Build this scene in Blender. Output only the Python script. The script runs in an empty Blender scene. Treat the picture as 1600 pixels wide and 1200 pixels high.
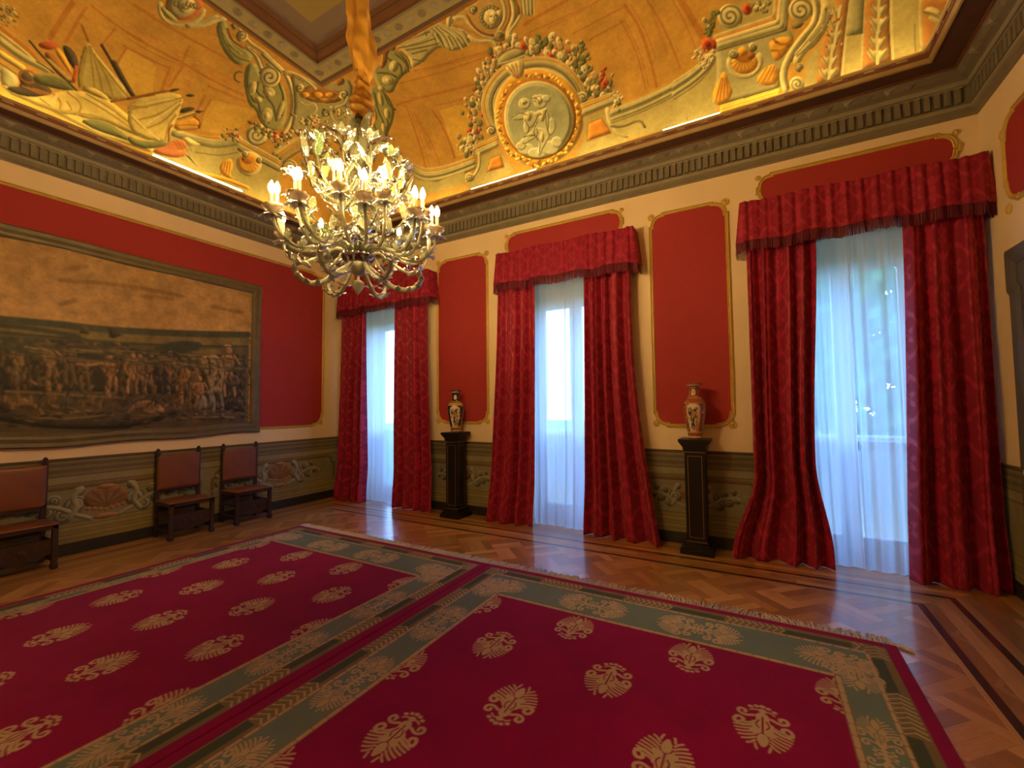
import bpy, math, random
import numpy as np
from mathutils import Vector, Matrix

S = bpy.context.scene
# exposure, sky strength, fresco grid, sheer transparency, strip and bulb strength
EXPO, SKY, FRES, SHT, LED, BULB = 1.1, 8.5, .008, .22, 24.0, 440.0
COL = S.collection
PI = math.pi
RW, RD = 8.5, 6.5            # room width (x) and depth (y = 0 at the window wall, -RD behind)

# ------------------------------------------------------------------ camera
cam_d = bpy.data.cameras.new('camera')
cam = bpy.data.objects.new('camera', cam_d)
COL.objects.link(cam)
cam_d.sensor_fit = 'HORIZONTAL'
cam_d.sensor_width = 36.0
cam_d.lens = 679.87 / 1600 * 36.0
cam_d.clip_start = 0.05
cam_r, cam_u, cam_f = Vector((.8700, .4929, -.0101)), Vector((.0327, -.0373, .9988)), Vector((-.4919, .8693, .0486))
m = Matrix.Identity(4)
for i in range(3):
    m[i][0], m[i][1], m[i][2] = cam_r[i], cam_u[i], -cam_f[i]
m.translation = Vector((6.698, -5.378, 1.6))
cam.matrix_world = m
S.camera = cam

# ------------------------------------------------------------------ view, world, sky light
S.view_settings.view_transform = 'Standard'
S.view_settings.look = 'None'
S.view_settings.exposure = EXPO
S.view_settings.gamma = 1.0
S.view_settings.use_curve_mapping = False
cy = S.cycles
cy.max_bounces = 8; cy.diffuse_bounces = 4; cy.glossy_bounces = 4; cy.transmission_bounces = 6
cy.transparent_max_bounces = 24
cy.sample_clamp_indirect = 4.0
cy.caustics_reflective = False; cy.caustics_refractive = False
cy.use_denoising = True

W = bpy.data.worlds.new('sky')
S.world = W
W.use_nodes = True
nt = W.node_tree; nt.nodes.clear()
wo = nt.nodes.new('ShaderNodeOutputWorld'); bg = nt.nodes.new('ShaderNodeBackground')
tc = nt.nodes.new('ShaderNodeTexCoord'); sx = nt.nodes.new('ShaderNodeSeparateXYZ'); cr = nt.nodes.new('ShaderNodeValToRGB')
nt.links.new(tc.outputs['Generated'], sx.inputs[0]); nt.links.new(sx.outputs['Z'], cr.inputs[0])
e = cr.color_ramp.elements
e[0].position = 0.0; e[0].color = (.40, .66, 1, 1)
e[1].position = .75; e[1].color = (.13, .33, 1, 1)
k = cr.color_ramp.elements.new(.22); k.color = (.25, .50, 1, 1)
nt.links.new(cr.outputs[0], bg.inputs['Color']); bg.inputs['Strength'].default_value = SKY
nt.links.new(bg.outputs[0], wo.inputs[0])
WINX = [(.62, 1.82), (3.88, 5.08), (6.90, 8.10)]     # window openings along the wall
for a, b in WINX:                                     # light portals in the three window openings
    ld = bpy.data.lights.new('window_portal', 'AREA'); ld.shape = 'RECTANGLE'; ld.size = b - a; ld.size_y = 3.2
    ld.cycles.is_portal = True
    lo = bpy.data.objects.new('window_portal', ld); COL.objects.link(lo)
    lo.location = ((a + b) / 2, .52, 1.65); lo.rotation_euler = (-PI / 2, 0, 0)

# ------------------------------------------------------------------ mesh helpers
def tag(o, label=None, cat=None, group=None, kind=None):
    if label: o['label'] = label
    if cat: o['category'] = cat
    if group: o['group'] = group
    if kind: o['kind'] = kind
    return o

def thing(name, loc, label=None, cat=None, group=None, kind=None):
    o = bpy.data.objects.new(name, None); COL.objects.link(o)
    o.location = loc; o.empty_display_size = .1
    return tag(o, label, cat, group, kind)

class MB:
    """collects shapes, then links them as ONE mesh object"""
    def __init__(s): s.v = []; s.f = []; s.mi = []; s.cur = 0
    def add(s, vs, fs):
        o = len(s.v); s.v += [tuple(p) for p in vs]
        for f in fs: s.f.append([o + i for i in f]); s.mi.append(s.cur)
        return s
    def box(s, x0, y0, z0, x1, y1, z1):
        v = [(x0, y0, z0), (x1, y0, z0), (x1, y1, z0), (x0, y1, z0), (x0, y0, z1), (x1, y0, z1), (x1, y1, z1), (x0, y1, z1)]
        return s.add(v, [(0, 3, 2, 1), (4, 5, 6, 7), (0, 1, 5, 4), (1, 2, 6, 5), (2, 3, 7, 6), (3, 0, 4, 7)])
    def bbox(s, x0, y0, z0, x1, y1, z1, b=.006):
        """box with chamfered edges"""
        xs, ys, zs = (x0, x0 + b, x1 - b, x1), (y0, y0 + b, y1 - b, y1), (z0, z0 + b, z1 - b, z1)
        prof = [(zs[0], 1), (zs[1], 0), (zs[2], 0), (zs[3], 1)]
        v = []
        for z, i in prof:
            d = b if i else 0
            v += [(x0 + b + d, y0 + d, z), (x1 - b - d, y0 + d, z), (x1 - d, y0 + b + d, z), (x1 - d, y1 - b - d, z),
                  (x1 - b - d, y1 - d, z), (x0 + b + d, y1 - d, z), (x0 + d, y1 - b - d, z), (x0 + d, y0 + b + d, z)]
        f = [tuple(range(7, -1, -1)), tuple(range(24, 32))]
        for r in range(3):
            for i in range(8):
                j = (i + 1) % 8; f.append((r * 8 + i, r * 8 + j, r * 8 + 8 + j, r * 8 + 8 + i))
        return s.add(v, f)
    def lathe(s, prof, c=(0, 0, 0), n=24, cap=True, lob=None):
        v = []; f = []
        for r, z in prof:
            for i in range(n):
                a = 2 * PI * i / n; rr = r * (1 + (lob(a, z) if lob else 0))
                v.append((c[0] + rr * math.cos(a), c[1] + rr * math.sin(a), c[2] + z))
        for j in range(len(prof) - 1):
            for i in range(n):
                k = (i + 1) % n; f.append((j * n + i, j * n + k, j * n + n + k, j * n + n + i))
        if cap:
            f.append(tuple(range(n - 1, -1, -1))); q = (len(prof) - 1) * n; f.append(tuple(range(q, q + n)))
        return s.add(v, f)
    def sphere(s, c, r, n=12, sz=1.0):
        return s.lathe([(max(1e-4, r * math.sin(PI * i / n)), -r * sz * math.cos(PI * i / n)) for i in range(n + 1)], c, n + 4)
    def tube(s, path, rad, n=8, cap=True, squash=1.0):
        P = [Vector(p) for p in path]; m_ = len(P)
        if not hasattr(rad, '__len__'): rad = [rad] * m_
        T = [(P[min(i + 1, m_ - 1)] - P[max(i - 1, 0)]).normalized() for i in range(m_)]
        a = Vector((0, 0, 1)) if abs(T[0].z) < .9 else Vector((1, 0, 0))
        N = (a - T[0] * a.dot(T[0])).normalized(); v = []; f = []
        for i in range(m_):
            N = (N - T[i] * N.dot(T[i])).normalized(); B = T[i].cross(N)
            for k in range(n):
                t = 2 * PI * k / n; v.append(P[i] + (N * math.cos(t) + B * math.sin(t) * squash) * rad[i])
        for i in range(m_ - 1):
            for k in range(n):
                q = (k + 1) % n; f.append((i * n + k, i * n + q, i * n + n + q, i * n + n + k))
        if cap:
            f.append(tuple(range(n - 1, -1, -1))); q = (m_ - 1) * n; f.append(tuple(range(q, q + n)))
        return s.add(v, f)
    def ribbon(s, path, wid, side, th=.004, ruf=0.0, rn=6, cup=0.0):
        """a leaf-like strip along a path; side = width direction (projected), ruffled edges, cupped section"""
        P = [Vector(p) for p in path]; m_ = len(P); side = Vector(side); v = []; f = []
        for i in range(m_):
            T = (P[min(i + 1, m_ - 1)] - P[max(i - 1, 0)]).normalized()
            B = (side - T * side.dot(T)).normalized(); N = T.cross(B)
            for q, e_ in ((-1, 1), (-.5, .45), (0, 0), (.5, .45), (1, 1)):
                off = cup * wid[i] * e_ + ruf * abs(q) * math.sin(rn * 2 * PI * i / (m_ - 1) + (q > 0) * 1.3)
                c = P[i] + B * (q * wid[i]) + N * off
                v.append(c + N * th / 2); v.append(c - N * th / 2)
        for i in range(m_ - 1):
            a, b = i * 10, i * 10 + 10
            for k in range(4):
                f.append((a + 2 * k, a + 2 * k + 2, b + 2 * k + 2, b + 2 * k)); f.append((a + 2 * k + 3, a + 2 * k + 1, b + 2 * k + 1, b + 2 * k + 3))
            f.append((a + 1, a, b, b + 1)); f.append((a + 8, a + 9, b + 9, b + 8))
        return s.add(v, f)
    def extrude_poly(s, pts, fn, d):
        """closed 2-D outline pts -> prism; fn(u, v, w) gives the 3-D point"""
        n = len(pts); v = [fn(p[0], p[1], 0) for p in pts] + [fn(p[0], p[1], d) for p in pts]
        f = [tuple(range(n)), tuple(range(2 * n - 1, n - 1, -1))]
        for i in range(n):
            j = (i + 1) % n; f.append((j, i, n + i, n + j))
        return s.add(v, f)
    def sweep(s, path, prof, closed=False):
        """path: list of (u, v) in the wall plane; prof: list of (across, out). returns verts via fn later"""
        raise NotImplementedError
    def build(s, name, mats, parent=None, org=(0, 0, 0), smooth=False):
        me = bpy.data.meshes.new(name)
        me.from_pydata([(p[0] - org[0], p[1] - org[1], p[2] - org[2]) for p in s.v], [], s.f)
        if not isinstance(mats, (list, tuple)): mats = [mats]
        for q in mats: me.materials.append(q)
        if len(mats) > 1: me.polygons.foreach_set('material_index', s.mi)
        if smooth: me.polygons.foreach_set('use_smooth', [True] * len(s.f))
        me.validate(); me.update()
        o = bpy.data.objects.new(name, me); COL.objects.link(o)
        if parent is not None: o.parent = parent
        else: o.location = org
        return o

def frame_sweep(mb, path, prof, fn, closed=True):
    """sweep a profile (across, out) along a 2-D path with mitred corners; fn(u, v, out) -> 3-D"""
    n = len(path); v = []; f = []; k = len(prof)
    for i in range(n):
        p = np.array(path[i]); a = np.array(path[(i - 1) % n] if (closed or i > 0) else path[i]); b = np.array(path[(i + 1) % n] if (closed or i < n - 1) else path[i])
        d1 = p - a; d2 = b - p
        if np.hypot(*d1) < 1e-9: d1 = d2
        if np.hypot(*d2) < 1e-9: d2 = d1
        n1 = np.array((-d1[1], d1[0])) / np.hypot(*d1); n2 = np.array((-d2[1], d2[0])) / np.hypot(*d2)
        mm = n1 + n2; mm = mm / max(.35, (1 + n1 @ n2))
        for c, o in prof: q = p + mm * c; v.append(fn(q[0], q[1], o))
    for i in range(n if closed else n - 1):
        j = (i + 1) % n
        for t in range(k - 1): f.append((i * k + t, j * k + t, j * k + t + 1, i * k + t + 1))
    mb.add(v, f)
    return mb

def grid_mesh(name, X, col, mat_, parent=None, org=(0, 0, 0), smooth=True, attr='Col'):
    """X: (nv, nu, 3) points, col: (nv, nu, 3) linear colours on the points"""
    nv, nu = X.shape[:2]
    me = bpy.data.meshes.new(name)
    idx = np.arange(nv * nu, dtype=np.int32).reshape(nv, nu)
    q = np.stack([idx[:-1, :-1], idx[:-1, 1:], idx[1:, 1:], idx[1:, :-1]], -1).reshape(-1, 4)
    me.vertices.add(nv * nu); me.vertices.foreach_set('co', (X - np.array(org)).astype(np.float32).ravel())
    me.loops.add(q.size); me.loops.foreach_set('vertex_index', q.ravel())
    me.polygons.add(len(q)); me.polygons.foreach_set('loop_start', np.arange(0, q.size, 4, dtype=np.int32))
    me.polygons.foreach_set('loop_total', np.full(len(q), 4, dtype=np.int32))
    me.polygons.foreach_set('use_smooth', np.full(len(q), smooth))
    me.update(calc_edges=True)
    if col is not None:
        ca = me.color_attributes.new(attr, 'FLOAT_COLOR', 'POINT')
        ca.data.foreach_set('color', np.concatenate([col, np.ones((nv, nu, 1))], -1).astype(np.float32).ravel())
    me.materials.append(mat_)
    o = bpy.data.objects.new(name, me); COL.objects.link(o)
    if parent is not None: o.parent = parent
    else: o.location = org
    return o

# ------------------------------------------------------------------ material helpers
def new_mat(name):
    M = bpy.data.materials.new(name); M.use_nodes = True
    t = M.node_tree; b = t.nodes['Principled BSDF']
    return M, t, b

def noise(t, scale, detail=4, rough=.55, coord='Object'):
    c = t.nodes.new('ShaderNodeTexCoord'); n = t.nodes.new('ShaderNodeTexNoise')
    n.inputs['Scale'].default_value = scale; n.inputs['Detail'].default_value = detail; n.inputs['Roughness'].default_value = rough
    t.links.new(c.outputs[coord], n.inputs['Vector'])
    return n

def bump(t, b, h, strength=.3, dist=.01):
    n = t.nodes.new('ShaderNodeBump'); n.inputs['Strength'].default_value = strength; n.inputs['Distance'].default_value = dist
    t.links.new(h, n.inputs['Height']); t.links.new(n.outputs[0], b.inputs['Normal'])

def mat(name, base, rough=.6, metal=0.0, var=.12, scale=8, bmp=0.0, bscale=60, coat=0.0, sheen=0.0, spec=None):
    M, t, b = new_mat(name)
    n = noise(t, scale); mx = t.nodes.new('ShaderNodeMixRGB')
    mx.inputs[1].default_value = tuple(c * (1 - var) for c in base) + (1,); mx.inputs[2].default_value = tuple(min(1, c * (1 + var)) for c in base) + (1,)
    t.links.new(n.outputs['Fac'], mx.inputs[0]); t.links.new(mx.outputs[0], b.inputs['Base Color'])
    b.inputs['Roughness'].default_value = rough; b.inputs['Metallic'].default_value = metal
    if spec is not None: b.inputs['Specular IOR Level'].default_value = spec
    if coat: b.inputs['Coat Weight'].default_value = coat; b.inputs['Coat Roughness'].default_value = .15
    if sheen: b.inputs['Sheen Weight'].default_value = sheen
    if bmp: bump(t, b, noise(t, bscale, 3).outputs['Fac'], bmp, .004)
    return M

def mat_attr(name, rough=.85, var=.14, scale=9, fine=60, bmp=.08, spec=.25, sheen=0.0, coat=0.0):
    """painted surface: the artwork's own colours come from the mesh, mottled by noise"""
    M, t, b = new_mat(name)
    a = t.nodes.new('ShaderNodeVertexColor'); a.layer_name = 'Col'
    n1 = noise(t, scale, 5, .6); n2 = noise(t, fine, 3, .6)
    s = t.nodes.new('ShaderNodeMath'); s.operation = 'ADD'; t.links.new(n1.outputs['Fac'], s.inputs[0]); t.links.new(n2.outputs['Fac'], s.inputs[1])
    r = t.nodes.new('ShaderNodeMapRange'); r.inputs['From Min'].default_value = .6; r.inputs['From Max'].default_value = 1.4
    r.inputs['To Min'].default_value = 1 - var; r.inputs['To Max'].default_value = 1 + var
    t.links.new(s.outputs[0], r.inputs['Value'])
    mx = t.nodes.new('ShaderNodeVectorMath'); mx.operation = 'SCALE'; t.links.new(a.outputs['Color'], mx.inputs[0]); t.links.new(r.outputs[0], mx.inputs['Scale'])
    t.links.new(mx.outputs[0], b.inputs['Base Color'])
    b.inputs['Roughness'].default_value = rough; b.inputs['Specular IOR Level'].default_value = spec
    if sheen: b.inputs['Sheen Weight'].default_value = sheen
    if coat: b.inputs['Coat Weight'].default_value = coat; b.inputs['Coat Roughness'].default_value = .12
    if bmp: bump(t, b, n2.outputs['Fac'], bmp, .004)
    return M

def emit(name, color, strength):
    M = bpy.data.materials.new(name); M.use_nodes = True; t = M.node_tree; t.nodes.clear()
    o = t.nodes.new('ShaderNodeOutputMaterial'); e_ = t.nodes.new('ShaderNodeEmission')
    e_.inputs['Color'].default_value = tuple(color) + (1,); e_.inputs['Strength'].default_value = strength
    t.links.new(e_.outputs[0], o.inputs[0]); return M

# ------------------------------------------------------------------ painter: vector artwork -> colours on a fine grid
class Canvas:
    def __init__(s, u0, u1, v0, v1, res, base):
        s.res = res; s.nu = int(round((u1 - u0) / res)) + 1; s.nv = int(round((v1 - v0) / res)) + 1
        s.u = np.linspace(u0, u1, s.nu); s.v = np.linspace(v0, v1, s.nv); s.u0, s.v0 = u0, v0
        s.du = (u1 - u0) / (s.nu - 1); s.dv = (v1 - v0) / (s.nv - 1)
        s.c = np.empty((s.nv, s.nu, 3)); s.c[:] = base
    def win(s, a0, a1, b0, b1, pad=0.0):
        i0 = max(0, int((a0 - pad - s.u0) / s.du) - 1); i1 = min(s.nu, int((a1 + pad - s.u0) / s.du) + 3)
        j0 = max(0, int((b0 - pad - s.v0) / s.dv) - 1); j1 = min(s.nv, int((b1 + pad - s.v0) / s.dv) + 3)
        if i0 >= i1 or j0 >= j1: return None
        return slice(j0, j1), slice(i0, i1), s.u[i0:i1][None, :], s.v[j0:j1][:, None]
    relief = 0.0                                        # strength of the painted modelling (light from upper left in the artwork)
    rad = 4
    def mix(s, w, a, col):
        rad = s.rad
        c = np.array(col) * np.ones(a.shape + (1,))
        if s.relief:
            b = np.pad(a, 2 * rad + 1)
            for _ in range(2):
                for ax in (0, 1): b = sum(np.roll(b, k_, ax) for k_ in range(-rad + 1, rad)) / (2 * rad - 1)
            gy, gx = np.gradient(b); cut = slice(2 * rad + 1, -2 * rad - 1)
            e_ = (gx * .55 - gy * .83)[cut, cut] * rad * 2; inn = b[cut, cut]
            c = c * np.clip(1 + s.relief * e_ - .22 * s.relief * (1 - inn), .34, 1.75)[..., None]
        a = a[..., None]; s.c[w[0], w[1]] = s.c[w[0], w[1]] * (1 - a) + c * a
    def poly(s, pts, col):
        p = np.array(pts, float); w = s.win(p[:, 0].min(), p[:, 0].max(), p[:, 1].min(), p[:, 1].max(), s.res)
        if w is None: return
        acc = 0
        for ou, ov in ((-.25, -.25), (.25, -.25), (-.25, .25), (.25, .25)):
            U = w[2] + ou * s.du; V = w[3] + ov * s.dv; ins = np.zeros((V.shape[0], U.shape[1]), bool)
            for i in range(len(p)):
                (x0, y0), (x1, y1) = p[i - 1], p[i]
                if y0 == y1: continue
                ins ^= ((y0 > V) != (y1 > V)) & (U < (x1 - x0) * (V - y0) / (y1 - y0) + x0)
            acc = acc + ins
        s.mix(w, acc / 4.0, col)
    def line(s, pts, wd, col):
        p = np.array(pts, float); h = wd / 2; w = s.win(p[:, 0].min(), p[:, 0].max(), p[:, 1].min(), p[:, 1].max(), h + s.res)
        if w is None: return
        al = np.zeros((w[3].shape[0], w[2].shape[1])); oi, oj = w[1].start, w[0].start
        for i in range(len(p) - 1):
            a, b = p[i], p[i + 1]; q = s.win(min(a[0], b[0]), max(a[0], b[0]), min(a[1], b[1]), max(a[1], b[1]), h + s.res)
            if q is None: continue
            d = b - a; L = d @ d + 1e-12
            t = np.clip(((q[2] - a[0]) * d[0] + (q[3] - a[1]) * d[1]) / L, 0, 1)
            dist = np.hypot(q[2] - a[0] - t * d[0], q[3] - a[1] - t * d[1])
            sl = (slice(q[0].start - oj, q[0].stop - oj), slice(q[1].start - oi, q[1].stop - oi))
            al[sl] = np.maximum(al[sl], np.clip((h - dist) / s.res + .5, 0, 1))
        s.mix(w, al, col)
    def disc(s, c, A, B, col):
        ex = math.hypot(A[0], B[0]); ey = math.hypot(A[1], B[1]); w = s.win(c[0] - ex, c[0] + ex, c[1] - ey, c[1] + ey, s.res)
        det = A[0] * B[1] - A[1] * B[0]
        if w is None or abs(det) < 1e-9: return
        x = w[2] - c[0]; y = w[3] - c[1]
        r = np.hypot((x * B[1] - y * B[0]) / det, (-x * A[1] + y * A[0]) / det)
        m_ = math.sqrt(abs(det)); s.mix(w, np.clip((1 - r) * m_ / s.res + .5, 0, 1), col)
    def rect(s, a0, a1, b0, b1, col): s.poly([(a0, b0), (a1, b0), (a1, b1), (a0, b1)], col)
    def mottle(s, amp, cells, seed, octs=3):
        rg = np.random.RandomState(seed); tot = 0
        for o in range(octs):
            g = rg.rand(cells[1] * 2 ** o + 2, cells[0] * 2 ** o + 2)
            y = np.linspace(0, g.shape[0] - 1.001, s.nv); x = np.linspace(0, g.shape[1] - 1.001, s.nu)
            yi, xi = y.astype(int), x.astype(int); fy, fx = (y - yi)[:, None], (x - xi)[None, :]
            n = (g[yi][:, xi] * (1 - fx) + g[yi][:, xi + 1] * fx) * (1 - fy) + (g[yi + 1][:, xi] * (1 - fx) + g[yi + 1][:, xi + 1] * fx) * fy
            tot = tot + (n - .5) / 2 ** o
        s.c *= (1 + amp * tot)[..., None]

def chaikin(p, closed, it):
    p = [np.array(q, float) for q in p]
    for _ in range(it):
        n = len(p); q = [] if closed else [p[0]]
        for i in range(n if closed else n - 1):
            a, b = p[i], p[(i + 1) % n]; q += [.75 * a + .25 * b, .25 * a + .75 * b]
        if not closed: q.append(p[-1])
        p = q
    return p

PAL = dict(line=(.36, .15, .025), line2=(.40, .19, .04), field=(.43, .238, .042), field2=(.50, .305, .05), leaf=(.12, .13, .035), flow=(.48, .41, .22), flowd=(.34, .24, .09),
           stoneL=(.47, .405, .175), stone=(.31, .285, .125), stoneD=(.17, .145, .06), stone2=(.34, .285, .10), flag=(.45, .345, .095), flagG=(.36, .29, .085), flagD=(.27, .19, .045), flagL=(.52, .43, .16),
           gold=(.52, .28, .035), goldD=(.30, .12, .015), goldL=(.68, .46, .08), dark=(.06, .045, .025), brown=(.24, .10, .025), brown2=(.30, .15, .04), brown3=(.30, .14, .035), figD=(.11, .11, .04),
           fig=(.25, .24, .085), figL=(.38, .32, .12), figLL=(.48, .42, .19), red=(.40, .085, .025), redd=(.26, .03, .01), red2=(.38, .13, .04), wing=(.40, .345, .14), gold2=(.42, .26, .07),
           relief=(.30, .31, .17), reliefL=(.42, .41, .23), orange=(.50, .21, .03), stoneD2=(.25, .23, .11),
           pland=(.10, .085, .04), pfar=(.05, .055, .035), pfield=(.17, .125, .05), pfar2=(.045, .05, .028), pfig4=(.06, .045, .025), pdark=(.025, .02, .014), pground=(.075, .055, .03),
           pfig3=(.12, .08, .042), pfig2=(.19, .115, .055), pfig1=(.27, .145, .07), pgold=(.24, .13, .035), phorse=(.28, .20, .12), pblue=(.15, .14, .12), pblue2=(.045, .05, .05), pfield2=(.12, .09, .045), pcloud=(.24, .135, .052))
ART_COLOURS = ['line', 'field2', 'line2', 'field', 'leaf', 'flow', 'flowd', 'stoneL', 'stone', 'stoneD', 'flag', 'stone2', 'gold', 'goldD', 'dark', 'brown', 'figD', 'fig', 'red', 'flagG', 'flagD', 'flagL', 'red2', 'figL', 'figLL', 'brown2', 'wing', 'gold2', 'goldL', 'relief', 'reliefL', 'orange', 'redd', 'brown3', 'stoneD2', 'pland', 'pfar', 'pfield', 'pfar2', 'pfig4', 'pdark', 'pground', 'pfig3', 'pfig2', 'pfig1', 'pgold', 'phorse', 'pblue', 'pblue2', 'pfield2', 'pcloud']

def paint(cv, code, surface, model=1.1):
    """each stroke: kind (0 polygon, 1 line, 2 disc, 3 arc, 4 volute, 5 flowers), surface (0 window cove, 1 left cove, 2 canvas),
    colours, numbers, then points in units of 5 mm on the surface"""
    for it in code:
        if it[1] != surface: continue
        kd, nc = it[0], it[2]; cols = [PAL[ART_COLOURS[c]] for c in it[3:3 + nc]]; nn = it[3 + nc]
        nums = it[4 + nc:4 + nc + nn]; q = it[4 + nc + nn:]
        flat = ART_COLOURS[it[3]] in ('line', 'line2', 'field', 'field2', 'stone2', 'pland', 'pground', 'pfar', 'pfar2', 'pfield', 'pcloud') or (kd == 1 and nums[1] < 24)
        cv.relief = 0.0 if flat else model; cv.rad = 2 if kd == 5 or ART_COLOURS[it[3]] in ('relief', 'reliefL', 'goldL', 'pfig1', 'pfig2', 'phorse') else 4
        if kd in (0, 1, 5): P = [(q[i] / 200, q[i + 1] / 200) for i in range(0, len(q), 2)]
        else: c = (q[0] / 200, q[1] / 200); A = np.array(q[2:4]) / 1000; B = np.array(q[4:6]) / 1000
        if kd == 0: cv.poly(chaikin(P, True, nums[0]) if nums[0] else P, cols[0])
        elif kd == 1: cv.line(chaikin(P, False, nums[0]) if nums[0] else P, nums[1] / 1000, cols[0])
        elif kd == 2: cv.disc(c, A, B, cols[0])
        elif kd == 3:
            t = np.radians(np.linspace(nums[0], nums[1], 36)); cv.line([np.array(c) + A * math.cos(x) + B * math.sin(x) for x in t], nums[2] / 1000, cols[0])
        elif kd == 4:
            cv.disc(c, A, B, cols[0]); tn = nums[1] / 10; n = int(22 * tn)
            t = [(math.radians(nums[0]) + nums[2] * tn * 2 * PI * i / n, 1 - .88 * i / n) for i in range(n + 1)]
            cv.line([np.array(c) + (A * math.cos(a) + B * math.sin(a)) * r for a, r in t], nums[3] / 1000, PAL['stoneD'])
        elif kd == 5:
            rg = np.random.RandomState(nums[3]); P = [np.array(p) for p in P]
            for i in range(nums[1]):
                t = rg.rand() * (len(P) - 1); j = int(t); p = P[j] + (P[j + 1] - P[j]) * (t - j) + rg.randn(2) * nums[0] / 1000
                cl = cols[rg.randint(len(cols))]; r = nums[2] / 1000 * (.6 + .8 * rg.rand()); a = rg.rand() * PI
                cv.disc(p, (r * math.cos(a), r * math.sin(a)), (-.75 * r * math.sin(a), .75 * r * math.cos(a)), cl)
                if cl in (PAL['flow'], PAL['red']): cv.disc(p, (r * .35, 0), (0, r * .35), PAL['flowd'] if cl == PAL['flow'] else PAL['redd'])
    cv.relief = 0.0; cv.rad = 4

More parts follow.
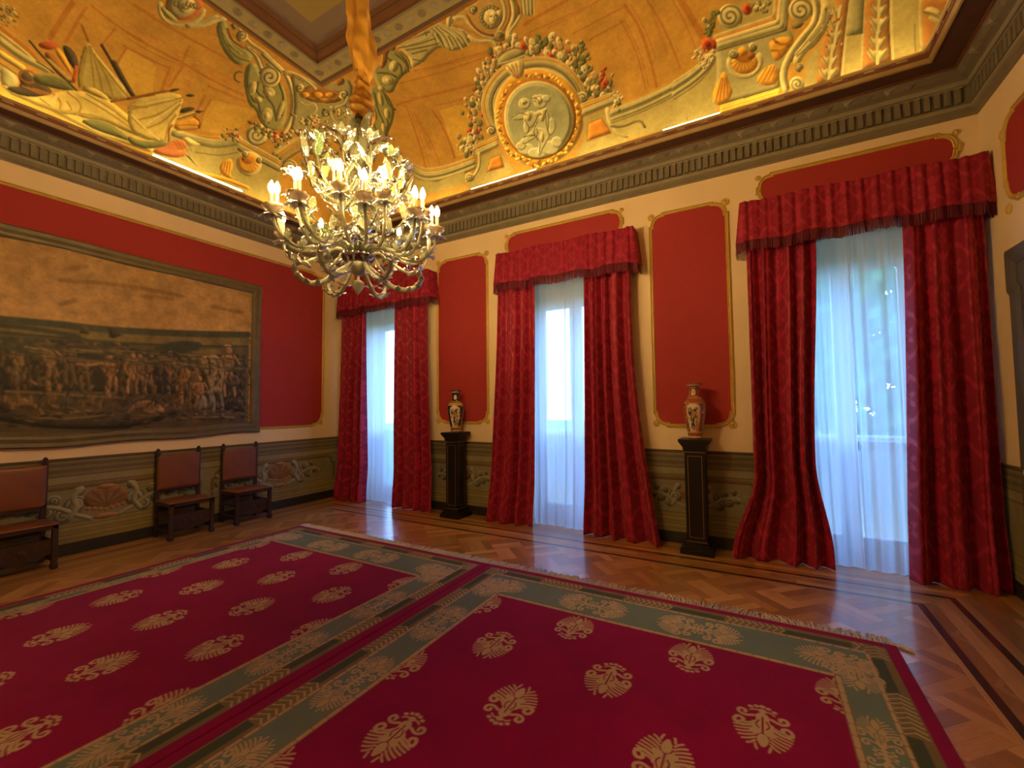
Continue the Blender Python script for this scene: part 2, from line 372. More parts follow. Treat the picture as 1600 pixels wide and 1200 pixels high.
FRESCO = [
[1,1,1,0,2,1,30,698,340,651,338,595,344,486,357],[1,1,1,0,2,1,12,708,340,674,338,604,347],[1,1,1,0,2,1,30,687,278,634,278,578,283,522,282,446,291],
[1,1,1,0,2,1,14,684,267,630,266,577,276],[1,1,1,0,2,1,20,678,248,625,250,600,256],[1,1,1,0,2,0,30,600,258,599,193],[1,1,1,0,2,0,25,579,282,588,215],
[1,1,1,0,2,0,10,594,262,593,212],[1,1,1,0,2,0,30,519,264,435,278],[1,1,1,0,2,0,30,517,237,521,181],[1,1,1,0,2,0,18,503,236,506,190],[1,1,1,0,2,0,30,588,327,585,280],
[1,1,1,0,2,1,10,694,299,567,306,468,315],[0,1,1,1,1,0,676,242,622,242,620,180,653,149],[0,1,1,1,1,0,678,246,630,248,612,185,643,156,685,210],
[0,1,1,1,1,0,499,237,423,265,399,269,412,215,447,171,498,150,504,200],[1,1,1,0,2,0,25,756,280,768,194],[1,1,1,0,2,0,40,775,274,790,186],
[1,1,1,0,2,1,20,750,289,709,279,640,278],[1,1,1,0,2,0,16,707,271,718,222],[1,1,1,0,2,0,20,680,247,686,205],[1,1,1,0,2,0,30,684,248,631,250],
[1,1,1,0,2,0,30,696,339,664,344],[2,1,1,2,0,672,299,-44,1,2,-38],[2,1,1,3,0,668,300,-18,1,1,-16],[2,1,1,2,0,648,292,-46,1,2,-39],[2,1,1,3,0,644,292,-19,0,1,-16],
[2,1,1,2,0,599,296,-50,1,1,-41],[2,1,1,3,0,594,297,-20,1,0,-17],[2,1,1,2,0,557,292,-54,1,0,-42],[2,1,1,3,0,551,292,-22,0,0,-17],[2,1,1,2,0,525,299,-57,2,-1,-43],
[2,1,1,3,0,520,300,-23,1,0,-18],[2,1,1,2,0,490,301,-60,2,-1,-44],[2,1,1,3,0,484,302,-24,1,-1,-18],[2,1,1,2,0,555,244,-55,-1,3,-41],[2,1,1,3,0,549,244,-22,0,1,-17],
[5,1,4,4,5,4,6,4,27,41,12,1,860,198,844,196,849,171],[1,1,1,0,2,2,35,855,160,828,149,814,145,795,126],[1,1,1,7,2,2,30,854,151,827,142,795,125],
[1,1,1,8,2,2,70,852,137,822,126,786,124],[1,1,1,9,2,2,22,851,132,821,119,786,120],[1,1,1,10,2,0,70,849,113,820,106],[0,1,1,8,1,1,847,95,826,89,819,70,836,49,844,54],
[1,1,1,9,2,0,20,847,95,825,88],[0,1,1,10,1,0,844,54,828,42,772,43,696,31,587,42,594,98,668,94,748,79,808,61],
[0,1,1,11,1,0,557,117,492,124,448,139,410,174,283,179,248,49,355,37,493,37,592,42],[1,1,1,12,2,2,30,525,130,487,140,453,158],
[1,1,1,8,2,2,110,553,116,492,124,448,139,410,176],[1,1,1,7,2,2,25,553,118,494,130,450,147,413,183],[1,1,1,9,2,2,20,535,114,486,119,446,132,406,162],
[1,1,1,9,2,2,16,500,91,441,110,402,141],[1,0,1,7,2,0,35,-111,437,-73,321],[1,1,1,7,2,0,35,411,178,287,174],[1,0,1,12,2,0,30,-124,431,-83,315],
[1,1,1,12,2,0,30,409,172,284,167],[1,0,1,7,2,0,30,-144,421,-100,307],[1,1,1,7,2,0,30,406,162,284,156],[1,0,1,9,2,0,50,-166,406,-113,298],[1,1,1,9,2,0,50,400,151,280,147],
[1,0,1,7,2,2,60,-65,348,-17,352,48,358,116,351,198,328],[1,1,1,7,2,2,60,310,186,296,210,281,246,251,282,200,327],[1,0,1,12,2,2,40,-61,339,-18,342,45,347,105,343,187,319],
[1,1,1,12,2,2,40,300,185,287,207,270,241,245,274,192,317],[1,0,1,8,2,2,50,-62,326,-21,330,42,336,100,330,177,310],[1,1,1,8,2,2,50,288,181,276,202,259,237,233,267,185,307],
[1,0,1,9,2,2,30,-62,314,-23,319,38,323,97,317,166,301],[1,1,1,9,2,2,30,275,176,265,197,247,230,220,261,177,296],[2,0,1,7,0,-204,353,125,-144,-364,-133],
[2,1,1,7,0,365,125,-172,17,13,-187],[2,0,1,12,0,-203,355,103,-119,-295,-108],[2,1,1,12,0,367,126,-143,14,11,-151],[2,0,1,13,0,-192,367,51,-64,-113,-41],
[2,1,1,13,0,373,133,-76,8,3,-57],[1,0,1,13,2,0,8,-189,370,-182,334],[1,1,1,13,2,0,8,375,135,340,129],[1,0,1,13,2,0,8,-189,370,-203,328],[1,1,1,13,2,0,8,375,135,343,118],
[1,0,1,13,2,0,8,-189,370,-226,326],[1,1,1,13,2,0,8,375,135,349,108],[1,0,1,13,2,0,8,-189,370,-245,328],[1,1,1,13,2,0,8,375,135,359,101],[1,0,1,13,2,0,8,-189,370,-259,335],
[1,1,1,13,2,0,8,375,135,369,97],[1,0,1,13,2,0,8,-189,370,-264,344],[1,1,1,13,2,0,8,375,135,379,98],[1,0,1,13,2,0,8,-189,370,-259,355],[1,1,1,13,2,0,8,375,135,387,102],
[1,0,1,13,2,0,8,-189,370,-246,367],[1,1,1,13,2,0,8,375,135,391,110],[4,0,1,7,4,0,13,1,20,-170,385,57,-23,-81,-44],[4,1,1,7,4,0,13,1,20,382,146,-40,21,-13,-43],
[4,0,1,7,4,0,13,1,20,-148,350,61,-22,-74,-44],[4,1,1,7,4,0,13,1,20,342,148,-42,22,-14,-44],[4,0,1,7,4,180,16,1,20,-57,291,154,-47,-139,-105],
[4,1,1,7,4,180,16,1,20,252,170,-108,55,-43,-109],[0,0,1,12,1,1,-340,386,-275,399,-237,394,-272,369,-338,347,-326,326,-372,350],
[0,1,1,12,1,1,440,77,430,104,412,119,403,100,408,69,386,68,422,57],[1,0,1,13,2,0,12,-377,361,-289,395],[1,1,1,13,2,0,12,432,58,431,98],[1,0,1,13,2,0,12,-366,357,-281,392],
[1,1,1,13,2,0,12,425,61,425,101],[1,0,1,13,2,0,12,-354,353,-272,388],[1,1,1,13,2,0,12,418,65,419,104],[1,0,1,13,2,0,12,-342,349,-263,385],[1,1,1,13,2,0,12,410,68,413,107],
[1,0,1,12,2,2,60,-456,407,-378,347,-321,286],[1,1,1,12,2,2,60,493,37,421,54,354,56],[4,0,1,7,4,0,14,1,20,48,311,61,-20,-56,-43],
[4,1,1,7,4,0,14,1,20,230,231,-44,26,-25,-47],[4,0,1,7,4,40,14,1,20,83,307,61,-20,-54,-43],[4,1,1,7,4,40,14,1,20,213,249,-44,26,-27,-47],
[4,0,1,7,4,80,14,1,20,105,292,61,-19,-51,-43],[4,1,1,7,4,80,14,1,20,189,256,-45,27,-29,-48],[4,0,1,7,4,120,14,1,20,139,289,61,-19,-48,-43],
[4,1,1,7,4,120,14,1,20,172,274,-44,28,-32,-48],[4,0,1,7,4,160,14,1,20,162,275,61,-19,-46,-43],[4,1,1,7,4,160,14,1,20,148,281,-45,29,-34,-49],
[0,1,1,14,1,1,824,91,814,105,803,97,779,92,770,83,788,63,811,49,836,49,833,57,816,68],[3,1,1,15,3,0,360,20,809,93,-57,7,8,-62],[1,1,1,15,2,0,14,814,70,789,69],
[1,1,1,15,2,0,14,807,72,783,72],[1,1,1,15,2,0,14,800,74,778,76],[1,1,1,15,2,0,14,794,76,772,79],[0,1,1,16,1,1,803,99,785,117,768,120,750,119,737,110,759,96,782,90,799,87],
[1,1,1,17,2,2,30,800,101,782,116,762,119,743,115],[0,1,1,15,1,1,796,156,780,161,742,130,740,123,753,117,778,129],[1,1,1,10,2,0,12,792,145,753,121],
[1,1,1,10,2,0,12,788,145,751,125],[1,1,1,10,2,0,12,784,146,748,128],[0,1,1,12,1,1,784,170,772,179,743,136,749,134],[0,1,1,18,1,1,804,168,782,186,776,178,786,163,802,159],
[1,1,1,14,2,2,22,815,162,796,146,737,110],[1,1,1,14,2,2,14,801,130,788,129,775,124],[0,1,1,14,1,1,773,185,762,190,750,182,742,167,742,145,749,151,762,165],
[1,1,1,18,2,0,30,744,157,744,127],[1,1,1,15,2,0,22,753,241,738,219],[0,1,1,19,1,1,738,220,721,202,644,153,676,122,707,125,734,112,741,142,742,196],
[1,1,1,20,2,2,20,734,210,721,172,711,135],[1,1,1,20,2,2,20,733,211,709,167,696,132],[1,1,1,20,2,2,20,724,200,691,161,677,130],[1,1,1,20,2,2,20,737,200,736,149,730,119],
[1,1,1,20,2,2,20,716,193,672,160,653,147],[1,1,1,14,2,2,30,717,225,698,206,676,180,644,153],[1,1,1,14,2,2,50,691,204,668,179,646,156],
[0,1,1,10,1,1,770,83,751,101,721,116,690,126,671,117,633,103,593,94,590,71,613,68,656,68,689,70,715,57,731,57,755,45,778,42,804,41,805,48,788,61,775,76],
[0,1,1,16,1,1,730,48,689,70,656,66,626,48,654,46,697,40],[0,1,1,10,1,1,731,116,714,133,691,130,679,120,705,115],[1,1,1,20,2,2,18,750,97,729,89,725,76,731,57],
[1,1,1,20,2,2,18,742,103,703,98,649,86,613,68],[1,1,1,20,2,2,18,770,81,757,72,758,50],[1,1,1,20,2,2,18,748,77,738,64,749,55],[1,1,1,20,2,2,18,721,112,676,105,631,87],
[1,1,1,20,2,0,18,788,59,773,53],[1,1,1,20,2,2,18,728,63,706,72,686,74],[1,1,1,21,2,2,22,746,102,710,105,669,98],[1,1,1,21,2,0,22,764,85,768,65],
[0,1,1,10,1,1,652,144,586,202,555,213,553,170,558,121,561,87,584,75,613,69,641,73],[1,1,1,20,2,2,20,558,205,600,162,648,118],[1,1,1,20,2,2,20,558,198,589,141,624,109],
[1,1,1,20,2,2,20,557,188,577,131,607,97],[1,1,1,20,2,2,20,558,159,568,129,567,89],[1,1,1,20,2,2,20,646,110,622,96,585,86],[1,1,1,20,2,0,20,649,127,615,145],
[1,1,1,21,2,2,18,559,192,584,144,608,108],[1,1,1,21,2,0,18,572,194,617,153],[1,1,1,21,2,2,18,639,112,614,95,579,83],[1,1,1,15,2,0,24,679,120,610,180],
[1,1,1,15,2,0,26,652,143,587,205],[0,1,1,14,1,1,587,205,579,217,565,224,573,213,583,204],[0,1,1,14,1,1,555,213,547,224,534,227,543,216],
[0,1,1,14,1,1,554,177,541,192,527,198,526,192,551,165],[1,1,1,21,2,0,20,553,155,523,188],[1,1,1,14,2,0,12,552,152,522,185],[0,1,1,14,1,0,525,187,521,195,505,203,514,190],
[0,1,1,12,1,1,556,141,522,177,505,175,504,160,511,145,554,120],[1,1,1,15,2,2,12,554,134,511,161,503,158,511,147,550,123],[1,1,1,13,2,2,30,522,177,504,173,505,157],
[1,1,1,15,2,2,25,560,131,565,118,557,76],[0,1,1,22,1,1,593,47,550,98,534,109,513,100,543,68,517,87,519,70,543,52,580,44],[1,1,1,15,2,0,10,551,95,536,80],
[1,1,1,15,2,0,10,542,98,527,83],[1,1,1,15,2,0,10,533,101,517,86],[1,1,1,15,2,0,10,523,103,507,90],[0,1,1,21,1,0,535,111,523,120,491,117,515,99],
[0,1,1,16,1,0,522,74,511,74,485,52,495,58],[0,1,1,16,1,1,640,61,617,59,561,87,557,79,600,46,627,41,639,47],
[0,1,1,17,1,1,576,415,571,445,553,426,531,406,486,406,476,385,490,352,523,358,552,382],[1,1,1,15,2,2,30,554,424,534,403,507,404],
[1,1,1,16,2,2,20,569,421,542,386,506,368,480,381],[1,1,1,16,2,0,20,542,386,502,387],[1,1,1,16,2,2,20,564,400,539,376,510,364],[1,1,1,23,2,2,30,556,410,530,389,502,387],
[0,0,1,17,1,1,290,633,308,621,220,547,252,518,203,471,133,428,61,401,11,411,34,455,75,485,83,511,153,559,218,600],
[0,1,1,17,1,1,480,371,469,392,427,354,396,384,360,354,330,307,322,261,348,236,385,251,403,273,424,274,450,306,469,335],[0,0,1,3,1,1,227,625,260,625,192,581,198,605],
[0,1,1,3,1,1,485,329,479,353,460,324,477,319],[1,0,1,16,2,2,30,277,619,196,577,116,518,111,505],[1,1,1,16,2,2,30,472,369,456,328,423,292,412,292],
[1,0,1,16,2,2,30,212,555,160,532,151,506],[1,1,1,16,2,2,30,435,346,426,317,404,316],[1,0,1,16,2,2,30,209,540,156,502,140,472,82,430],
[1,1,1,16,2,2,30,423,348,400,320,373,312,346,277],[1,0,1,16,2,2,30,117,501,64,464,50,434],[1,1,1,16,2,2,30,407,295,386,267,359,259],
[1,0,1,16,2,2,30,242,518,196,476,118,436],[1,1,1,16,2,2,30,398,376,366,349,342,298],[2,0,1,23,0,171,549,-2,-53,-196,-76],[2,1,1,23,0,438,320,-44,12,-24,-108],
[2,0,1,23,0,184,512,13,-75,-123,-48],[2,1,1,23,0,402,337,-71,21,-20,-74],[2,0,1,23,0,129,508,7,-45,-71,-27],[2,1,1,23,0,411,302,-44,11,-8,-40],
[2,0,1,23,0,77,457,29,-71,-194,-72],[2,1,1,23,0,375,275,-78,17,-20,-111],[2,0,1,23,0,135,450,16,-33,-242,-94],[2,1,1,23,0,353,309,-37,9,-38,-152],
[2,0,1,24,0,167,543,0,-23,-111,-43],[2,1,1,24,0,434,319,-19,5,-14,-61],[2,0,1,24,0,179,508,6,-33,-55,-21],[2,1,1,24,0,400,333,-32,9,-9,-33],
[2,0,1,24,0,76,455,14,-34,-97,-36],[2,1,1,24,0,373,274,-38,8,-10,-55],[3,0,1,16,3,90,300,20,215,608,21,-56,-141,-82],[3,1,1,16,3,90,300,20,475,329,-44,38,-32,-61],
[1,1,1,7,2,2,50,592,450,577,456,549,451,509,427,475,432,449,423],[1,1,1,7,2,2,50,582,436,596,390,605,377],[1,1,1,9,2,0,16,579,430,594,385],
[4,1,1,7,4,120,16,1,20,526,432,-36,51,-41,-72],[4,1,1,7,4,200,13,1,20,548,441,-20,30,-23,-41],[1,1,1,7,2,2,70,499,411,481,411,454,388,438,373],
[1,1,1,9,2,2,18,496,415,475,413,450,392],[4,0,1,7,4,200,17,1,28,253,549,85,-88,-229,-139],[4,1,1,7,4,200,17,1,28,424,377,-86,89,-83,-133],
[0,0,1,7,1,1,302,597,326,584,294,544,286,552,291,576],[0,1,1,7,1,1,454,399,443,424,414,411,422,402,440,398],
[1,0,1,7,2,2,60,328,593,298,540,260,498,211,456,149,420,76,394,35,384],[1,1,1,7,2,2,60,449,423,410,416,377,393,342,359,318,316,310,269,313,245],
[1,0,1,9,2,2,18,316,575,282,523,241,486,183,448,129,419,73,400],[1,1,1,9,2,2,18,437,420,397,407,368,380,339,340,322,304,318,269],[1,1,1,8,2,0,60,468,422,414,411],
[3,1,1,7,3,0,200,40,634,397,-136,164,-80,-177],[2,1,1,22,0,634,408,-115,147,-72,-158],[2,1,1,8,0,637,404,-87,109,-57,-126],[2,1,1,7,0,634,412,-52,67,-44,-95],
[3,1,1,9,3,0,240,14,644,402,-21,26,-14,-31],[3,1,1,9,3,0,240,14,638,405,-21,26,-14,-31],[3,1,1,9,3,0,240,14,632,409,-21,26,-15,-32],
[3,1,1,9,3,0,240,14,630,420,-20,27,-15,-32],[3,1,1,9,3,0,240,14,624,423,-20,28,-15,-33],[3,1,1,9,3,0,240,14,619,427,-20,28,-16,-33],
[0,1,1,8,1,1,664,372,654,375,621,366,642,356,656,361],[1,1,1,7,2,2,50,610,368,588,396,582,423,572,444],
[0,0,1,8,1,1,307,531,323,493,323,459,394,450,413,422,355,378,269,308,160,337,59,375,172,431,246,482],
[0,1,1,8,1,1,403,426,367,447,333,449,331,525,305,549,240,469,157,370,221,306,295,256,324,332,363,384],
[0,0,1,25,1,1,248,469,305,469,319,445,353,423,352,401,319,393,277,407,238,435],[0,1,1,25,1,1,350,387,345,433,319,446,295,477,269,472,258,439,279,406,316,379],
[2,0,1,12,0,254,454,46,-44,-60,-32],[2,1,1,12,0,333,392,-52,35,-25,-47],[3,0,1,13,3,0,360,12,254,454,62,-34,-54,-36],[3,1,1,13,3,0,360,12,333,392,-44,48,-31,-42],
[2,0,1,12,0,286,437,56,-49,-61,-34],[2,1,1,12,0,312,416,-59,44,-32,-53],[3,0,1,13,3,0,360,12,286,437,74,-38,-55,-38],[3,1,1,13,3,0,360,12,312,416,-48,60,-37,-48],
[2,0,1,12,0,319,421,57,-45,-49,-29],[2,1,1,12,0,292,443,-53,46,-31,-48],[3,0,1,13,3,0,360,12,319,421,73,-35,-43,-32],[3,1,1,13,3,0,360,12,292,443,-42,62,-35,-43],
[2,0,1,12,0,286,417,79,-62,-37,-21],[2,1,1,12,0,290,414,-79,58,-20,-33],[3,0,1,13,3,0,360,12,286,417,102,-48,-33,-24],[3,1,1,13,3,0,360,12,290,414,-64,78,-24,-30],
[4,0,1,7,4,0,14,1,20,265,476,52,-32,-84,-55],[4,1,1,7,4,0,14,1,20,355,400,-38,43,-45,-63],[4,0,1,7,4,180,14,1,20,354,405,67,-30,-73,-57],
[4,1,1,7,4,180,14,1,20,273,474,-32,63,-73,-85],[1,0,1,7,2,2,50,298,540,312,520,309,490,301,455],[1,1,1,7,2,2,50,410,416,393,432,365,435,330,430],
[1,0,1,15,2,2,20,290,531,300,513,297,486],[1,1,1,15,2,2,20,404,411,387,423,362,425],[1,0,1,7,2,2,35,358,394,330,380,290,387,260,372,252,348,270,329],
[1,1,1,7,2,2,35,260,477,242,446,254,413,240,385,212,372,184,379],[1,0,1,7,2,2,30,219,446,213,427,254,423,235,401,200,397],
[1,1,1,7,2,2,30,330,365,311,360,300,389,279,373,281,347],[0,0,1,25,1,1,371,453,403,445,391,428,358,431],[0,1,1,25,1,1,329,499,328,537,305,520,303,483],
[4,0,1,7,4,90,12,1,20,190,377,58,-23,-64,-46],[4,1,1,7,4,90,12,1,20,260,336,-41,34,-38,-53],[4,0,1,7,4,0,13,1,20,249,386,59,-25,-64,-48],
[4,1,1,7,4,0,13,1,20,258,380,-39,39,-46,-59],[4,0,1,7,4,90,12,1,20,167,387,50,-21,-58,-40],[4,1,1,7,4,90,12,1,20,277,323,-36,28,-31,-45],
[5,0,5,7,9,22,4,7,4,58,54,28,2,184,415,177,368,264,371,298,358],[5,1,5,7,9,22,4,7,4,54,54,26,2,304,338,253,325,238,387,216,411],
[5,0,5,5,18,4,6,18,4,51,48,37,3,28,421,9,368,64,378,185,356],[5,1,5,5,18,4,6,18,4,37,48,27,3,353,246,304,228,297,260,236,327],
[4,0,1,7,4,40,20,1,20,-40,420,162,-75,-252,-140],[4,1,1,7,4,40,20,1,20,372,211,-124,74,-57,-138],[5,0,5,18,4,22,4,5,4,66,32,38,4,-144,463,-99,460,-101,440],
[5,1,5,18,4,22,4,5,4,37,32,21,4,445,164,429,184,410,183],[5,0,5,5,4,7,18,4,4,49,41,38,5,-1,453,13,426,-1,394,-5,363],
[5,1,5,5,4,7,18,4,4,33,41,26,5,393,232,362,239,334,227,304,219],
[0,0,1,17,1,1,578,452,592,432,593,403,578,382,542,378,512,365,490,353,466,366,464,384,477,409,491,434,540,453],
[0,1,1,17,1,1,380,721,357,723,326,723,306,719,310,712,303,707,297,702,267,625,294,633,360,702,381,705,389,714],
[0,0,1,17,1,1,431,399,463,390,471,357,462,315,427,287,398,272,374,251,342,246,334,283,363,338],
[0,1,1,17,1,1,284,570,301,635,260,632,178,576,116,505,89,463,57,425,54,394,110,409,187,463],[1,0,1,16,2,2,30,552,446,553,422,571,407,550,383],
[1,1,1,16,2,2,30,380,716,355,716,336,719,313,714],[1,0,1,16,2,2,30,495,413,523,400,532,385],[1,1,1,16,2,2,30,359,705,339,710,320,711],
[1,0,1,16,2,2,30,578,433,585,401,574,383],[1,1,1,16,2,2,30,361,720,326,721,309,719],[1,0,1,16,2,2,30,463,360,452,330,462,315],[1,1,1,16,2,2,30,254,612,197,570,178,576],
[1,0,1,16,2,2,30,440,374,408,332,400,296,381,268],[1,1,1,16,2,2,30,256,576,182,510,126,480,83,444],[1,0,1,16,2,2,30,408,367,369,316,353,267],
[1,1,1,16,2,2,30,233,525,155,459,84,417],[1,0,1,16,2,2,30,420,318,415,291,388,275],[1,1,1,16,2,2,30,164,517,120,493,94,455],[2,0,1,23,0,549,409,36,-42,-81,-45],
[2,1,1,23,0,342,715,-52,5,-29,-16],[2,0,1,24,0,549,409,18,-21,-40,-23],[2,1,1,24,0,342,715,-26,3,-15,-8],[2,0,1,23,0,504,385,55,-59,-65,-36],
[2,1,1,23,0,327,706,-77,7,-22,-12],[2,0,1,24,0,504,385,28,-29,-32,-18],[2,1,1,24,0,327,706,-39,4,-11,-6],[2,0,1,23,0,469,376,33,-34,-38,-21],
[2,1,1,23,0,290,644,20,105,-103,-145],[2,0,1,24,0,469,376,16,-17,-19,-10],[2,1,1,24,0,290,644,10,52,-51,-73],[2,0,1,23,0,443,353,45,-6,-53,-86],
[2,1,1,23,0,227,570,17,71,-159,-133],[2,0,1,23,0,430,314,55,-7,-36,-69],[2,1,1,23,0,161,527,7,69,-119,-89],[2,0,1,23,0,392,328,42,-5,-53,-89],
[2,1,1,23,0,174,489,-3,44,-135,-102],[2,0,1,23,0,389,285,44,-5,-29,-61],[2,1,1,23,0,109,462,-6,42,-94,-67],
[0,0,1,25,1,1,558,469,578,470,596,457,584,442,567,445,540,422,516,416,509,425],[1,0,1,12,2,2,30,562,467,552,446,522,425],[4,0,1,7,4,0,13,1,20,584,451,39,-21,-39,-37],
[0,0,1,26,1,1,592,465,659,458,696,460,724,453,746,426,774,405,770,385,759,374,730,374,705,382,695,399,658,395,627,385,583,385,603,410,599,435],
[1,0,1,16,2,2,14,702,449,710,424,701,392],[1,0,1,7,2,2,20,706,447,714,422,705,393],[1,0,1,16,2,2,14,714,442,720,416,711,382],[1,0,1,7,2,2,20,718,440,724,414,716,383],
[1,0,1,16,2,2,14,724,434,736,407,733,374],[1,0,1,7,2,2,20,728,433,741,406,738,375],[1,0,1,16,2,2,14,739,425,754,403,753,374],[1,0,1,7,2,2,20,742,423,758,401,758,375],
[1,0,1,16,2,2,14,755,417,768,402,766,380],[1,0,1,7,2,2,20,759,415,772,400,771,381],[1,0,1,16,2,2,14,691,449,698,431,688,405],[1,0,1,7,2,2,20,695,447,702,428,693,406],
[1,0,1,16,2,2,18,594,461,646,445,694,439],[1,0,1,16,2,2,18,598,441,647,427,695,420],[1,0,1,16,2,2,18,611,428,655,415,695,407],[1,0,1,16,2,0,18,617,414,658,406],
[1,0,1,16,2,2,18,595,431,599,406,585,387],[1,0,1,16,2,0,18,608,402,629,387],[1,0,1,16,2,0,18,693,457,678,428],[1,0,1,16,2,0,18,705,426,702,401],
[1,0,1,16,2,0,18,727,410,724,389],[1,0,1,16,2,0,18,743,398,744,380],[1,0,1,7,2,2,24,602,457,658,444,706,446,725,442],[1,0,1,7,2,2,24,621,438,678,428,702,435],
[1,0,1,7,2,2,24,721,450,743,423,767,404],
[0,0,1,27,1,1,747,438,773,453,805,453,827,449,837,463,909,425,912,398,905,380,876,369,849,348,827,352,800,373,782,394,764,415,746,426],
[1,0,1,7,2,2,55,745,432,757,446,781,456,810,450,831,451],[1,0,1,9,2,2,20,754,432,774,447,799,446],[1,0,1,7,2,2,50,767,438,789,432,791,407,803,378,825,362],
[1,0,1,15,2,2,30,796,431,793,406,804,382,824,369],[1,0,1,7,2,2,40,885,432,882,408,869,387,846,375],[1,0,1,7,2,2,50,903,423,899,400,888,381,864,365,853,351],
[1,0,1,15,2,2,20,898,426,892,403,879,383,853,368],[1,0,1,7,2,2,40,771,390,784,370,814,362,824,347,813,342],[1,0,1,7,2,2,35,902,379,886,369,864,361,855,350,861,343],
[4,0,1,7,4,0,14,1,20,840,365,42,-18,-21,-35],[4,0,1,7,4,0,13,1,20,861,348,36,-15,-17,-30],[4,0,1,7,4,90,14,1,20,817,435,43,-22,-29,-40],
[2,0,1,25,0,842,404,118,-55,-71,-108],[2,0,1,7,0,843,401,91,-42,-59,-91],[2,0,1,24,0,848,400,54,-25,-45,-69],[2,0,1,8,0,823,391,-23,-17,-17,16],
[3,0,1,9,3,0,360,10,823,391,20,-9,-9,-14],[2,0,1,8,0,820,398,-29,-9,-8,20],[3,0,1,9,3,0,360,10,820,398,20,-9,-9,-14],[2,0,1,8,0,819,405,-30,1,2,22],
[3,0,1,9,3,0,360,10,819,405,20,-9,-10,-14],[2,0,1,8,0,822,413,-26,11,12,20],[3,0,1,9,3,0,360,10,822,413,20,-9,-10,-14],[2,0,1,8,0,828,419,-19,19,19,15],
[3,0,1,9,3,0,360,10,828,419,19,-9,-10,-14],[2,0,1,8,0,835,424,-9,24,24,8],[3,0,1,9,3,0,360,10,835,424,19,-9,-10,-14],[2,0,1,8,0,843,425,2,26,24,0],
[3,0,1,9,3,0,360,10,843,425,19,-9,-9,-14],[2,0,1,8,0,851,424,12,23,22,-8],[3,0,1,9,3,0,360,10,851,424,19,-9,-9,-14],[2,0,1,8,0,858,420,21,18,17,-15],
[3,0,1,9,3,0,360,10,858,420,19,-9,-9,-14],[2,0,1,8,0,862,414,27,10,9,-20],[3,0,1,9,3,0,360,10,862,414,19,-9,-9,-14],[2,0,1,16,0,843,406,18,-2,-2,-9],
[2,0,1,16,0,855,403,17,-2,-2,-9],[1,0,1,9,2,2,10,849,403,846,394,842,396],[1,0,1,15,2,2,14,835,391,840,388,847,389],[0,0,1,7,1,1,859,412,874,407,865,393,858,399],
[0,0,1,26,1,1,922,418,953,404,937,374,923,370,911,377,912,393],[1,0,1,16,2,0,14,920,407,909,380],[1,0,1,7,2,0,16,922,405,912,379],[1,0,1,16,2,0,14,927,403,916,377],
[1,0,1,7,2,0,16,930,402,919,376],[1,0,1,16,2,0,14,935,400,923,374],[1,0,1,7,2,0,16,937,398,926,373],[1,0,1,16,2,0,14,942,396,930,371],[1,0,1,7,2,0,16,945,395,933,370],
[1,0,1,0,2,1,22,588,377,675,360,720,356,808,342,858,337,909,336],[1,0,1,0,2,1,10,594,369,716,351,818,336],[1,0,1,0,2,1,20,528,367,641,348,802,333],
[1,0,1,0,2,1,30,477,324,558,315,719,292],[1,0,1,0,2,0,20,498,328,492,313],[1,0,1,0,2,1,16,585,284,645,274,706,271],[1,0,1,0,2,1,10,504,334,588,306,716,298],
[1,0,1,0,2,1,30,500,313,480,237,466,144],[1,0,1,0,2,1,10,506,306,491,234,482,144],[1,0,1,0,2,1,20,512,288,517,217,520,139],[1,0,1,0,2,1,35,569,278,576,237,577,144],
[1,0,1,0,2,1,12,582,276,588,233,589,145],[0,0,1,1,1,0,589,269,659,263,674,242,653,177,623,143,583,145,582,207],[2,0,1,2,0,513,277,36,1,-5,-39],
[2,0,1,2,0,510,264,36,1,-4,-40],[2,0,1,2,0,509,250,36,1,-2,-40],[2,0,1,2,0,507,237,37,1,-1,-41],[2,0,1,2,0,506,223,37,1,0,-41],[2,0,1,2,0,506,209,37,2,1,-42],
[2,0,1,2,0,506,195,37,2,3,-42],[1,0,1,7,2,2,30,415,186,434,160,464,140,511,131,577,128,644,130],[1,0,1,12,2,2,30,413,181,432,155,462,135,509,126,575,124,642,126],
[1,0,1,7,2,2,35,410,176,429,149,460,129,507,120,573,118,641,120],[1,0,1,8,2,2,50,406,169,426,142,457,122,505,113,571,111,639,114],
[1,0,1,9,2,2,20,403,163,423,136,455,116,503,107,569,105,637,107],[1,0,1,8,2,2,60,399,157,420,129,452,109,501,100,568,98,635,101],
[0,0,1,11,1,0,411,122,493,96,597,98,600,73,590,64,467,66,375,98],
[5,0,11,5,5,5,7,4,4,4,6,6,18,9,4,57,368,41,6,610,157,670,184,690,251,751,293,805,319,856,320,910,303,955,284,979,261,1000,222,1012,182,1048,171],
[5,0,3,4,4,6,4,25,35,21,7,974,266,1001,269,1016,277],[5,0,3,18,6,18,4,23,9,24,8,1039,217,1043,191],[5,0,3,5,4,5,4,34,25,29,9,664,145,641,144,615,159],
[1,0,1,7,2,2,30,719,172,709,219,722,253,751,278,792,296,832,302,886,295,930,279,963,252,982,220,992,192,986,171],
[1,0,1,12,2,2,35,724,172,715,217,727,251,754,275,794,292,833,298,885,291,928,276,960,250,979,219,988,191,982,171],
[1,0,1,7,2,2,30,730,173,721,216,732,248,759,271,796,287,834,293,883,287,925,272,956,247,974,217,983,191,978,172],
[1,0,1,8,2,2,50,736,173,728,214,738,245,763,267,799,283,834,289,882,283,922,269,952,245,970,216,978,191,973,172],
[1,0,1,9,2,2,45,743,174,735,213,744,242,768,263,801,278,835,283,881,278,919,265,948,242,964,214,972,190,967,173],
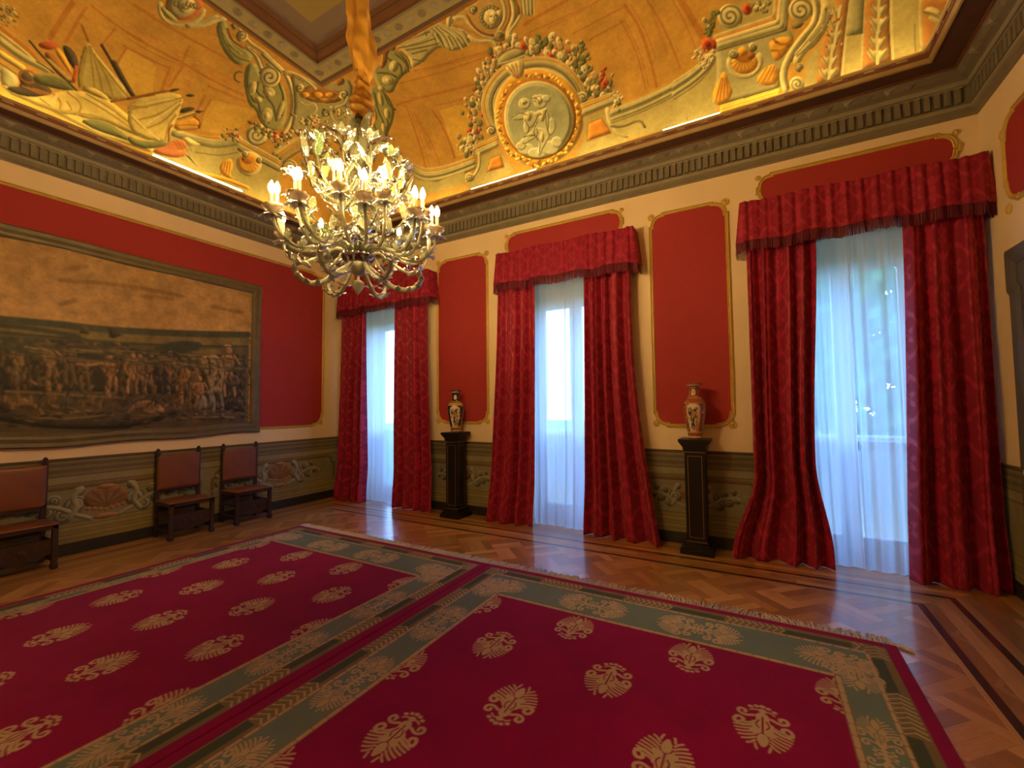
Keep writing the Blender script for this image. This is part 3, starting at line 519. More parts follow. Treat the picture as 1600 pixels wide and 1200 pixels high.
[1,0,1,7,2,2,20,749,174,741,211,750,239,772,259,804,274,836,279,880,274,917,261,944,239,960,213,967,190,963,173],[4,0,1,7,4,200,15,1,20,718,177,72,-21,-22,-56],
[4,0,1,7,4,0,15,1,20,984,175,65,-21,-13,-56],[2,0,1,7,0,857,161,615,-111,-61,-574],[2,0,1,12,0,857,161,597,-108,-59,-559],[2,0,1,13,0,967,125,25,15,13,-16],
[2,0,1,28,0,958,125,16,-29,-18,-6],[2,0,1,28,0,951,122,27,13,11,-17],[2,0,1,13,0,954,114,12,-30,-19,-4],[2,0,1,28,0,949,109,30,9,9,-18],[2,0,1,28,0,941,108,9,-31,-20,-2],
[2,0,1,13,0,941,102,32,6,8,-19],[2,0,1,28,0,943,95,6,-32,-20,0],[2,0,1,28,0,936,93,33,3,6,-19],[2,0,1,13,0,938,85,2,-32,-21,3],[2,0,1,28,0,935,77,34,-1,4,-20],
[2,0,1,28,0,929,78,-2,-32,-21,5],[2,0,1,13,0,923,76,35,-4,2,-20],[2,0,1,28,0,922,71,-5,-32,-21,7],[2,0,1,28,0,918,61,35,-8,-1,-20],[2,0,1,13,0,909,68,-9,-30,-21,9],
[2,0,1,28,0,907,63,35,-11,-3,-19],[2,0,1,28,0,899,62,-13,-29,-20,11],[2,0,1,13,0,896,59,35,-15,-5,-19],[2,0,1,28,0,890,51,-17,-27,-19,14],[2,0,1,28,0,881,62,34,-19,-8,-17],
[2,0,1,13,0,879,49,-20,-25,-18,15],[2,0,1,28,0,874,51,33,-22,-10,-17],[2,0,1,28,0,867,53,-23,-22,-17,17],[2,0,1,13,0,859,53,31,-26,-12,-15],
[2,0,1,28,0,853,50,-27,-19,-15,18],[2,0,1,28,0,846,65,28,-28,-15,-13],[2,0,1,13,0,840,61,-31,-14,-13,19],[2,0,1,28,0,834,48,27,-31,-16,-12],
[2,0,1,28,0,824,52,-33,-11,-11,21],[2,0,1,13,0,819,56,23,-33,-19,-9],[2,0,1,28,0,816,74,-36,-6,-8,21],[2,0,1,28,0,807,65,19,-34,-20,-7],[2,0,1,13,0,804,72,-37,-3,-6,21],
[2,0,1,28,0,799,80,14,-34,-22,-4],[2,0,1,28,0,794,84,-38,1,-3,21],[2,0,1,13,0,786,86,9,-35,-23,-2],[2,0,1,28,0,777,85,-39,5,0,21],[2,0,1,28,0,776,96,4,-34,-23,1],
[2,0,1,13,0,765,98,-39,10,3,20],[2,0,1,28,0,761,102,-1,-34,-24,3],[2,0,1,28,0,754,107,-38,13,6,19],[2,0,1,13,0,753,114,-6,-32,-23,6],[2,0,1,28,0,752,119,-37,16,9,18],
[2,0,1,28,0,762,131,-11,-30,-22,8],[2,0,1,13,0,754,134,-34,19,12,16],[2,0,1,28,0,747,139,-16,-28,-22,10],[2,0,1,28,0,742,147,-31,23,15,14],
[2,0,1,13,0,757,154,-20,-25,-20,12],[2,0,1,28,0,747,159,-27,25,17,12],[2,0,1,28,0,745,163,-24,-23,-18,13],[2,0,1,13,0,743,170,-23,27,18,10],
[2,0,1,28,0,743,176,-28,-20,-16,15],[2,0,1,28,0,756,180,-19,28,20,8],[2,0,1,13,0,756,186,-31,-16,-13,16],[2,0,1,28,0,745,193,-15,29,21,6],
[2,0,1,28,0,745,203,-34,-13,-11,17],[2,0,1,13,0,761,202,-10,30,22,4],[2,0,1,28,0,754,213,-35,-9,-8,17],[2,0,1,28,0,769,209,-6,30,22,2],[2,0,1,13,0,766,219,-36,-6,-5,17],
[2,0,1,28,0,776,219,-1,30,22,-1],[2,0,1,28,0,772,229,-36,-3,-3,18],[2,0,1,13,0,780,229,3,29,22,-2],[2,0,1,28,0,783,235,-36,1,0,17],[2,0,1,28,0,783,243,8,28,21,-4],
[2,0,1,13,0,791,244,-35,4,2,17],[2,0,1,28,0,797,249,12,26,20,-7],[2,0,1,28,0,810,238,-34,8,5,17],[2,0,1,13,0,813,244,15,25,19,-8],[2,0,1,28,0,813,257,-33,10,7,16],
[2,0,1,28,0,824,244,18,23,18,-10],[2,0,1,13,0,828,250,-31,13,9,15],[2,0,1,28,0,834,253,21,21,16,-11],[2,0,1,28,0,840,255,-29,16,11,14],[2,0,1,13,0,844,252,24,19,15,-12],
[2,0,1,28,0,851,250,-27,18,12,13],[2,0,1,28,0,858,253,26,16,13,-14],[2,0,1,13,0,863,262,-24,20,14,11],[2,0,1,28,0,869,260,28,13,11,-14],[2,0,1,28,0,873,249,-21,22,15,10],
[2,0,1,13,0,879,251,29,11,9,-15],[2,0,1,28,0,888,257,-18,24,16,8],[2,0,1,28,0,888,247,30,8,7,-16],[2,0,1,13,0,899,250,-15,25,17,6],[2,0,1,28,0,898,237,32,4,5,-16],
[2,0,1,28,0,906,245,-12,26,18,5],[2,0,1,13,0,913,241,32,1,3,-16],[2,0,1,28,0,920,243,-9,27,18,3],[2,0,1,28,0,925,238,32,-2,1,-16],[2,0,1,13,0,919,222,-5,28,19,1],
[2,0,1,28,0,933,232,32,-4,-1,-16],[2,0,1,28,0,936,224,-2,27,19,-1],[2,0,1,13,0,931,213,32,-8,-3,-16],[2,0,1,28,0,939,215,1,27,19,-3],[2,0,1,28,0,935,206,31,-10,-5,-16],
[2,0,1,13,0,944,204,4,27,19,-4],[2,0,1,28,0,941,196,30,-14,-7,-15],[2,0,1,28,0,952,194,8,26,19,-6],[2,0,1,13,0,948,187,29,-16,-9,-14],[2,0,1,28,0,960,186,11,25,18,-8],
[2,0,1,28,0,957,179,27,-19,-11,-13],[2,0,1,13,0,959,174,14,24,17,-10],[2,0,1,28,0,953,170,26,-21,-12,-12],[2,0,1,28,0,966,163,17,22,17,-11],
[2,0,1,13,0,966,156,23,-24,-14,-10],[2,0,1,28,0,956,152,20,20,16,-13],[2,0,1,28,0,965,146,21,-25,-15,-9],[2,0,1,13,0,967,142,22,18,15,-14],
[2,0,1,28,0,950,136,18,-28,-17,-7],[2,0,1,13,0,857,160,513,-93,-50,-479],[2,0,1,7,0,857,159,478,-86,-47,-450],[2,0,1,8,0,857,159,453,-82,-45,-429],
[2,0,1,29,0,857,159,435,-79,-42,-413],[2,0,1,30,0,807,103,123,-35,-15,-73],[2,0,1,30,0,839,84,140,-40,-11,-68],[2,0,1,30,0,874,87,140,-41,-14,-89],
[2,0,1,30,0,897,95,77,-23,-11,-68],[2,0,1,30,0,794,115,75,-21,-12,-53],[0,0,1,30,1,1,785,186,800,194,823,188,825,175,801,176],
[0,0,1,30,1,1,891,160,905,146,899,121,882,114,880,135],[0,0,1,30,1,1,860,184,890,176,888,148,877,123,849,135,845,164],
[0,0,1,30,1,1,820,188,842,189,863,177,853,159,834,147,817,159],[0,0,1,30,1,1,853,181,877,182,891,181,885,168,858,167],
[0,0,1,30,1,1,821,172,831,153,822,136,812,144,812,159],[0,0,1,30,1,1,849,148,875,133,882,112,871,104,854,87,846,73,835,82,848,106,843,122,832,136],
[0,0,1,30,1,1,850,152,828,140,805,128,809,119,830,118,852,127],[0,0,1,30,1,1,807,134,793,128,802,116,822,116],[2,0,1,30,0,833,208,81,-26,-23,-62],
[2,0,1,30,0,876,199,89,-28,-26,-78],[2,0,1,30,0,893,201,59,-19,-13,-40],[2,0,1,30,0,868,209,56,-18,-14,-40],[2,0,1,24,0,832,211,40,-13,-11,-30],
[2,0,1,24,0,875,202,43,-14,-13,-38],[2,0,1,24,0,834,177,45,-14,-18,-56],[2,0,1,24,0,871,166,41,-13,-18,-62],[2,0,1,24,0,859,119,32,-9,-14,-67],
[2,0,1,24,0,830,134,61,-18,-6,-24],[2,0,1,24,0,860,175,58,-18,-6,-20],[1,0,1,16,2,2,12,788,188,813,193,832,181],[1,0,1,16,2,2,12,821,172,830,150,820,140],
[1,0,1,16,2,2,12,855,158,834,136,852,112,845,84],[1,0,1,16,2,2,12,807,134,841,131,845,114],[1,0,1,16,2,2,12,883,177,876,136,883,115],
[1,0,1,16,2,2,12,855,213,869,211,873,192],[2,0,1,16,0,831,210,13,-4,-4,-11],[2,0,1,16,0,840,209,13,-4,-4,-11],
[0,0,1,8,1,1,805,319,833,329,866,326,880,311,876,304,833,304,805,306],[1,0,1,7,2,2,20,804,311,834,306,876,304],[1,0,1,15,2,2,16,811,323,836,329,866,326,880,311],
[0,0,1,7,1,1,814,303,864,300,867,285,854,266,838,263,825,273],[1,0,1,13,2,2,12,825,299,830,283,834,270],[1,0,1,13,2,2,12,836,297,837,281,838,269],
[1,0,1,13,2,2,12,847,296,844,279,841,268],[1,0,1,13,2,2,12,858,295,850,276,844,267],[1,0,1,7,2,0,25,652,155,732,158],[1,0,1,12,2,0,35,652,149,730,152],
[1,0,1,7,2,0,30,652,141,727,146],[1,0,1,8,2,0,50,653,134,724,139],[1,0,1,9,2,0,22,653,126,721,133],[1,0,1,7,2,0,25,977,160,1065,160],[1,0,1,12,2,0,35,978,154,1063,155],
[1,0,1,7,2,0,30,979,147,1062,150],[1,0,1,8,2,0,50,979,141,1060,144],[1,0,1,9,2,0,22,980,134,1059,138],[0,0,1,11,1,0,657,123,726,124,756,67,763,54,603,44,598,69,628,83],
[0,0,1,31,1,0,692,109,727,112,732,75,672,77],[1,0,1,15,2,0,10,692,109,727,112,732,75,672,77,692,109],[1,0,1,7,2,2,50,660,132,654,98,627,76,603,71],
[4,0,1,7,4,0,15,1,20,613,78,75,-20,-12,-61],[0,0,1,11,1,0,976,130,1038,132,1040,105,1062,68,1080,53,1079,43,948,33,946,51,970,77],
[0,0,1,31,1,0,987,114,1022,116,1042,74,978,73],[1,0,1,15,2,0,10,987,114,1022,116,1042,74,978,73,987,114],[1,0,1,7,2,2,60,1039,129,1040,102,1059,69,1080,56],
[4,0,1,7,4,180,15,1,20,1098,79,48,-15,-4,-46],[0,0,1,11,1,0,1041,116,1116,114,1183,123,1235,135,1285,151,1279,44,1158,43,1093,46,1054,73],
[1,0,1,12,2,2,25,1049,130,1118,130,1184,138,1236,149,1267,161,1287,175],[1,0,1,7,2,2,30,1048,125,1118,126,1184,133,1236,145,1266,158,1286,171],
[1,0,1,8,2,2,50,1047,119,1117,120,1183,128,1236,139,1266,152,1286,166],[1,0,1,9,2,2,20,1046,112,1116,113,1183,121,1235,133,1266,146,1286,159],
[1,0,1,8,2,2,40,1045,105,1116,106,1182,115,1235,127,1265,140,1285,154],[1,0,1,9,2,2,15,1044,97,1115,98,1181,107,1234,120,1265,133,1285,147],
[1,0,1,9,2,2,30,1043,90,1072,79,1113,85,1123,63],[5,0,3,5,5,4,4,28,22,24,10,1059,158,1067,130],[1,0,1,9,2,0,10,1219,86,1217,49],
[1,0,1,0,2,1,30,1119,312,1141,262,1152,196,1158,141],[1,0,1,0,2,1,10,1131,307,1150,258,1163,197],[1,0,1,0,2,1,16,1105,289,1125,224,1134,144],
[1,0,1,0,2,1,10,1112,286,1132,220,1141,147],[1,0,1,0,2,1,20,1164,303,1190,240,1212,159],[1,0,1,0,2,1,60,1227,278,1249,229,1261,203],
[1,0,1,0,2,1,12,1212,284,1229,242,1245,189],[1,0,1,0,2,0,30,905,361,1010,366],[1,0,1,0,2,1,12,952,334,1033,335,1073,340],[1,0,1,0,2,0,20,1031,279,1110,285],
[1,0,1,0,2,0,15,999,303,1116,309],[1,0,1,0,2,1,12,895,342,979,340,1067,338],[2,0,1,2,0,1171,275,18,-1,7,-37],[2,0,1,2,0,1174,260,19,-1,8,-38],
[2,0,1,2,0,1177,246,19,-1,8,-38],[2,0,1,2,0,1180,231,19,-1,9,-39],[2,0,1,2,0,1183,216,19,-1,9,-39],[2,0,1,2,0,1187,201,19,0,9,-40],[2,0,1,2,0,964,334,40,2,3,-16],
[2,0,1,2,0,982,335,39,2,3,-16],[2,0,1,2,0,1000,335,38,1,3,-16],[2,0,1,2,0,1017,336,38,1,3,-16],[2,0,1,2,0,1034,337,37,1,3,-16],[2,0,1,2,0,1051,337,36,1,3,-16],
[5,0,4,4,4,18,5,4,23,35,22,11,1282,233,1273,207,1269,187,1257,165],[0,0,1,11,1,0,1203,116,1251,149,1286,172,1300,168,1297,119,1275,62,1199,55],
[1,0,1,7,2,2,30,1195,137,1236,147,1267,161,1284,175],[1,0,1,8,2,2,50,1194,129,1236,140,1266,155,1284,170],[1,0,1,9,2,2,20,1193,121,1235,132,1266,147,1284,164],
[1,0,1,8,2,2,50,1193,114,1234,125,1265,140,1283,159],[1,0,1,9,2,2,16,1192,103,1234,114,1264,130,1283,151],
[0,0,1,8,1,0,1285,190,1392,186,1413,169,1425,144,1425,101,1401,87,1401,53,1287,58,1271,68,1283,119],[0,0,1,11,1,1,1307,236,1335,237,1392,221,1392,188,1290,193,1292,223],
[1,0,1,7,2,0,30,1284,194,1392,189,1395,226],[1,0,1,31,2,0,30,1285,189,1396,184,1399,224],[1,0,1,7,2,0,50,1286,183,1400,177,1405,222],
[1,0,1,8,2,0,50,1287,175,1406,167,1412,219],[1,0,1,9,2,0,30,1288,168,1411,160,1418,217],[4,0,1,7,4,30,19,-1,20,1314,218,110,-41,-6,-101],
[2,0,1,18,0,1345,219,48,-18,-2,-51],[2,0,1,32,0,1346,220,21,-8,-1,-21],[5,0,3,4,5,9,4,20,22,18,12,1355,218,1380,216,1372,208],
[5,0,1,4,4,18,28,19,13,1289,235,1278,214,1272,201],[2,0,1,18,0,1269,186,60,-21,-5,-60],[2,0,1,32,0,1269,186,30,-11,-2,-30],[2,0,1,32,0,1282,180,23,-8,-3,-47],
[5,0,3,5,5,6,4,23,41,20,14,1246,178,1262,167,1274,159,1256,147],[3,0,1,7,3,-20,200,50,1337,128,146,-30,13,-139],[2,0,1,12,0,1337,126,124,-26,10,-105],
[0,0,1,13,1,1,1310,148,1327,154,1349,146,1361,133,1339,123],[1,0,1,13,2,0,10,1335,140,1360,114],[1,0,1,13,2,0,10,1335,140,1356,108],[1,0,1,13,2,0,10,1335,140,1349,105],
[1,0,1,13,2,0,10,1335,140,1339,105],[1,0,1,13,2,0,10,1335,140,1329,109],[1,0,1,13,2,0,10,1335,140,1321,116],[1,0,1,13,2,0,10,1335,140,1315,125],
[1,0,1,13,2,0,10,1335,140,1312,134],[0,0,1,12,1,1,1325,159,1340,158,1346,138,1326,143],[4,0,1,7,4,0,14,1,20,1317,150,43,-15,-2,-41],
[4,0,1,7,4,180,14,-1,20,1353,150,41,-15,-1,-41],[0,0,1,12,1,1,1293,125,1302,122,1306,101,1314,79,1304,62,1287,58,1273,68,1274,95,1287,108],
[1,0,1,13,2,0,14,1278,69,1292,113],[1,0,1,13,2,0,14,1286,68,1295,112],[1,0,1,13,2,0,14,1294,68,1299,111],[1,0,1,13,2,0,14,1302,68,1302,110],
[0,0,1,12,1,1,1356,89,1374,106,1395,107,1399,64,1368,70],[1,0,1,13,2,0,12,1360,80,1378,104],[1,0,1,13,2,0,12,1369,77,1385,102],[1,0,1,13,2,0,12,1377,74,1391,100],
[1,0,1,13,2,0,12,1386,71,1397,97],[0,0,1,12,1,1,1381,152,1413,149,1425,138,1408,112,1391,109,1385,131],[1,0,1,13,2,2,20,1390,151,1404,135,1423,134],
[1,0,1,13,2,2,20,1387,132,1402,127,1398,111],[1,0,1,13,2,0,20,1404,126,1412,127],[2,0,1,15,0,1395,144,17,-6,0,-11],[0,0,1,28,1,0,1286,58,1401,56,1400,41,1286,39],
[1,0,1,12,2,0,12,1286,55,1401,55],[1,0,1,12,2,0,12,1286,49,1401,49],[1,0,1,12,2,0,12,1285,42,1400,42],[4,0,1,7,4,20,18,-1,20,1436,183,99,-37,2,-97],
[1,0,1,7,2,2,60,1455,203,1464,177,1459,152,1435,134,1414,109,1404,81,1411,47],[1,0,1,9,2,2,30,1462,190,1466,171,1461,147,1439,128,1419,106,1409,79,1414,51],
[0,0,1,26,1,1,1467,199,1486,176,1488,153,1478,133,1463,113,1445,107,1433,85,1423,93,1425,108,1445,130,1465,150,1470,171],[1,0,1,9,2,2,16,1479,172,1476,145,1453,125],
[1,0,1,9,2,2,16,1485,154,1469,128,1449,114],[1,0,1,9,2,2,16,1473,135,1453,119,1431,106],[1,0,1,9,2,0,16,1449,110,1433,98],
[1,0,1,7,2,2,30,1475,177,1472,149,1449,129,1429,111],[0,0,1,9,1,1,1419,169,1445,161,1435,153,1421,157],[4,0,1,7,4,0,16,1,20,1430,53,62,-23,-2,-73],
[4,0,1,7,4,90,13,1,20,1435,84,35,-13,0,-39],[0,0,1,11,1,0,1445,98,1465,108,1490,144,1491,189,1482,193,1487,157,1469,102,1461,41,1442,41],
[0,0,1,33,1,0,1463,41,1473,120,1490,140,1493,189,1516,180,1511,120,1504,40],[0,0,1,11,1,0,1504,40,1511,120,1516,180,1537,172,1537,106,1538,40],
[1,0,1,7,2,0,20,1504,39,1511,120,1516,180],[1,0,1,7,2,0,20,1536,39,1536,107,1536,172],[0,0,1,34,1,0,1510,112,1514,181,1537,172,1537,106],
[0,0,1,26,1,1,1482,36,1474,48,1465,69,1469,73,1476,61,1483,68],[1,0,1,9,2,2,12,1482,38,1475,52,1468,71],[0,0,1,26,1,1,1482,36,1491,42,1500,56,1497,63,1489,57,1483,68],
[1,0,1,9,2,2,12,1482,38,1490,47,1497,60],[0,0,1,26,1,1,1485,58,1478,70,1470,89,1473,94,1480,83,1485,89],[1,0,1,9,2,2,12,1485,60,1479,74,1472,91],
[0,0,1,26,1,1,1485,58,1492,65,1500,78,1497,85,1490,79,1485,89],[1,0,1,9,2,2,12,1485,60,1491,70,1498,82],[0,0,1,26,1,1,1487,80,1482,91,1477,108,1479,113,1484,103,1487,110],
[1,0,1,9,2,2,12,1487,82,1483,94,1478,110],[0,0,1,26,1,1,1487,80,1493,87,1498,100,1496,107,1491,100,1487,110],[1,0,1,9,2,2,12,1487,82,1492,91,1496,104],
[1,0,1,7,2,2,20,1482,36,1488,94,1490,107],[0,0,1,26,1,1,1492,102,1485,113,1478,131,1481,135,1487,125,1492,131],[1,0,1,9,2,2,12,1492,104,1487,117,1480,133],
[0,0,1,26,1,1,1492,102,1499,108,1505,121,1502,127,1497,121,1492,131],[1,0,1,9,2,2,12,1492,104,1497,113,1503,124],
[0,0,1,26,1,1,1495,122,1489,132,1483,149,1485,153,1490,144,1494,150],[1,0,1,9,2,2,12,1495,124,1490,136,1484,151],
[0,0,1,26,1,1,1495,122,1500,128,1505,141,1503,147,1498,141,1494,150],[1,0,1,9,2,2,12,1495,124,1499,133,1504,144],
[0,0,1,26,1,1,1497,141,1493,150,1488,166,1490,171,1494,162,1496,168],[1,0,1,9,2,2,12,1497,143,1494,154,1489,168],
[0,0,1,26,1,1,1497,141,1501,147,1504,160,1502,166,1499,160,1496,168],[1,0,1,9,2,2,12,1497,143,1500,152,1503,163],[1,0,1,7,2,2,20,1492,102,1498,154,1500,166],
[0,0,1,26,1,1,1548,32,1542,44,1535,63,1538,68,1544,56,1549,63],[1,0,1,9,2,2,12,1548,34,1543,48,1537,65],[0,0,1,26,1,1,1548,32,1555,38,1562,52,1559,59,1553,53,1549,63],
[1,0,1,9,2,2,12,1548,34,1554,43,1560,56],[0,0,1,26,1,1,1549,54,1543,65,1537,83,1540,88,1545,78,1549,85],[1,0,1,9,2,2,12,1549,57,1544,69,1539,86],
[0,0,1,26,1,1,1549,54,1555,61,1560,75,1558,81,1553,75,1549,85],[1,0,1,9,2,2,12,1549,57,1554,66,1559,78],[0,0,1,26,1,1,1550,76,1545,86,1541,103,1542,108,1546,98,1549,105],
[1,0,1,9,2,2,12,1549,78,1546,90,1542,105],[0,0,1,26,1,1,1550,76,1553,83,1557,97,1555,103,1552,96,1549,105],[1,0,1,9,2,2,12,1549,78,1553,87,1556,100],
[1,0,1,7,2,2,20,1548,32,1549,90,1550,104],[0,0,1,26,1,1,1552,101,1545,111,1538,128,1540,133,1546,123,1550,129],[1,0,1,9,2,2,12,1551,103,1546,115,1540,130],
[0,0,1,26,1,1,1552,101,1558,106,1563,119,1560,125,1555,119,1550,129],[1,0,1,9,2,2,12,1551,103,1556,111,1561,122],
[0,0,1,26,1,1,1551,121,1546,131,1540,147,1541,151,1547,142,1550,148],[1,0,1,9,2,2,12,1551,123,1547,134,1541,149],
[0,0,1,26,1,1,1551,121,1556,127,1561,139,1558,145,1554,139,1550,148],[1,0,1,9,2,2,12,1551,123,1555,131,1559,142],
[0,0,1,26,1,1,1551,140,1547,149,1542,164,1543,169,1547,160,1549,166],[1,0,1,9,2,2,12,1551,142,1547,153,1543,166],
[0,0,1,26,1,1,1551,140,1554,146,1557,159,1555,164,1552,158,1549,166],[1,0,1,9,2,2,12,1551,142,1553,150,1556,161],[1,0,1,7,2,2,20,1552,101,1550,153,1550,165],
[2,0,1,32,0,1496,146,9,-4,0,-9],[2,0,1,5,0,1504,101,9,-4,0,-10],[2,0,1,32,0,1477,169,10,-4,0,-9],[2,0,1,5,0,1472,144,10,-4,0,-9],[2,0,1,32,0,1481,125,10,-4,0,-9],
[2,0,1,5,0,1471,137,10,-4,0,-9],[2,0,1,32,0,1485,151,10,-4,0,-9],[2,0,1,5,0,1486,159,10,-4,0,-9],[2,0,1,32,0,1499,144,9,-4,0,-9],[2,0,1,5,0,1485,105,10,-4,0,-10],
[2,0,1,32,0,1496,104,10,-4,0,-10],[2,0,1,5,0,1484,164,10,-4,0,-9],[2,0,1,32,0,1491,143,10,-4,0,-9],[2,0,1,5,0,1485,138,10,-4,0,-9],[2,0,1,32,0,1481,140,10,-4,0,-9],
[2,0,1,5,0,1492,148,10,-4,0,-9],[2,0,1,32,0,1487,155,10,-4,0,-9],[2,0,1,5,0,1488,162,9,-4,0,-9],[2,0,1,32,0,1484,122,10,-4,0,-9],[2,0,1,5,0,1496,119,10,-4,0,-9],
[2,0,1,32,0,1495,143,9,-4,0,-9],[2,0,1,5,0,1482,141,10,-4,0,-9],[2,0,1,32,0,1480,105,10,-4,0,-10],[2,0,1,5,0,1496,122,10,-4,0,-9],[2,0,1,32,0,1488,128,10,-4,0,-9],
[2,0,1,5,0,1473,161,10,-4,0,-9],[0,0,1,33,1,0,1535,41,1540,106,1539,170,1574,156,1577,94,1581,41],[0,0,1,26,1,1,1559,43,1550,55,1542,75,1545,79,1553,68,1559,74],
[1,0,1,9,2,2,12,1559,45,1552,59,1544,77],[0,0,1,26,1,1,1559,43,1568,49,1576,62,1573,69,1565,63,1559,74],[1,0,1,9,2,2,12,1559,45,1566,54,1574,65],
[0,0,1,26,1,1,1559,65,1552,77,1544,95,1547,99,1554,89,1559,95],[1,0,1,9,2,2,12,1559,67,1553,80,1546,97],[0,0,1,26,1,1,1559,65,1566,71,1573,84,1570,90,1564,85,1559,95],
[1,0,1,9,2,2,12,1559,67,1565,76,1571,87],[0,0,1,26,1,1,1559,87,1553,97,1548,114,1550,118,1555,109,1558,115],[1,0,1,9,2,2,12,1559,89,1554,101,1549,116],
[0,0,1,26,1,1,1559,87,1564,93,1568,106,1566,112,1562,106,1558,115],[1,0,1,9,2,2,12,1559,89,1563,97,1567,109],[1,0,1,7,2,2,20,1559,43,1558,100,1558,114],
[0,0,1,26,1,1,1560,100,1552,111,1544,129,1547,133,1554,122,1559,128],[1,0,1,9,2,2,12,1560,102,1554,115,1546,130],
[0,0,1,26,1,1,1560,100,1568,105,1575,117,1571,123,1565,118,1559,128],[1,0,1,9,2,2,12,1560,102,1566,110,1572,120],
[0,0,1,26,1,1,1560,120,1553,130,1546,147,1548,151,1554,141,1558,147],[1,0,1,9,2,2,12,1560,122,1554,134,1547,149],
[0,0,1,26,1,1,1560,120,1566,125,1571,137,1569,143,1563,138,1558,147],[1,0,1,9,2,2,12,1560,122,1564,130,1569,140],
[0,0,1,26,1,1,1559,139,1554,149,1549,164,1550,169,1555,160,1557,166],[1,0,1,9,2,2,12,1559,141,1555,152,1550,166],
[0,0,1,26,1,1,1559,139,1563,145,1567,157,1565,163,1561,157,1557,166],[1,0,1,9,2,2,12,1559,141,1562,149,1565,160],[1,0,1,7,2,2,20,1560,100,1558,152,1558,164],
[0,0,1,11,1,0,1581,43,1620,45,1615,135,1576,151],[1,0,1,7,2,0,20,1621,45,1624,44],[1,0,1,7,2,0,25,1624,44,1619,109,1619,134],[1,0,1,7,2,0,20,1582,44,1576,146],
[1,0,1,9,2,0,10,1614,45,1612,93],[0,0,1,33,1,0,1626,43,1622,103,1620,133,1671,113,1712,96,1703,82,1679,41,1664,36],
[0,0,1,31,1,0,1685,107,1708,97,1701,83,1684,60,1678,45,1673,82],[0,0,1,26,1,1,1622,109,1629,115,1642,107,1647,96,1662,91,1668,81,1657,74,1646,78,1636,89,1629,96,1634,99],
[0,0,1,8,1,1,1650,107,1661,112,1685,107,1686,94,1677,83,1667,79,1656,94],[0,0,1,26,1,1,1638,49,1642,61,1653,59,1668,52,1670,42,1663,41,1653,48,1642,48],
[0,0,1,7,1,1,1671,91,1679,85,1683,88,1684,70,1679,50,1675,63],[1,0,1,9,2,2,20,1624,108,1639,98,1657,77],[1,0,1,9,2,2,20,1645,97,1657,88,1663,79],
[1,0,1,9,2,0,20,1653,103,1665,88],[1,0,1,9,2,2,20,1639,51,1649,54,1666,50],[4,0,1,7,4,0,13,1,20,1664,72,23,-10,1,-30],[5,0,3,7,9,32,4,13,22,11,15,1663,67,1672,53,1670,45]]
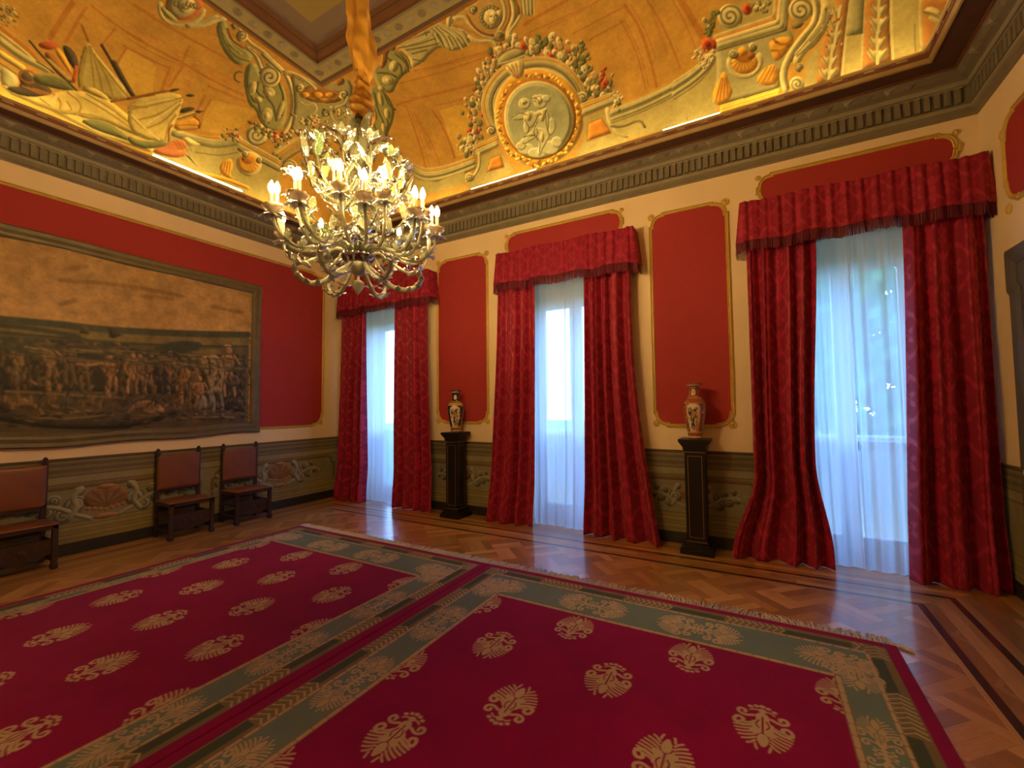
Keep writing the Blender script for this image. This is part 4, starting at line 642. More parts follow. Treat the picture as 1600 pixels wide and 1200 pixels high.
BATTLE = [
[0,2,1,35,1,0,1023,522,826,511,738,515,649,513,507,518,332,538,327,253,819,260,1013,252],[1,2,1,36,2,2,90,1023,513,826,501,738,506,648,506,507,519,335,540],
[1,2,1,37,2,2,100,1022,502,826,486,738,490,648,489,506,500,335,519],[1,2,1,38,2,2,30,1022,493,825,476,737,479,648,477,506,486,334,504],
[0,2,1,38,1,1,570,475,537,493,491,502,453,500,464,480,501,467,565,464],[0,2,1,37,1,1,480,472,447,485,413,489,406,474,463,465],[1,2,1,38,2,2,50,796,508,759,505,691,503],
[1,2,1,38,2,2,50,826,492,779,492,709,485],[1,2,1,38,2,2,50,709,480,678,471,629,468],[0,2,1,39,1,0,709,492,699,514,691,505,691,492],
[0,2,1,40,1,0,655,489,660,515,649,511,632,498,647,488],[0,2,1,40,1,0,907,460,825,469,778,471,709,475,619,478,616,360,822,361,904,363],
[0,2,1,40,1,0,632,470,565,464,464,468,341,477,338,306,460,321,519,357,630,360],[0,2,1,41,1,0,904,359,822,361,605,355,602,262,819,275,901,284],
[0,2,1,41,1,0,642,360,519,360,443,302,338,300,337,273,627,269],[2,2,1,42,0,887,455,-17,2,-2,-29],[0,2,1,42,1,1,891,448,881,449,877,423,886,422],
[1,2,1,42,2,2,27,891,447,889,435,886,425],[1,2,1,42,2,2,27,881,448,872,440,870,430],[2,2,1,39,0,874,457,-16,2,-2,-31],[0,2,1,39,1,1,879,449,868,450,868,423,877,422],
[1,2,1,39,2,2,27,879,448,882,435,878,426],[1,2,1,39,2,2,27,868,449,864,440,862,431],[2,2,1,39,0,865,459,-16,2,0,-27],[0,2,1,39,1,1,870,452,860,453,859,427,868,426],
[1,2,1,39,2,2,26,870,451,872,439,868,429],[1,2,1,39,2,2,26,860,452,855,443,853,434],[2,2,1,42,0,857,455,-15,2,-2,-26],[0,2,1,42,1,1,861,448,851,449,849,423,858,423],
[1,2,1,42,2,2,25,861,447,862,435,858,426],[1,2,1,42,2,2,25,851,448,845,439,843,430],[2,2,1,39,0,846,452,-17,2,0,-32],[0,2,1,39,1,1,851,444,839,446,838,416,848,415],
[1,2,1,39,2,2,29,851,443,853,430,849,419],[1,2,1,39,2,2,29,840,444,833,434,831,424],[2,2,1,39,0,830,459,-18,2,0,-35],[0,2,1,39,1,1,837,451,824,452,826,420,837,419],
[1,2,1,39,2,2,30,837,449,843,434,839,423],[1,2,1,39,2,2,30,824,450,822,440,819,429],[2,2,1,42,0,826,458,-21,2,-3,-35],[0,2,1,42,1,1,832,449,818,451,817,419,828,418],
[1,2,1,42,2,2,31,831,448,834,433,829,422],[1,2,1,42,2,2,31,819,449,812,439,809,428],[2,2,1,39,0,816,461,-19,2,-2,-32],[0,2,1,39,1,1,822,452,809,454,808,424,819,423],
[1,2,1,39,2,2,28,821,451,824,438,819,427],[1,2,1,39,2,2,28,809,452,803,443,801,432],[2,2,1,39,0,804,461,-20,2,0,-33],[0,2,1,39,1,1,810,452,797,454,797,423,808,422],
[1,2,1,39,2,2,29,810,451,813,437,809,426],[1,2,1,39,2,2,29,797,452,792,442,789,431],[2,2,1,42,0,789,456,-17,2,-2,-30],[0,2,1,42,1,1,795,449,784,450,786,423,795,422],
[1,2,1,42,2,2,25,795,447,800,435,797,425],[1,2,1,42,2,2,25,784,448,782,439,779,430],[2,2,1,39,0,782,465,-21,2,-2,-32],[0,2,1,39,1,1,788,456,774,458,775,427,786,426],
[1,2,1,39,2,2,28,788,455,791,441,787,430],[1,2,1,39,2,2,28,775,456,770,446,767,435],[2,2,1,39,0,768,465,-20,2,0,-36],[0,2,1,39,1,1,775,456,761,458,761,425,773,425],
[1,2,1,39,2,2,29,775,455,779,440,774,428],[1,2,1,39,2,2,29,761,456,756,446,753,434],[2,2,1,42,0,759,466,-23,5,-3,-34],[0,2,1,42,1,1,766,457,751,459,752,425,765,424],
[1,2,1,42,2,2,30,766,455,771,440,766,428],[1,2,1,42,2,2,30,752,457,747,445,744,434],[2,2,1,39,0,744,461,-22,2,-3,-36],[0,2,1,39,1,1,752,452,736,454,737,420,749,419],
[1,2,1,39,2,2,30,751,450,756,435,751,423],[1,2,1,39,2,2,30,737,452,731,441,728,429],[2,2,1,39,0,731,467,-21,2,0,-34],[0,2,1,39,1,1,739,458,724,460,725,427,737,426],
[1,2,1,39,2,2,28,738,456,743,441,738,430],[1,2,1,39,2,2,28,724,458,719,447,716,436],[2,2,1,42,0,724,459,-20,2,0,-35],[0,2,1,42,1,1,731,451,716,452,716,422,728,421],
[1,2,1,42,2,2,27,730,450,734,435,729,425],[1,2,1,42,2,2,27,717,451,711,441,708,430],[2,2,1,39,0,701,469,-23,2,-2,-36],[0,2,1,39,1,1,709,460,694,462,697,429,709,428],
[1,2,1,39,2,2,27,709,458,716,443,711,432],[1,2,1,39,2,2,27,695,460,692,449,689,438],[2,2,1,39,0,696,467,-25,2,-3,-39],[0,2,1,39,1,1,704,457,687,459,688,424,702,423],
[1,2,1,39,2,2,30,704,456,709,439,704,427],[1,2,1,39,2,2,30,688,457,682,446,679,433],[2,2,1,42,0,678,466,-29,2,-3,-42],[0,2,1,42,1,1,687,455,669,457,671,418,686,417],
[1,2,1,42,2,2,32,687,453,695,435,689,421],[1,2,1,42,2,2,32,669,455,664,442,661,428],[2,2,1,39,0,673,469,-24,2,-2,-35],[0,2,1,39,1,1,680,460,664,462,661,430,674,429],
[1,2,1,39,2,2,27,679,459,679,444,674,433],[1,2,1,39,2,2,27,665,460,653,450,650,439],[2,2,1,39,0,647,476,-28,2,0,-43],[0,2,1,39,1,1,657,465,638,467,643,428,658,427],
[1,2,1,39,2,2,31,656,463,667,445,661,432],[1,2,1,39,2,2,31,639,465,637,452,633,439],[2,2,1,42,0,639,472,-25,2,0,-38],[0,2,1,42,1,1,648,462,631,464,633,430,647,429],
[1,2,1,42,2,2,27,647,460,654,445,649,433],[1,2,1,42,2,2,27,631,462,627,451,624,439],[2,2,1,42,0,630,461,-20,3,0,-28],[0,2,1,42,1,1,637,453,623,455,623,428,634,427],
[1,2,1,42,2,2,22,636,452,640,440,636,430],[1,2,1,42,2,2,22,624,453,618,444,615,435],[2,2,1,39,0,620,460,-20,3,-2,-28],[0,2,1,39,1,1,626,453,612,454,612,427,624,426],
[1,2,1,39,2,2,22,626,451,629,439,625,429],[1,2,1,39,2,2,22,613,453,606,444,604,434],[2,2,1,42,0,610,455,-20,2,0,-30],[0,2,1,42,1,1,616,448,602,449,601,422,613,421],
[1,2,1,42,2,2,22,616,447,618,434,613,424],[1,2,1,42,2,2,22,603,448,595,439,592,429],[2,2,1,39,0,595,459,-21,2,0,-30],[0,2,1,39,1,1,602,452,588,453,589,425,601,424],
[1,2,1,39,2,2,22,602,450,607,438,602,428],[1,2,1,39,2,2,22,588,452,583,442,581,433],[2,2,1,42,0,588,457,-21,2,-2,-30],[0,2,1,42,1,1,594,450,579,451,578,423,590,422],
[1,2,1,42,2,2,22,594,448,595,436,590,425],[1,2,1,42,2,2,22,580,449,571,440,568,431],[2,2,1,39,0,571,457,-21,2,0,-30],[0,2,1,39,1,1,578,449,563,451,565,422,577,421],
[1,2,1,39,2,2,22,578,448,583,435,578,425],[1,2,1,39,2,2,22,564,449,559,440,556,430],[2,2,1,42,0,560,458,-23,2,-2,-32],[0,2,1,42,1,1,567,450,552,452,552,423,565,422],
[1,2,1,42,2,2,22,567,449,571,436,566,425],[1,2,1,42,2,2,22,552,450,546,441,544,431],[2,2,1,39,0,550,466,-23,2,0,-32],[0,2,1,39,1,1,557,458,541,459,540,430,553,429],
[1,2,1,39,2,2,22,556,456,559,443,554,433],[1,2,1,39,2,2,22,542,458,534,448,531,438],[2,2,1,42,0,535,459,-23,2,0,-32],[0,2,1,42,1,1,542,451,526,452,527,423,540,422],
[1,2,1,42,2,2,22,542,450,546,436,541,426],[1,2,1,42,2,2,22,527,451,521,441,518,431],[2,2,1,39,0,516,462,-25,2,0,-32],[0,2,1,39,1,1,525,454,509,456,513,426,526,425],
[1,2,1,39,2,2,22,525,453,534,439,529,428],[1,2,1,39,2,2,22,509,454,507,444,505,434],[2,2,1,42,0,509,456,-25,2,0,-32],[0,2,1,42,1,1,517,447,500,449,501,419,514,418],
[1,2,1,42,2,2,22,516,446,521,432,515,422],[1,2,1,42,2,2,22,501,447,494,437,491,427],[2,2,1,39,0,501,456,-23,3,0,-32],[0,2,1,39,1,1,508,448,492,449,488,420,502,419],
[1,2,1,39,2,2,22,508,447,507,433,502,422],[1,2,1,39,2,2,22,492,448,480,438,477,428],[2,2,1,42,0,479,469,-25,3,0,-32],[0,2,1,42,1,1,488,461,470,463,473,432,487,431],
[1,2,1,42,2,2,22,487,459,494,445,489,434],[1,2,1,42,2,2,22,471,461,466,451,463,440],[2,2,1,39,0,465,464,-26,3,-2,-32],[0,2,1,39,1,1,474,456,457,457,459,426,473,425],
[1,2,1,39,2,2,22,474,454,480,440,475,429],[1,2,1,39,2,2,22,457,456,452,445,449,435],[2,2,1,42,0,865,455,-22,3,0,-41],[0,2,1,42,1,1,872,445,857,447,859,410,871,409],
[1,2,1,42,2,2,49,869,409,872,386,870,364],[1,2,1,42,2,2,49,863,410,860,387,857,364],[1,2,1,42,2,2,36,872,443,878,426,873,413],[1,2,1,42,2,2,36,858,445,854,432,851,420],
[2,2,1,43,0,851,452,-21,3,-3,-36],[0,2,1,43,1,1,857,443,843,445,841,409,853,408],[1,2,1,43,2,2,47,849,408,853,386,850,364],[1,2,1,43,2,2,47,844,409,840,387,837,365],
[1,2,1,43,2,2,35,857,441,858,425,853,413],[1,2,1,43,2,2,35,843,443,835,431,832,419],[2,2,1,43,0,797,461,-25,3,-3,-41],[0,2,1,43,1,1,806,450,788,452,789,413,802,412],
[1,2,1,43,2,2,49,799,412,803,388,800,364],[1,2,1,43,2,2,49,793,413,788,388,785,364],[1,2,1,43,2,2,36,805,449,809,431,804,417],[1,2,1,43,2,2,36,789,450,782,437,779,424],
[2,2,1,39,0,775,457,-22,2,0,-40],[0,2,1,39,1,1,783,447,767,449,769,412,782,411],[1,2,1,39,2,2,44,780,411,783,389,781,366],[1,2,1,39,2,2,44,774,412,770,389,767,367],
[1,2,1,39,2,2,33,783,445,789,428,784,415],[1,2,1,39,2,2,33,768,447,764,434,761,422],[2,2,1,43,0,756,459,-26,3,0,-42],[0,2,1,43,1,1,764,448,746,450,742,412,756,411],
[1,2,1,43,2,2,47,752,411,756,386,753,362],[1,2,1,43,2,2,47,745,411,741,387,737,363],[1,2,1,43,2,2,35,763,447,762,429,756,415],[1,2,1,43,2,2,35,746,448,734,436,730,422],
[2,2,1,42,0,720,461,-22,2,0,-36],[0,2,1,42,1,1,728,451,712,453,715,418,727,418],[1,2,1,42,2,2,40,725,418,729,396,726,375],[1,2,1,42,2,2,40,719,418,715,397,712,376],
[1,2,1,42,2,2,29,728,450,735,434,729,422],[1,2,1,42,2,2,29,713,451,709,440,706,428],[2,2,1,42,0,697,445,-22,2,0,-37],[0,2,1,42,1,1,705,436,688,438,689,404,702,403],
[1,2,1,42,2,2,38,699,403,703,382,700,361],[1,2,1,42,2,2,38,693,404,689,383,686,362],[1,2,1,42,2,2,29,704,435,708,419,703,407],[1,2,1,42,2,2,29,689,436,682,425,680,413],
[2,2,1,44,0,655,444,-30,2,0,-43],[0,2,1,44,1,1,664,433,644,435,641,395,657,394],[1,2,1,44,2,2,44,652,394,657,369,654,344],[1,2,1,44,2,2,44,644,394,640,369,636,344],
[1,2,1,44,2,2,33,663,431,664,413,658,399],[1,2,1,44,2,2,33,645,433,632,420,628,405],[2,2,1,39,0,627,463,-31,3,0,-48],[0,2,1,39,1,1,638,451,616,453,616,409,634,408],
[1,2,1,39,2,2,47,630,409,635,381,632,355],[1,2,1,39,2,2,47,621,409,616,382,612,355],[1,2,1,39,2,2,35,637,449,643,429,636,414],[1,2,1,39,2,2,35,616,451,607,436,603,421],
[1,2,1,44,2,2,40,711,421,689,419,667,426],[2,2,1,42,0,802,384,-46,5,0,-108],[3,2,1,39,3,0,360,12,802,384,-39,4,0,-97],[2,2,1,40,0,695,446,-106,10,0,-92],
[1,2,1,43,2,0,20,714,454,711,434],[0,2,1,44,1,1,666,425,647,429,636,414,642,400,657,410],[2,2,1,44,0,611,448,-26,2,0,-40],[0,2,1,44,1,1,621,438,602,440,605,403,620,402],
[1,2,1,44,2,2,38,617,403,621,380,619,358],[1,2,1,44,2,2,38,610,403,606,381,602,358],[1,2,1,44,2,2,29,620,437,628,420,622,407],[1,2,1,44,2,2,29,603,438,598,426,595,413],
[2,2,1,43,0,597,447,-27,2,0,-39],[0,2,1,43,1,1,606,437,587,439,588,403,603,402],[1,2,1,43,2,2,37,599,402,604,380,601,358],[1,2,1,43,2,2,37,592,403,588,380,585,358],
[1,2,1,43,2,2,28,605,435,610,419,604,406],[1,2,1,43,2,2,28,588,437,580,425,577,412],[2,2,1,43,0,573,449,-29,2,-2,-39],[0,2,1,43,1,1,584,439,565,440,568,404,584,403],
[1,2,1,43,2,2,37,581,403,586,381,583,358],[1,2,1,43,2,2,37,574,404,570,381,566,359],[1,2,1,43,2,2,28,583,437,593,420,587,407],[1,2,1,43,2,2,28,565,439,562,426,559,414],
[2,2,1,39,0,554,445,-28,2,-2,-36],[0,2,1,39,1,1,564,435,545,437,548,402,563,401],[1,2,1,39,2,2,35,560,401,565,380,562,359],[1,2,1,39,2,2,35,553,402,549,380,546,359],
[1,2,1,39,2,2,26,563,434,571,418,565,405],[1,2,1,39,2,2,26,546,435,541,423,538,411],[2,2,1,43,0,532,461,-32,2,-3,-45],[0,2,1,43,1,1,542,450,519,452,518,411,536,410],
[1,2,1,43,2,2,41,531,410,536,385,533,359],[1,2,1,43,2,2,41,522,411,517,385,513,360],[1,2,1,43,2,2,30,541,448,544,430,537,415],[1,2,1,43,2,2,30,520,450,508,437,504,422],
[2,2,1,42,0,501,446,-43,3,-3,-56],[0,2,1,42,1,1,515,432,485,434,486,381,510,380],[1,2,1,42,2,2,51,505,381,512,348,508,315],[1,2,1,42,2,2,51,493,381,487,348,481,315],
[1,2,1,42,2,2,38,514,430,522,406,513,387],[1,2,1,42,2,2,38,486,432,474,414,469,395],[2,2,1,42,0,482,454,-45,6,0,-59],[0,2,1,42,1,1,496,439,464,441,461,385,487,384],
[1,2,1,42,2,2,54,480,384,488,350,483,315],[1,2,1,42,2,2,54,468,385,461,350,455,315],[1,2,1,42,2,2,40,495,436,499,411,489,391],[1,2,1,42,2,2,40,465,439,447,420,441,400],
[2,2,1,44,0,462,400,-32,2,0,-43],[0,2,1,44,1,1,473,390,450,391,451,352,470,351],[1,2,1,44,2,2,37,465,351,471,327,468,303],[1,2,1,44,2,2,37,457,351,452,327,448,302],
[1,2,1,44,2,2,28,472,388,479,371,472,356],[1,2,1,44,2,2,28,451,389,442,375,438,362],[2,2,1,39,0,360,471,-52,6,-3,-60],[0,2,1,39,1,1,377,456,342,459,344,403,372,401],
[1,2,1,39,2,2,49,365,402,374,367,369,333],[1,2,1,39,2,2,49,352,402,345,368,339,333],[1,2,1,39,2,2,36,376,453,385,428,375,408],[1,2,1,39,2,2,36,344,456,330,437,324,418],
[0,2,1,45,1,1,505,425,487,428,481,412,494,387,509,374,516,383,510,404],[0,2,1,45,1,1,512,374,499,369,499,327,512,327],
[0,2,1,46,1,1,461,459,438,470,415,469,403,442,399,410,401,365,422,361,439,377,446,414,451,419,457,431],[0,2,1,46,1,1,463,459,444,464,441,445,446,420,453,419,459,438],
[1,2,1,40,2,2,30,442,461,435,439,437,414],[1,2,1,42,2,2,30,421,459,412,435,417,412],[1,2,1,47,2,2,50,433,370,424,333,428,305],[1,2,1,47,2,2,50,413,371,402,330,403,295],
[1,2,1,47,2,2,50,439,364,433,345,435,327],[2,2,1,44,0,388,485,-45,5,0,-54],[0,2,1,44,1,1,404,471,372,474,374,421,399,419],[1,2,1,44,2,2,47,393,420,401,387,397,355],
[1,2,1,44,2,2,47,381,421,374,388,369,356],[1,2,1,44,2,2,35,403,468,412,444,402,426],[1,2,1,44,2,2,35,373,471,360,453,355,435],[2,2,1,46,0,392,499,-54,6,0,-23],
[0,2,1,47,1,1,398,445,375,447,375,424,396,423],[0,2,1,42,1,1,396,410,359,419,352,386,392,378],[0,2,1,47,1,1,464,351,444,358,441,305,473,303],
[0,2,1,43,1,1,624,306,603,336,576,342,553,333,543,316,552,305,584,304,594,325,615,304],[2,2,1,44,0,550,316,-42,0,0,-36],[1,2,1,42,2,2,20,607,306,575,303,554,305],
[0,2,1,43,1,1,809,331,791,348,774,336,757,314,760,303,769,319,784,329,799,324],[0,2,1,42,1,1,761,334,741,331,725,320,733,316,754,324],[2,2,1,40,0,815,325,-42,0,0,-57],
[1,2,1,42,2,0,30,723,324,693,308],[0,2,1,42,1,1,880,330,857,342,838,329,826,311,858,319],[0,2,1,48,1,1,697,308,674,321,654,320,666,305],
[1,2,1,40,2,2,90,889,313,820,309,781,296,739,287,665,282,615,282],[1,2,1,40,2,2,70,627,282,561,291,518,313],[1,2,1,49,2,2,40,822,356,775,355,705,349,626,344],
[1,2,1,49,2,2,40,773,301,704,298,646,307],[1,2,1,49,2,0,40,740,309,686,316],[1,2,1,42,2,2,50,507,292,443,294,372,291],[1,2,1,49,2,0,30,629,331,586,350],
[1,2,1,50,2,2,50,741,605,636,621,509,619],[1,2,1,50,2,0,50,532,608,596,600],[1,2,1,50,2,0,50,735,629,702,647],[1,2,1,50,2,0,50,739,551,717,565],
[1,2,1,50,2,0,50,434,606,351,604],[1,2,1,50,2,0,50,968,563,880,574]]

# ------------------------------------------------------------------ materials
M_cream = mat('cream_plaster', (.72, .56, .36), .85, var=.06, scale=3, bmp=.05, bscale=40)
M_red = mat('red_plaster', (.32, .022, .026), .82, var=.10, scale=6, bmp=.06, bscale=120)
M_gilt = mat('gilt_moulding', (.50, .335, .065), .42, metal=.0, var=.25, scale=14)
M_cornice = mat('cornice_stone_paint', (.165, .142, .098), .75, var=.22, scale=9, bmp=.1, bscale=40)
M_cornice_pale = mat('cornice_pale_paint', (.25, .22, .155), .75, var=.18, scale=9)
M_cornice_dark = mat('cornice_brown_paint', (.10, .045, .025), .7, var=.2, scale=12)
M_cornice_red = mat('cornice_red_brown_paint', (.17, .065, .032), .65, var=.25, scale=12)
M_lip = mat('cornice_ochre_paint', (.34, .235, .10), .65, var=.2, scale=12)
M_black = mat('black_baseboard', (.018, .016, .015), .45, var=.3, scale=10)
M_fresco = mat_attr('fresco', rough=.8, var=.17, scale=3.2, fine=38, bmp=.06)
M_dado = mat_attr('painted_dado', rough=.7, var=.16, scale=5, fine=50, bmp=.06)
M_white = mat('white_window_paint', (.75, .75, .72), .45, var=.04)
M_stone_out = mat('pale_stone', (.5, .48, .44), .85, var=.1, scale=4, bmp=.2)

def glass_mat():
    M = bpy.data.materials.new('window_glass'); M.use_nodes = True; t = M.node_tree; t.nodes.clear()
    o = t.nodes.new('ShaderNodeOutputMaterial'); mx = t.nodes.new('ShaderNodeMixShader'); tr = t.nodes.new('ShaderNodeBsdfTransparent'); gl = t.nodes.new('ShaderNodeBsdfGlossy')
    tr.inputs[0].default_value = (.95, .97, .97, 1); gl.inputs['Roughness'].default_value = .02; mx.inputs[0].default_value = .07
    t.links.new(tr.outputs[0], mx.inputs[1]); t.links.new(gl.outputs[0], mx.inputs[2]); t.links.new(mx.outputs[0], o.inputs[0])
    return M
M_glass = glass_mat()

class NB:
    """small helper for node arithmetic"""
    def __init__(s, t): s.t = t
    def m(s, op, a, b=None, c=None):
        n = s.t.nodes.new('ShaderNodeMath'); n.operation = op
        for i, x in enumerate((a, b, c)):
            if x is None: continue
            if isinstance(x, (int, float)): n.inputs[i].default_value = x
            else: s.t.links.new(x, n.inputs[i])
        return n.outputs[0]

def parquet():
    M, t, b = new_mat('parquet'); nb = NB(t); mm = nb.m
    g = t.nodes.new('ShaderNodeNewGeometry'); sx = t.nodes.new('ShaderNodeSeparateXYZ'); t.links.new(g.outputs['Position'], sx.inputs[0])
    x, y = sx.outputs['X'], sx.outputs['Y']
    s = .34
    u = mm('DIVIDE', mm('ADD', x, y), s * 1.41421); v = mm('DIVIDE', mm('SUBTRACT', x, y), s * 1.41421)
    fu, fv = mm('FLOOR', u), mm('FLOOR', v)
    par = mm('MODULO', mm('ABSOLUTE', mm('ADD', fu, fv)), 2.0)          # basket weave of squares set on the diagonal
    fru, frv = mm('FRACT', u), mm('FRACT', v)
    across = mm('ADD', mm('MULTIPLY', par, fru), mm('MULTIPLY', mm('SUBTRACT', 1.0, par), frv))
    along = mm('ADD', mm('MULTIPLY', par, frv), mm('MULTIPLY', mm('SUBTRACT', 1.0, par), fru))
    st = mm('MULTIPLY', across, 4.0); strip = mm('FLOOR', st); e1 = mm('FRACT', st)
    # border band that follows the walls
    d = mm('MINIMUM', mm('MINIMUM', mm('MULTIPLY', y, -1.0), mm('SUBTRACT', RW, x)), mm('MINIMUM', x, mm('ADD', y, RD)))
    isb = mm('LESS_THAN', d, .80)
    side = mm('GREATER_THAN', mm('MULTIPLY', y, -1.0), mm('SUBTRACT', RW, x))
    run = mm('ADD', mm('MULTIPLY', side, y), mm('MULTIPLY', mm('SUBTRACT', 1.0, side), x))
    bs = mm('FLOOR', mm('DIVIDE', d, .08)); be = mm('FRACT', mm('DIVIDE', d, .08))
    brun = mm('FLOOR', mm('DIVIDE', mm('ADD', run, mm('MULTIPLY', bs, .37)), .9))
    cmb = t.nodes.new('ShaderNodeCombineXYZ')
    def sel(a, b_): return mm('ADD', mm('MULTIPLY', isb, a), mm('MULTIPLY', mm('SUBTRACT', 1.0, isb), b_))
    t.links.new(sel(brun, fu), cmb.inputs[0]); t.links.new(sel(bs, fv), cmb.inputs[1]); t.links.new(sel(7.0, strip), cmb.inputs[2])
    wn = t.nodes.new('ShaderNodeTexWhiteNoise'); t.links.new(cmb.outputs[0], wn.inputs['Vector'])
    grain_v = t.nodes.new('ShaderNodeCombineXYZ')
    t.links.new(mm('MULTIPLY', sel(run, along), 2.0), grain_v.inputs[0]); t.links.new(mm('MULTIPLY', sel(d, across), 22.0), grain_v.inputs[1]); t.links.new(wn.outputs['Value'], grain_v.inputs[2])
    gn = t.nodes.new('ShaderNodeTexNoise'); gn.inputs['Scale'].default_value = 2.2; gn.inputs['Detail'].default_value = 5; t.links.new(grain_v.outputs[0], gn.inputs['Vector'])
    tone = mm('ADD', mm('MULTIPLY', wn.outputs['Value'], .62), mm('MULTIPLY', gn.outputs['Fac'], .45))
    ramp = t.nodes.new('ShaderNodeValToRGB'); el = ramp.color_ramp.elements
    el[0].position = .15; el[0].color = (.24, .105, .034, 1); el[1].position = .95; el[1].color = (.66, .36, .14, 1)
    k_ = el.new(.55); k_.color = (.43, .20, .066, 1)
    t.links.new(tone, ramp.inputs[0])
    # dark inlay lines and the pale zigzag between them
    def band(c, w): return mm('LESS_THAN', mm('ABSOLUTE', mm('SUBTRACT', d, c)), w)
    zz = mm('ABSOLUTE', mm('SUBTRACT', mm('FRACT', mm('DIVIDE', run, .62)), .5))
    zig = mm('MULTIPLY', mm('LESS_THAN', mm('ABSOLUTE', mm('SUBTRACT', mm('SUBTRACT', d, .52), mm('MULTIPLY', zz, .34))), .016), isb)
    onw = mm('LESS_THAN', mm('MINIMUM', mm('MULTIPLY', y, -1.0), mm('SUBTRACT', RW, x)), mm('ADD', d, .001))   # inlay only along the window and right walls
    dark = mm('MULTIPLY', onw, mm('MINIMUM', mm('ADD', band(.49, .024), band(.745, .024)), 1.0))
    pale = mm('MINIMUM', mm('ADD', mm('ADD', band(.455, .009), band(.78, .009)), zig), .6)
    m1 = t.nodes.new('ShaderNodeMixRGB'); t.links.new(pale, m1.inputs[0]); t.links.new(ramp.outputs[0], m1.inputs[1]); m1.inputs[2].default_value = (.42, .25, .10, 1)
    m2 = t.nodes.new('ShaderNodeMixRGB'); t.links.new(dark, m2.inputs[0]); t.links.new(m1.outputs[0], m2.inputs[1]); m2.inputs[2].default_value = (.055, .02, .012, 1)
    ed = sel(be, e1)
    gap = mm('LESS_THAN', mm('MINIMUM', ed, mm('SUBTRACT', 1.0, ed)), .018)
    m3 = t.nodes.new('ShaderNodeMixRGB'); t.links.new(mm('MULTIPLY', gap, .4), m3.inputs[0]); t.links.new(m2.outputs[0], m3.inputs[1]); m3.inputs[2].default_value = (.05, .02, .01, 1)
    t.links.new(m3.outputs[0], b.inputs['Base Color'])
    b.inputs['Roughness'].default_value = .30; b.inputs['Specular IOR Level'].default_value = .5
    b.inputs['Coat Weight'].default_value = .9; b.inputs['Coat Roughness'].default_value = .13; b.inputs['Coat IOR'].default_value = 1.6
    bump(t, b, mm('ADD', mm('MULTIPLY', gn.outputs['Fac'], .25), mm('MULTIPLY', wn.outputs['Value'], .15)), .12, .01)
    return M
M_floor = parquet()

# ------------------------------------------------------------------ room shell
def struct(o): return tag(o, kind='structure')
WT = .5                                                # thickness of the window wall
CORN = 4.18                                            # underside of the cornice
struct(MB().box(0, -RD, -.12, RW, WT, 0).build('floor', M_floor))
mb = MB(); xs = [-.3, *[q for w in WINX for q in w], RW + .3]
for i in range(0, len(xs), 2): mb.box(xs[i], 0, 0, xs[i + 1], WT, 4.75)
for a, b in WINX: mb.box(a, 0, 3.25, b, WT, 4.75)
struct(mb.build('wall_back', M_cream))
struct(MB().box(-.3, -RD - .3, 0, 0, 0, 4.75).build('wall_left', M_cream))
struct(MB().box(RW, -RD - .3, 0, RW + .3, 0, 4.75).build('wall_right', M_cream))
struct(MB().box(0, -RD - .3, 0, RW, -RD, 4.75).build('wall_front', M_cream))

def rect_sweep(name, prof, mats, inset=0.0):
    """profile (offset from the walls, z, material of the strip that follows) round the whole room"""
    mb = MB(); P = []
    for o, z, mi in prof: P.append([(o, -o, z), (RW - o, -o, z), (RW - o, -(RD - o), z), (o, -(RD - o), z)])
    for i in range(len(prof) - 1):
        mb.cur = prof[i][2]
        for k_ in range(4):
            q = (k_ + 1) % 4; mb.add([P[i][k_], P[i][q], P[i + 1][q], P[i + 1][k_]], [(0, 1, 2, 3)])
    return mb
# cornice: mouldings, fluted frieze, leaf ovolo, dark soffit, ochre and red-brown lip
prof = [(0, 4.175, 1), (.035, 4.18, 0), (.05, 4.195, 0), (.05, 4.235, 1), (.06, 4.245, 1), (.06, 4.265, 0), (.045, 4.275, 0), (.028, 4.29, 0), (.028, 4.435, 1), (.075, 4.44, 1), (.085, 4.455, 1), (.085, 4.475, 0),
        (.10, 4.485, 0), (.135, 4.50, 0), (.165, 4.53, 0), (.175, 4.55, 2), (.195, 4.552, 2), (.195, 4.562, 3), (.39, 4.545, 4), (.395, 4.535, 4), (.41, 4.54, 4), (.425, 4.57, 5), (.435, 4.578, 5), (.447, 4.605, 4), (.455, 4.612, 4), (.455, 4.63, 5), (.10, 4.632, 5)]
mb = rect_sweep('cornice', prof, None)
mb.cur = 0
pitch = .07
def on_wall(wall, s0, o, z):
    return {'b': (s0, -o, z), 'l': (o, -s0, z), 'r': (RW - o, -s0, z), 'f': (s0, -(RD - o), z)}[wall]
def wall_box(mb, wall, s0, s1, o0, o1, z0, z1):
    p, q = on_wall(wall, s0, o0, z0), on_wall(wall, s1, o1, z1)
    mb.box(min(p[0], q[0]), min(p[1], q[1]), min(p[2], q[2]), max(p[0], q[0]), max(p[1], q[1]), max(p[2], q[2]))
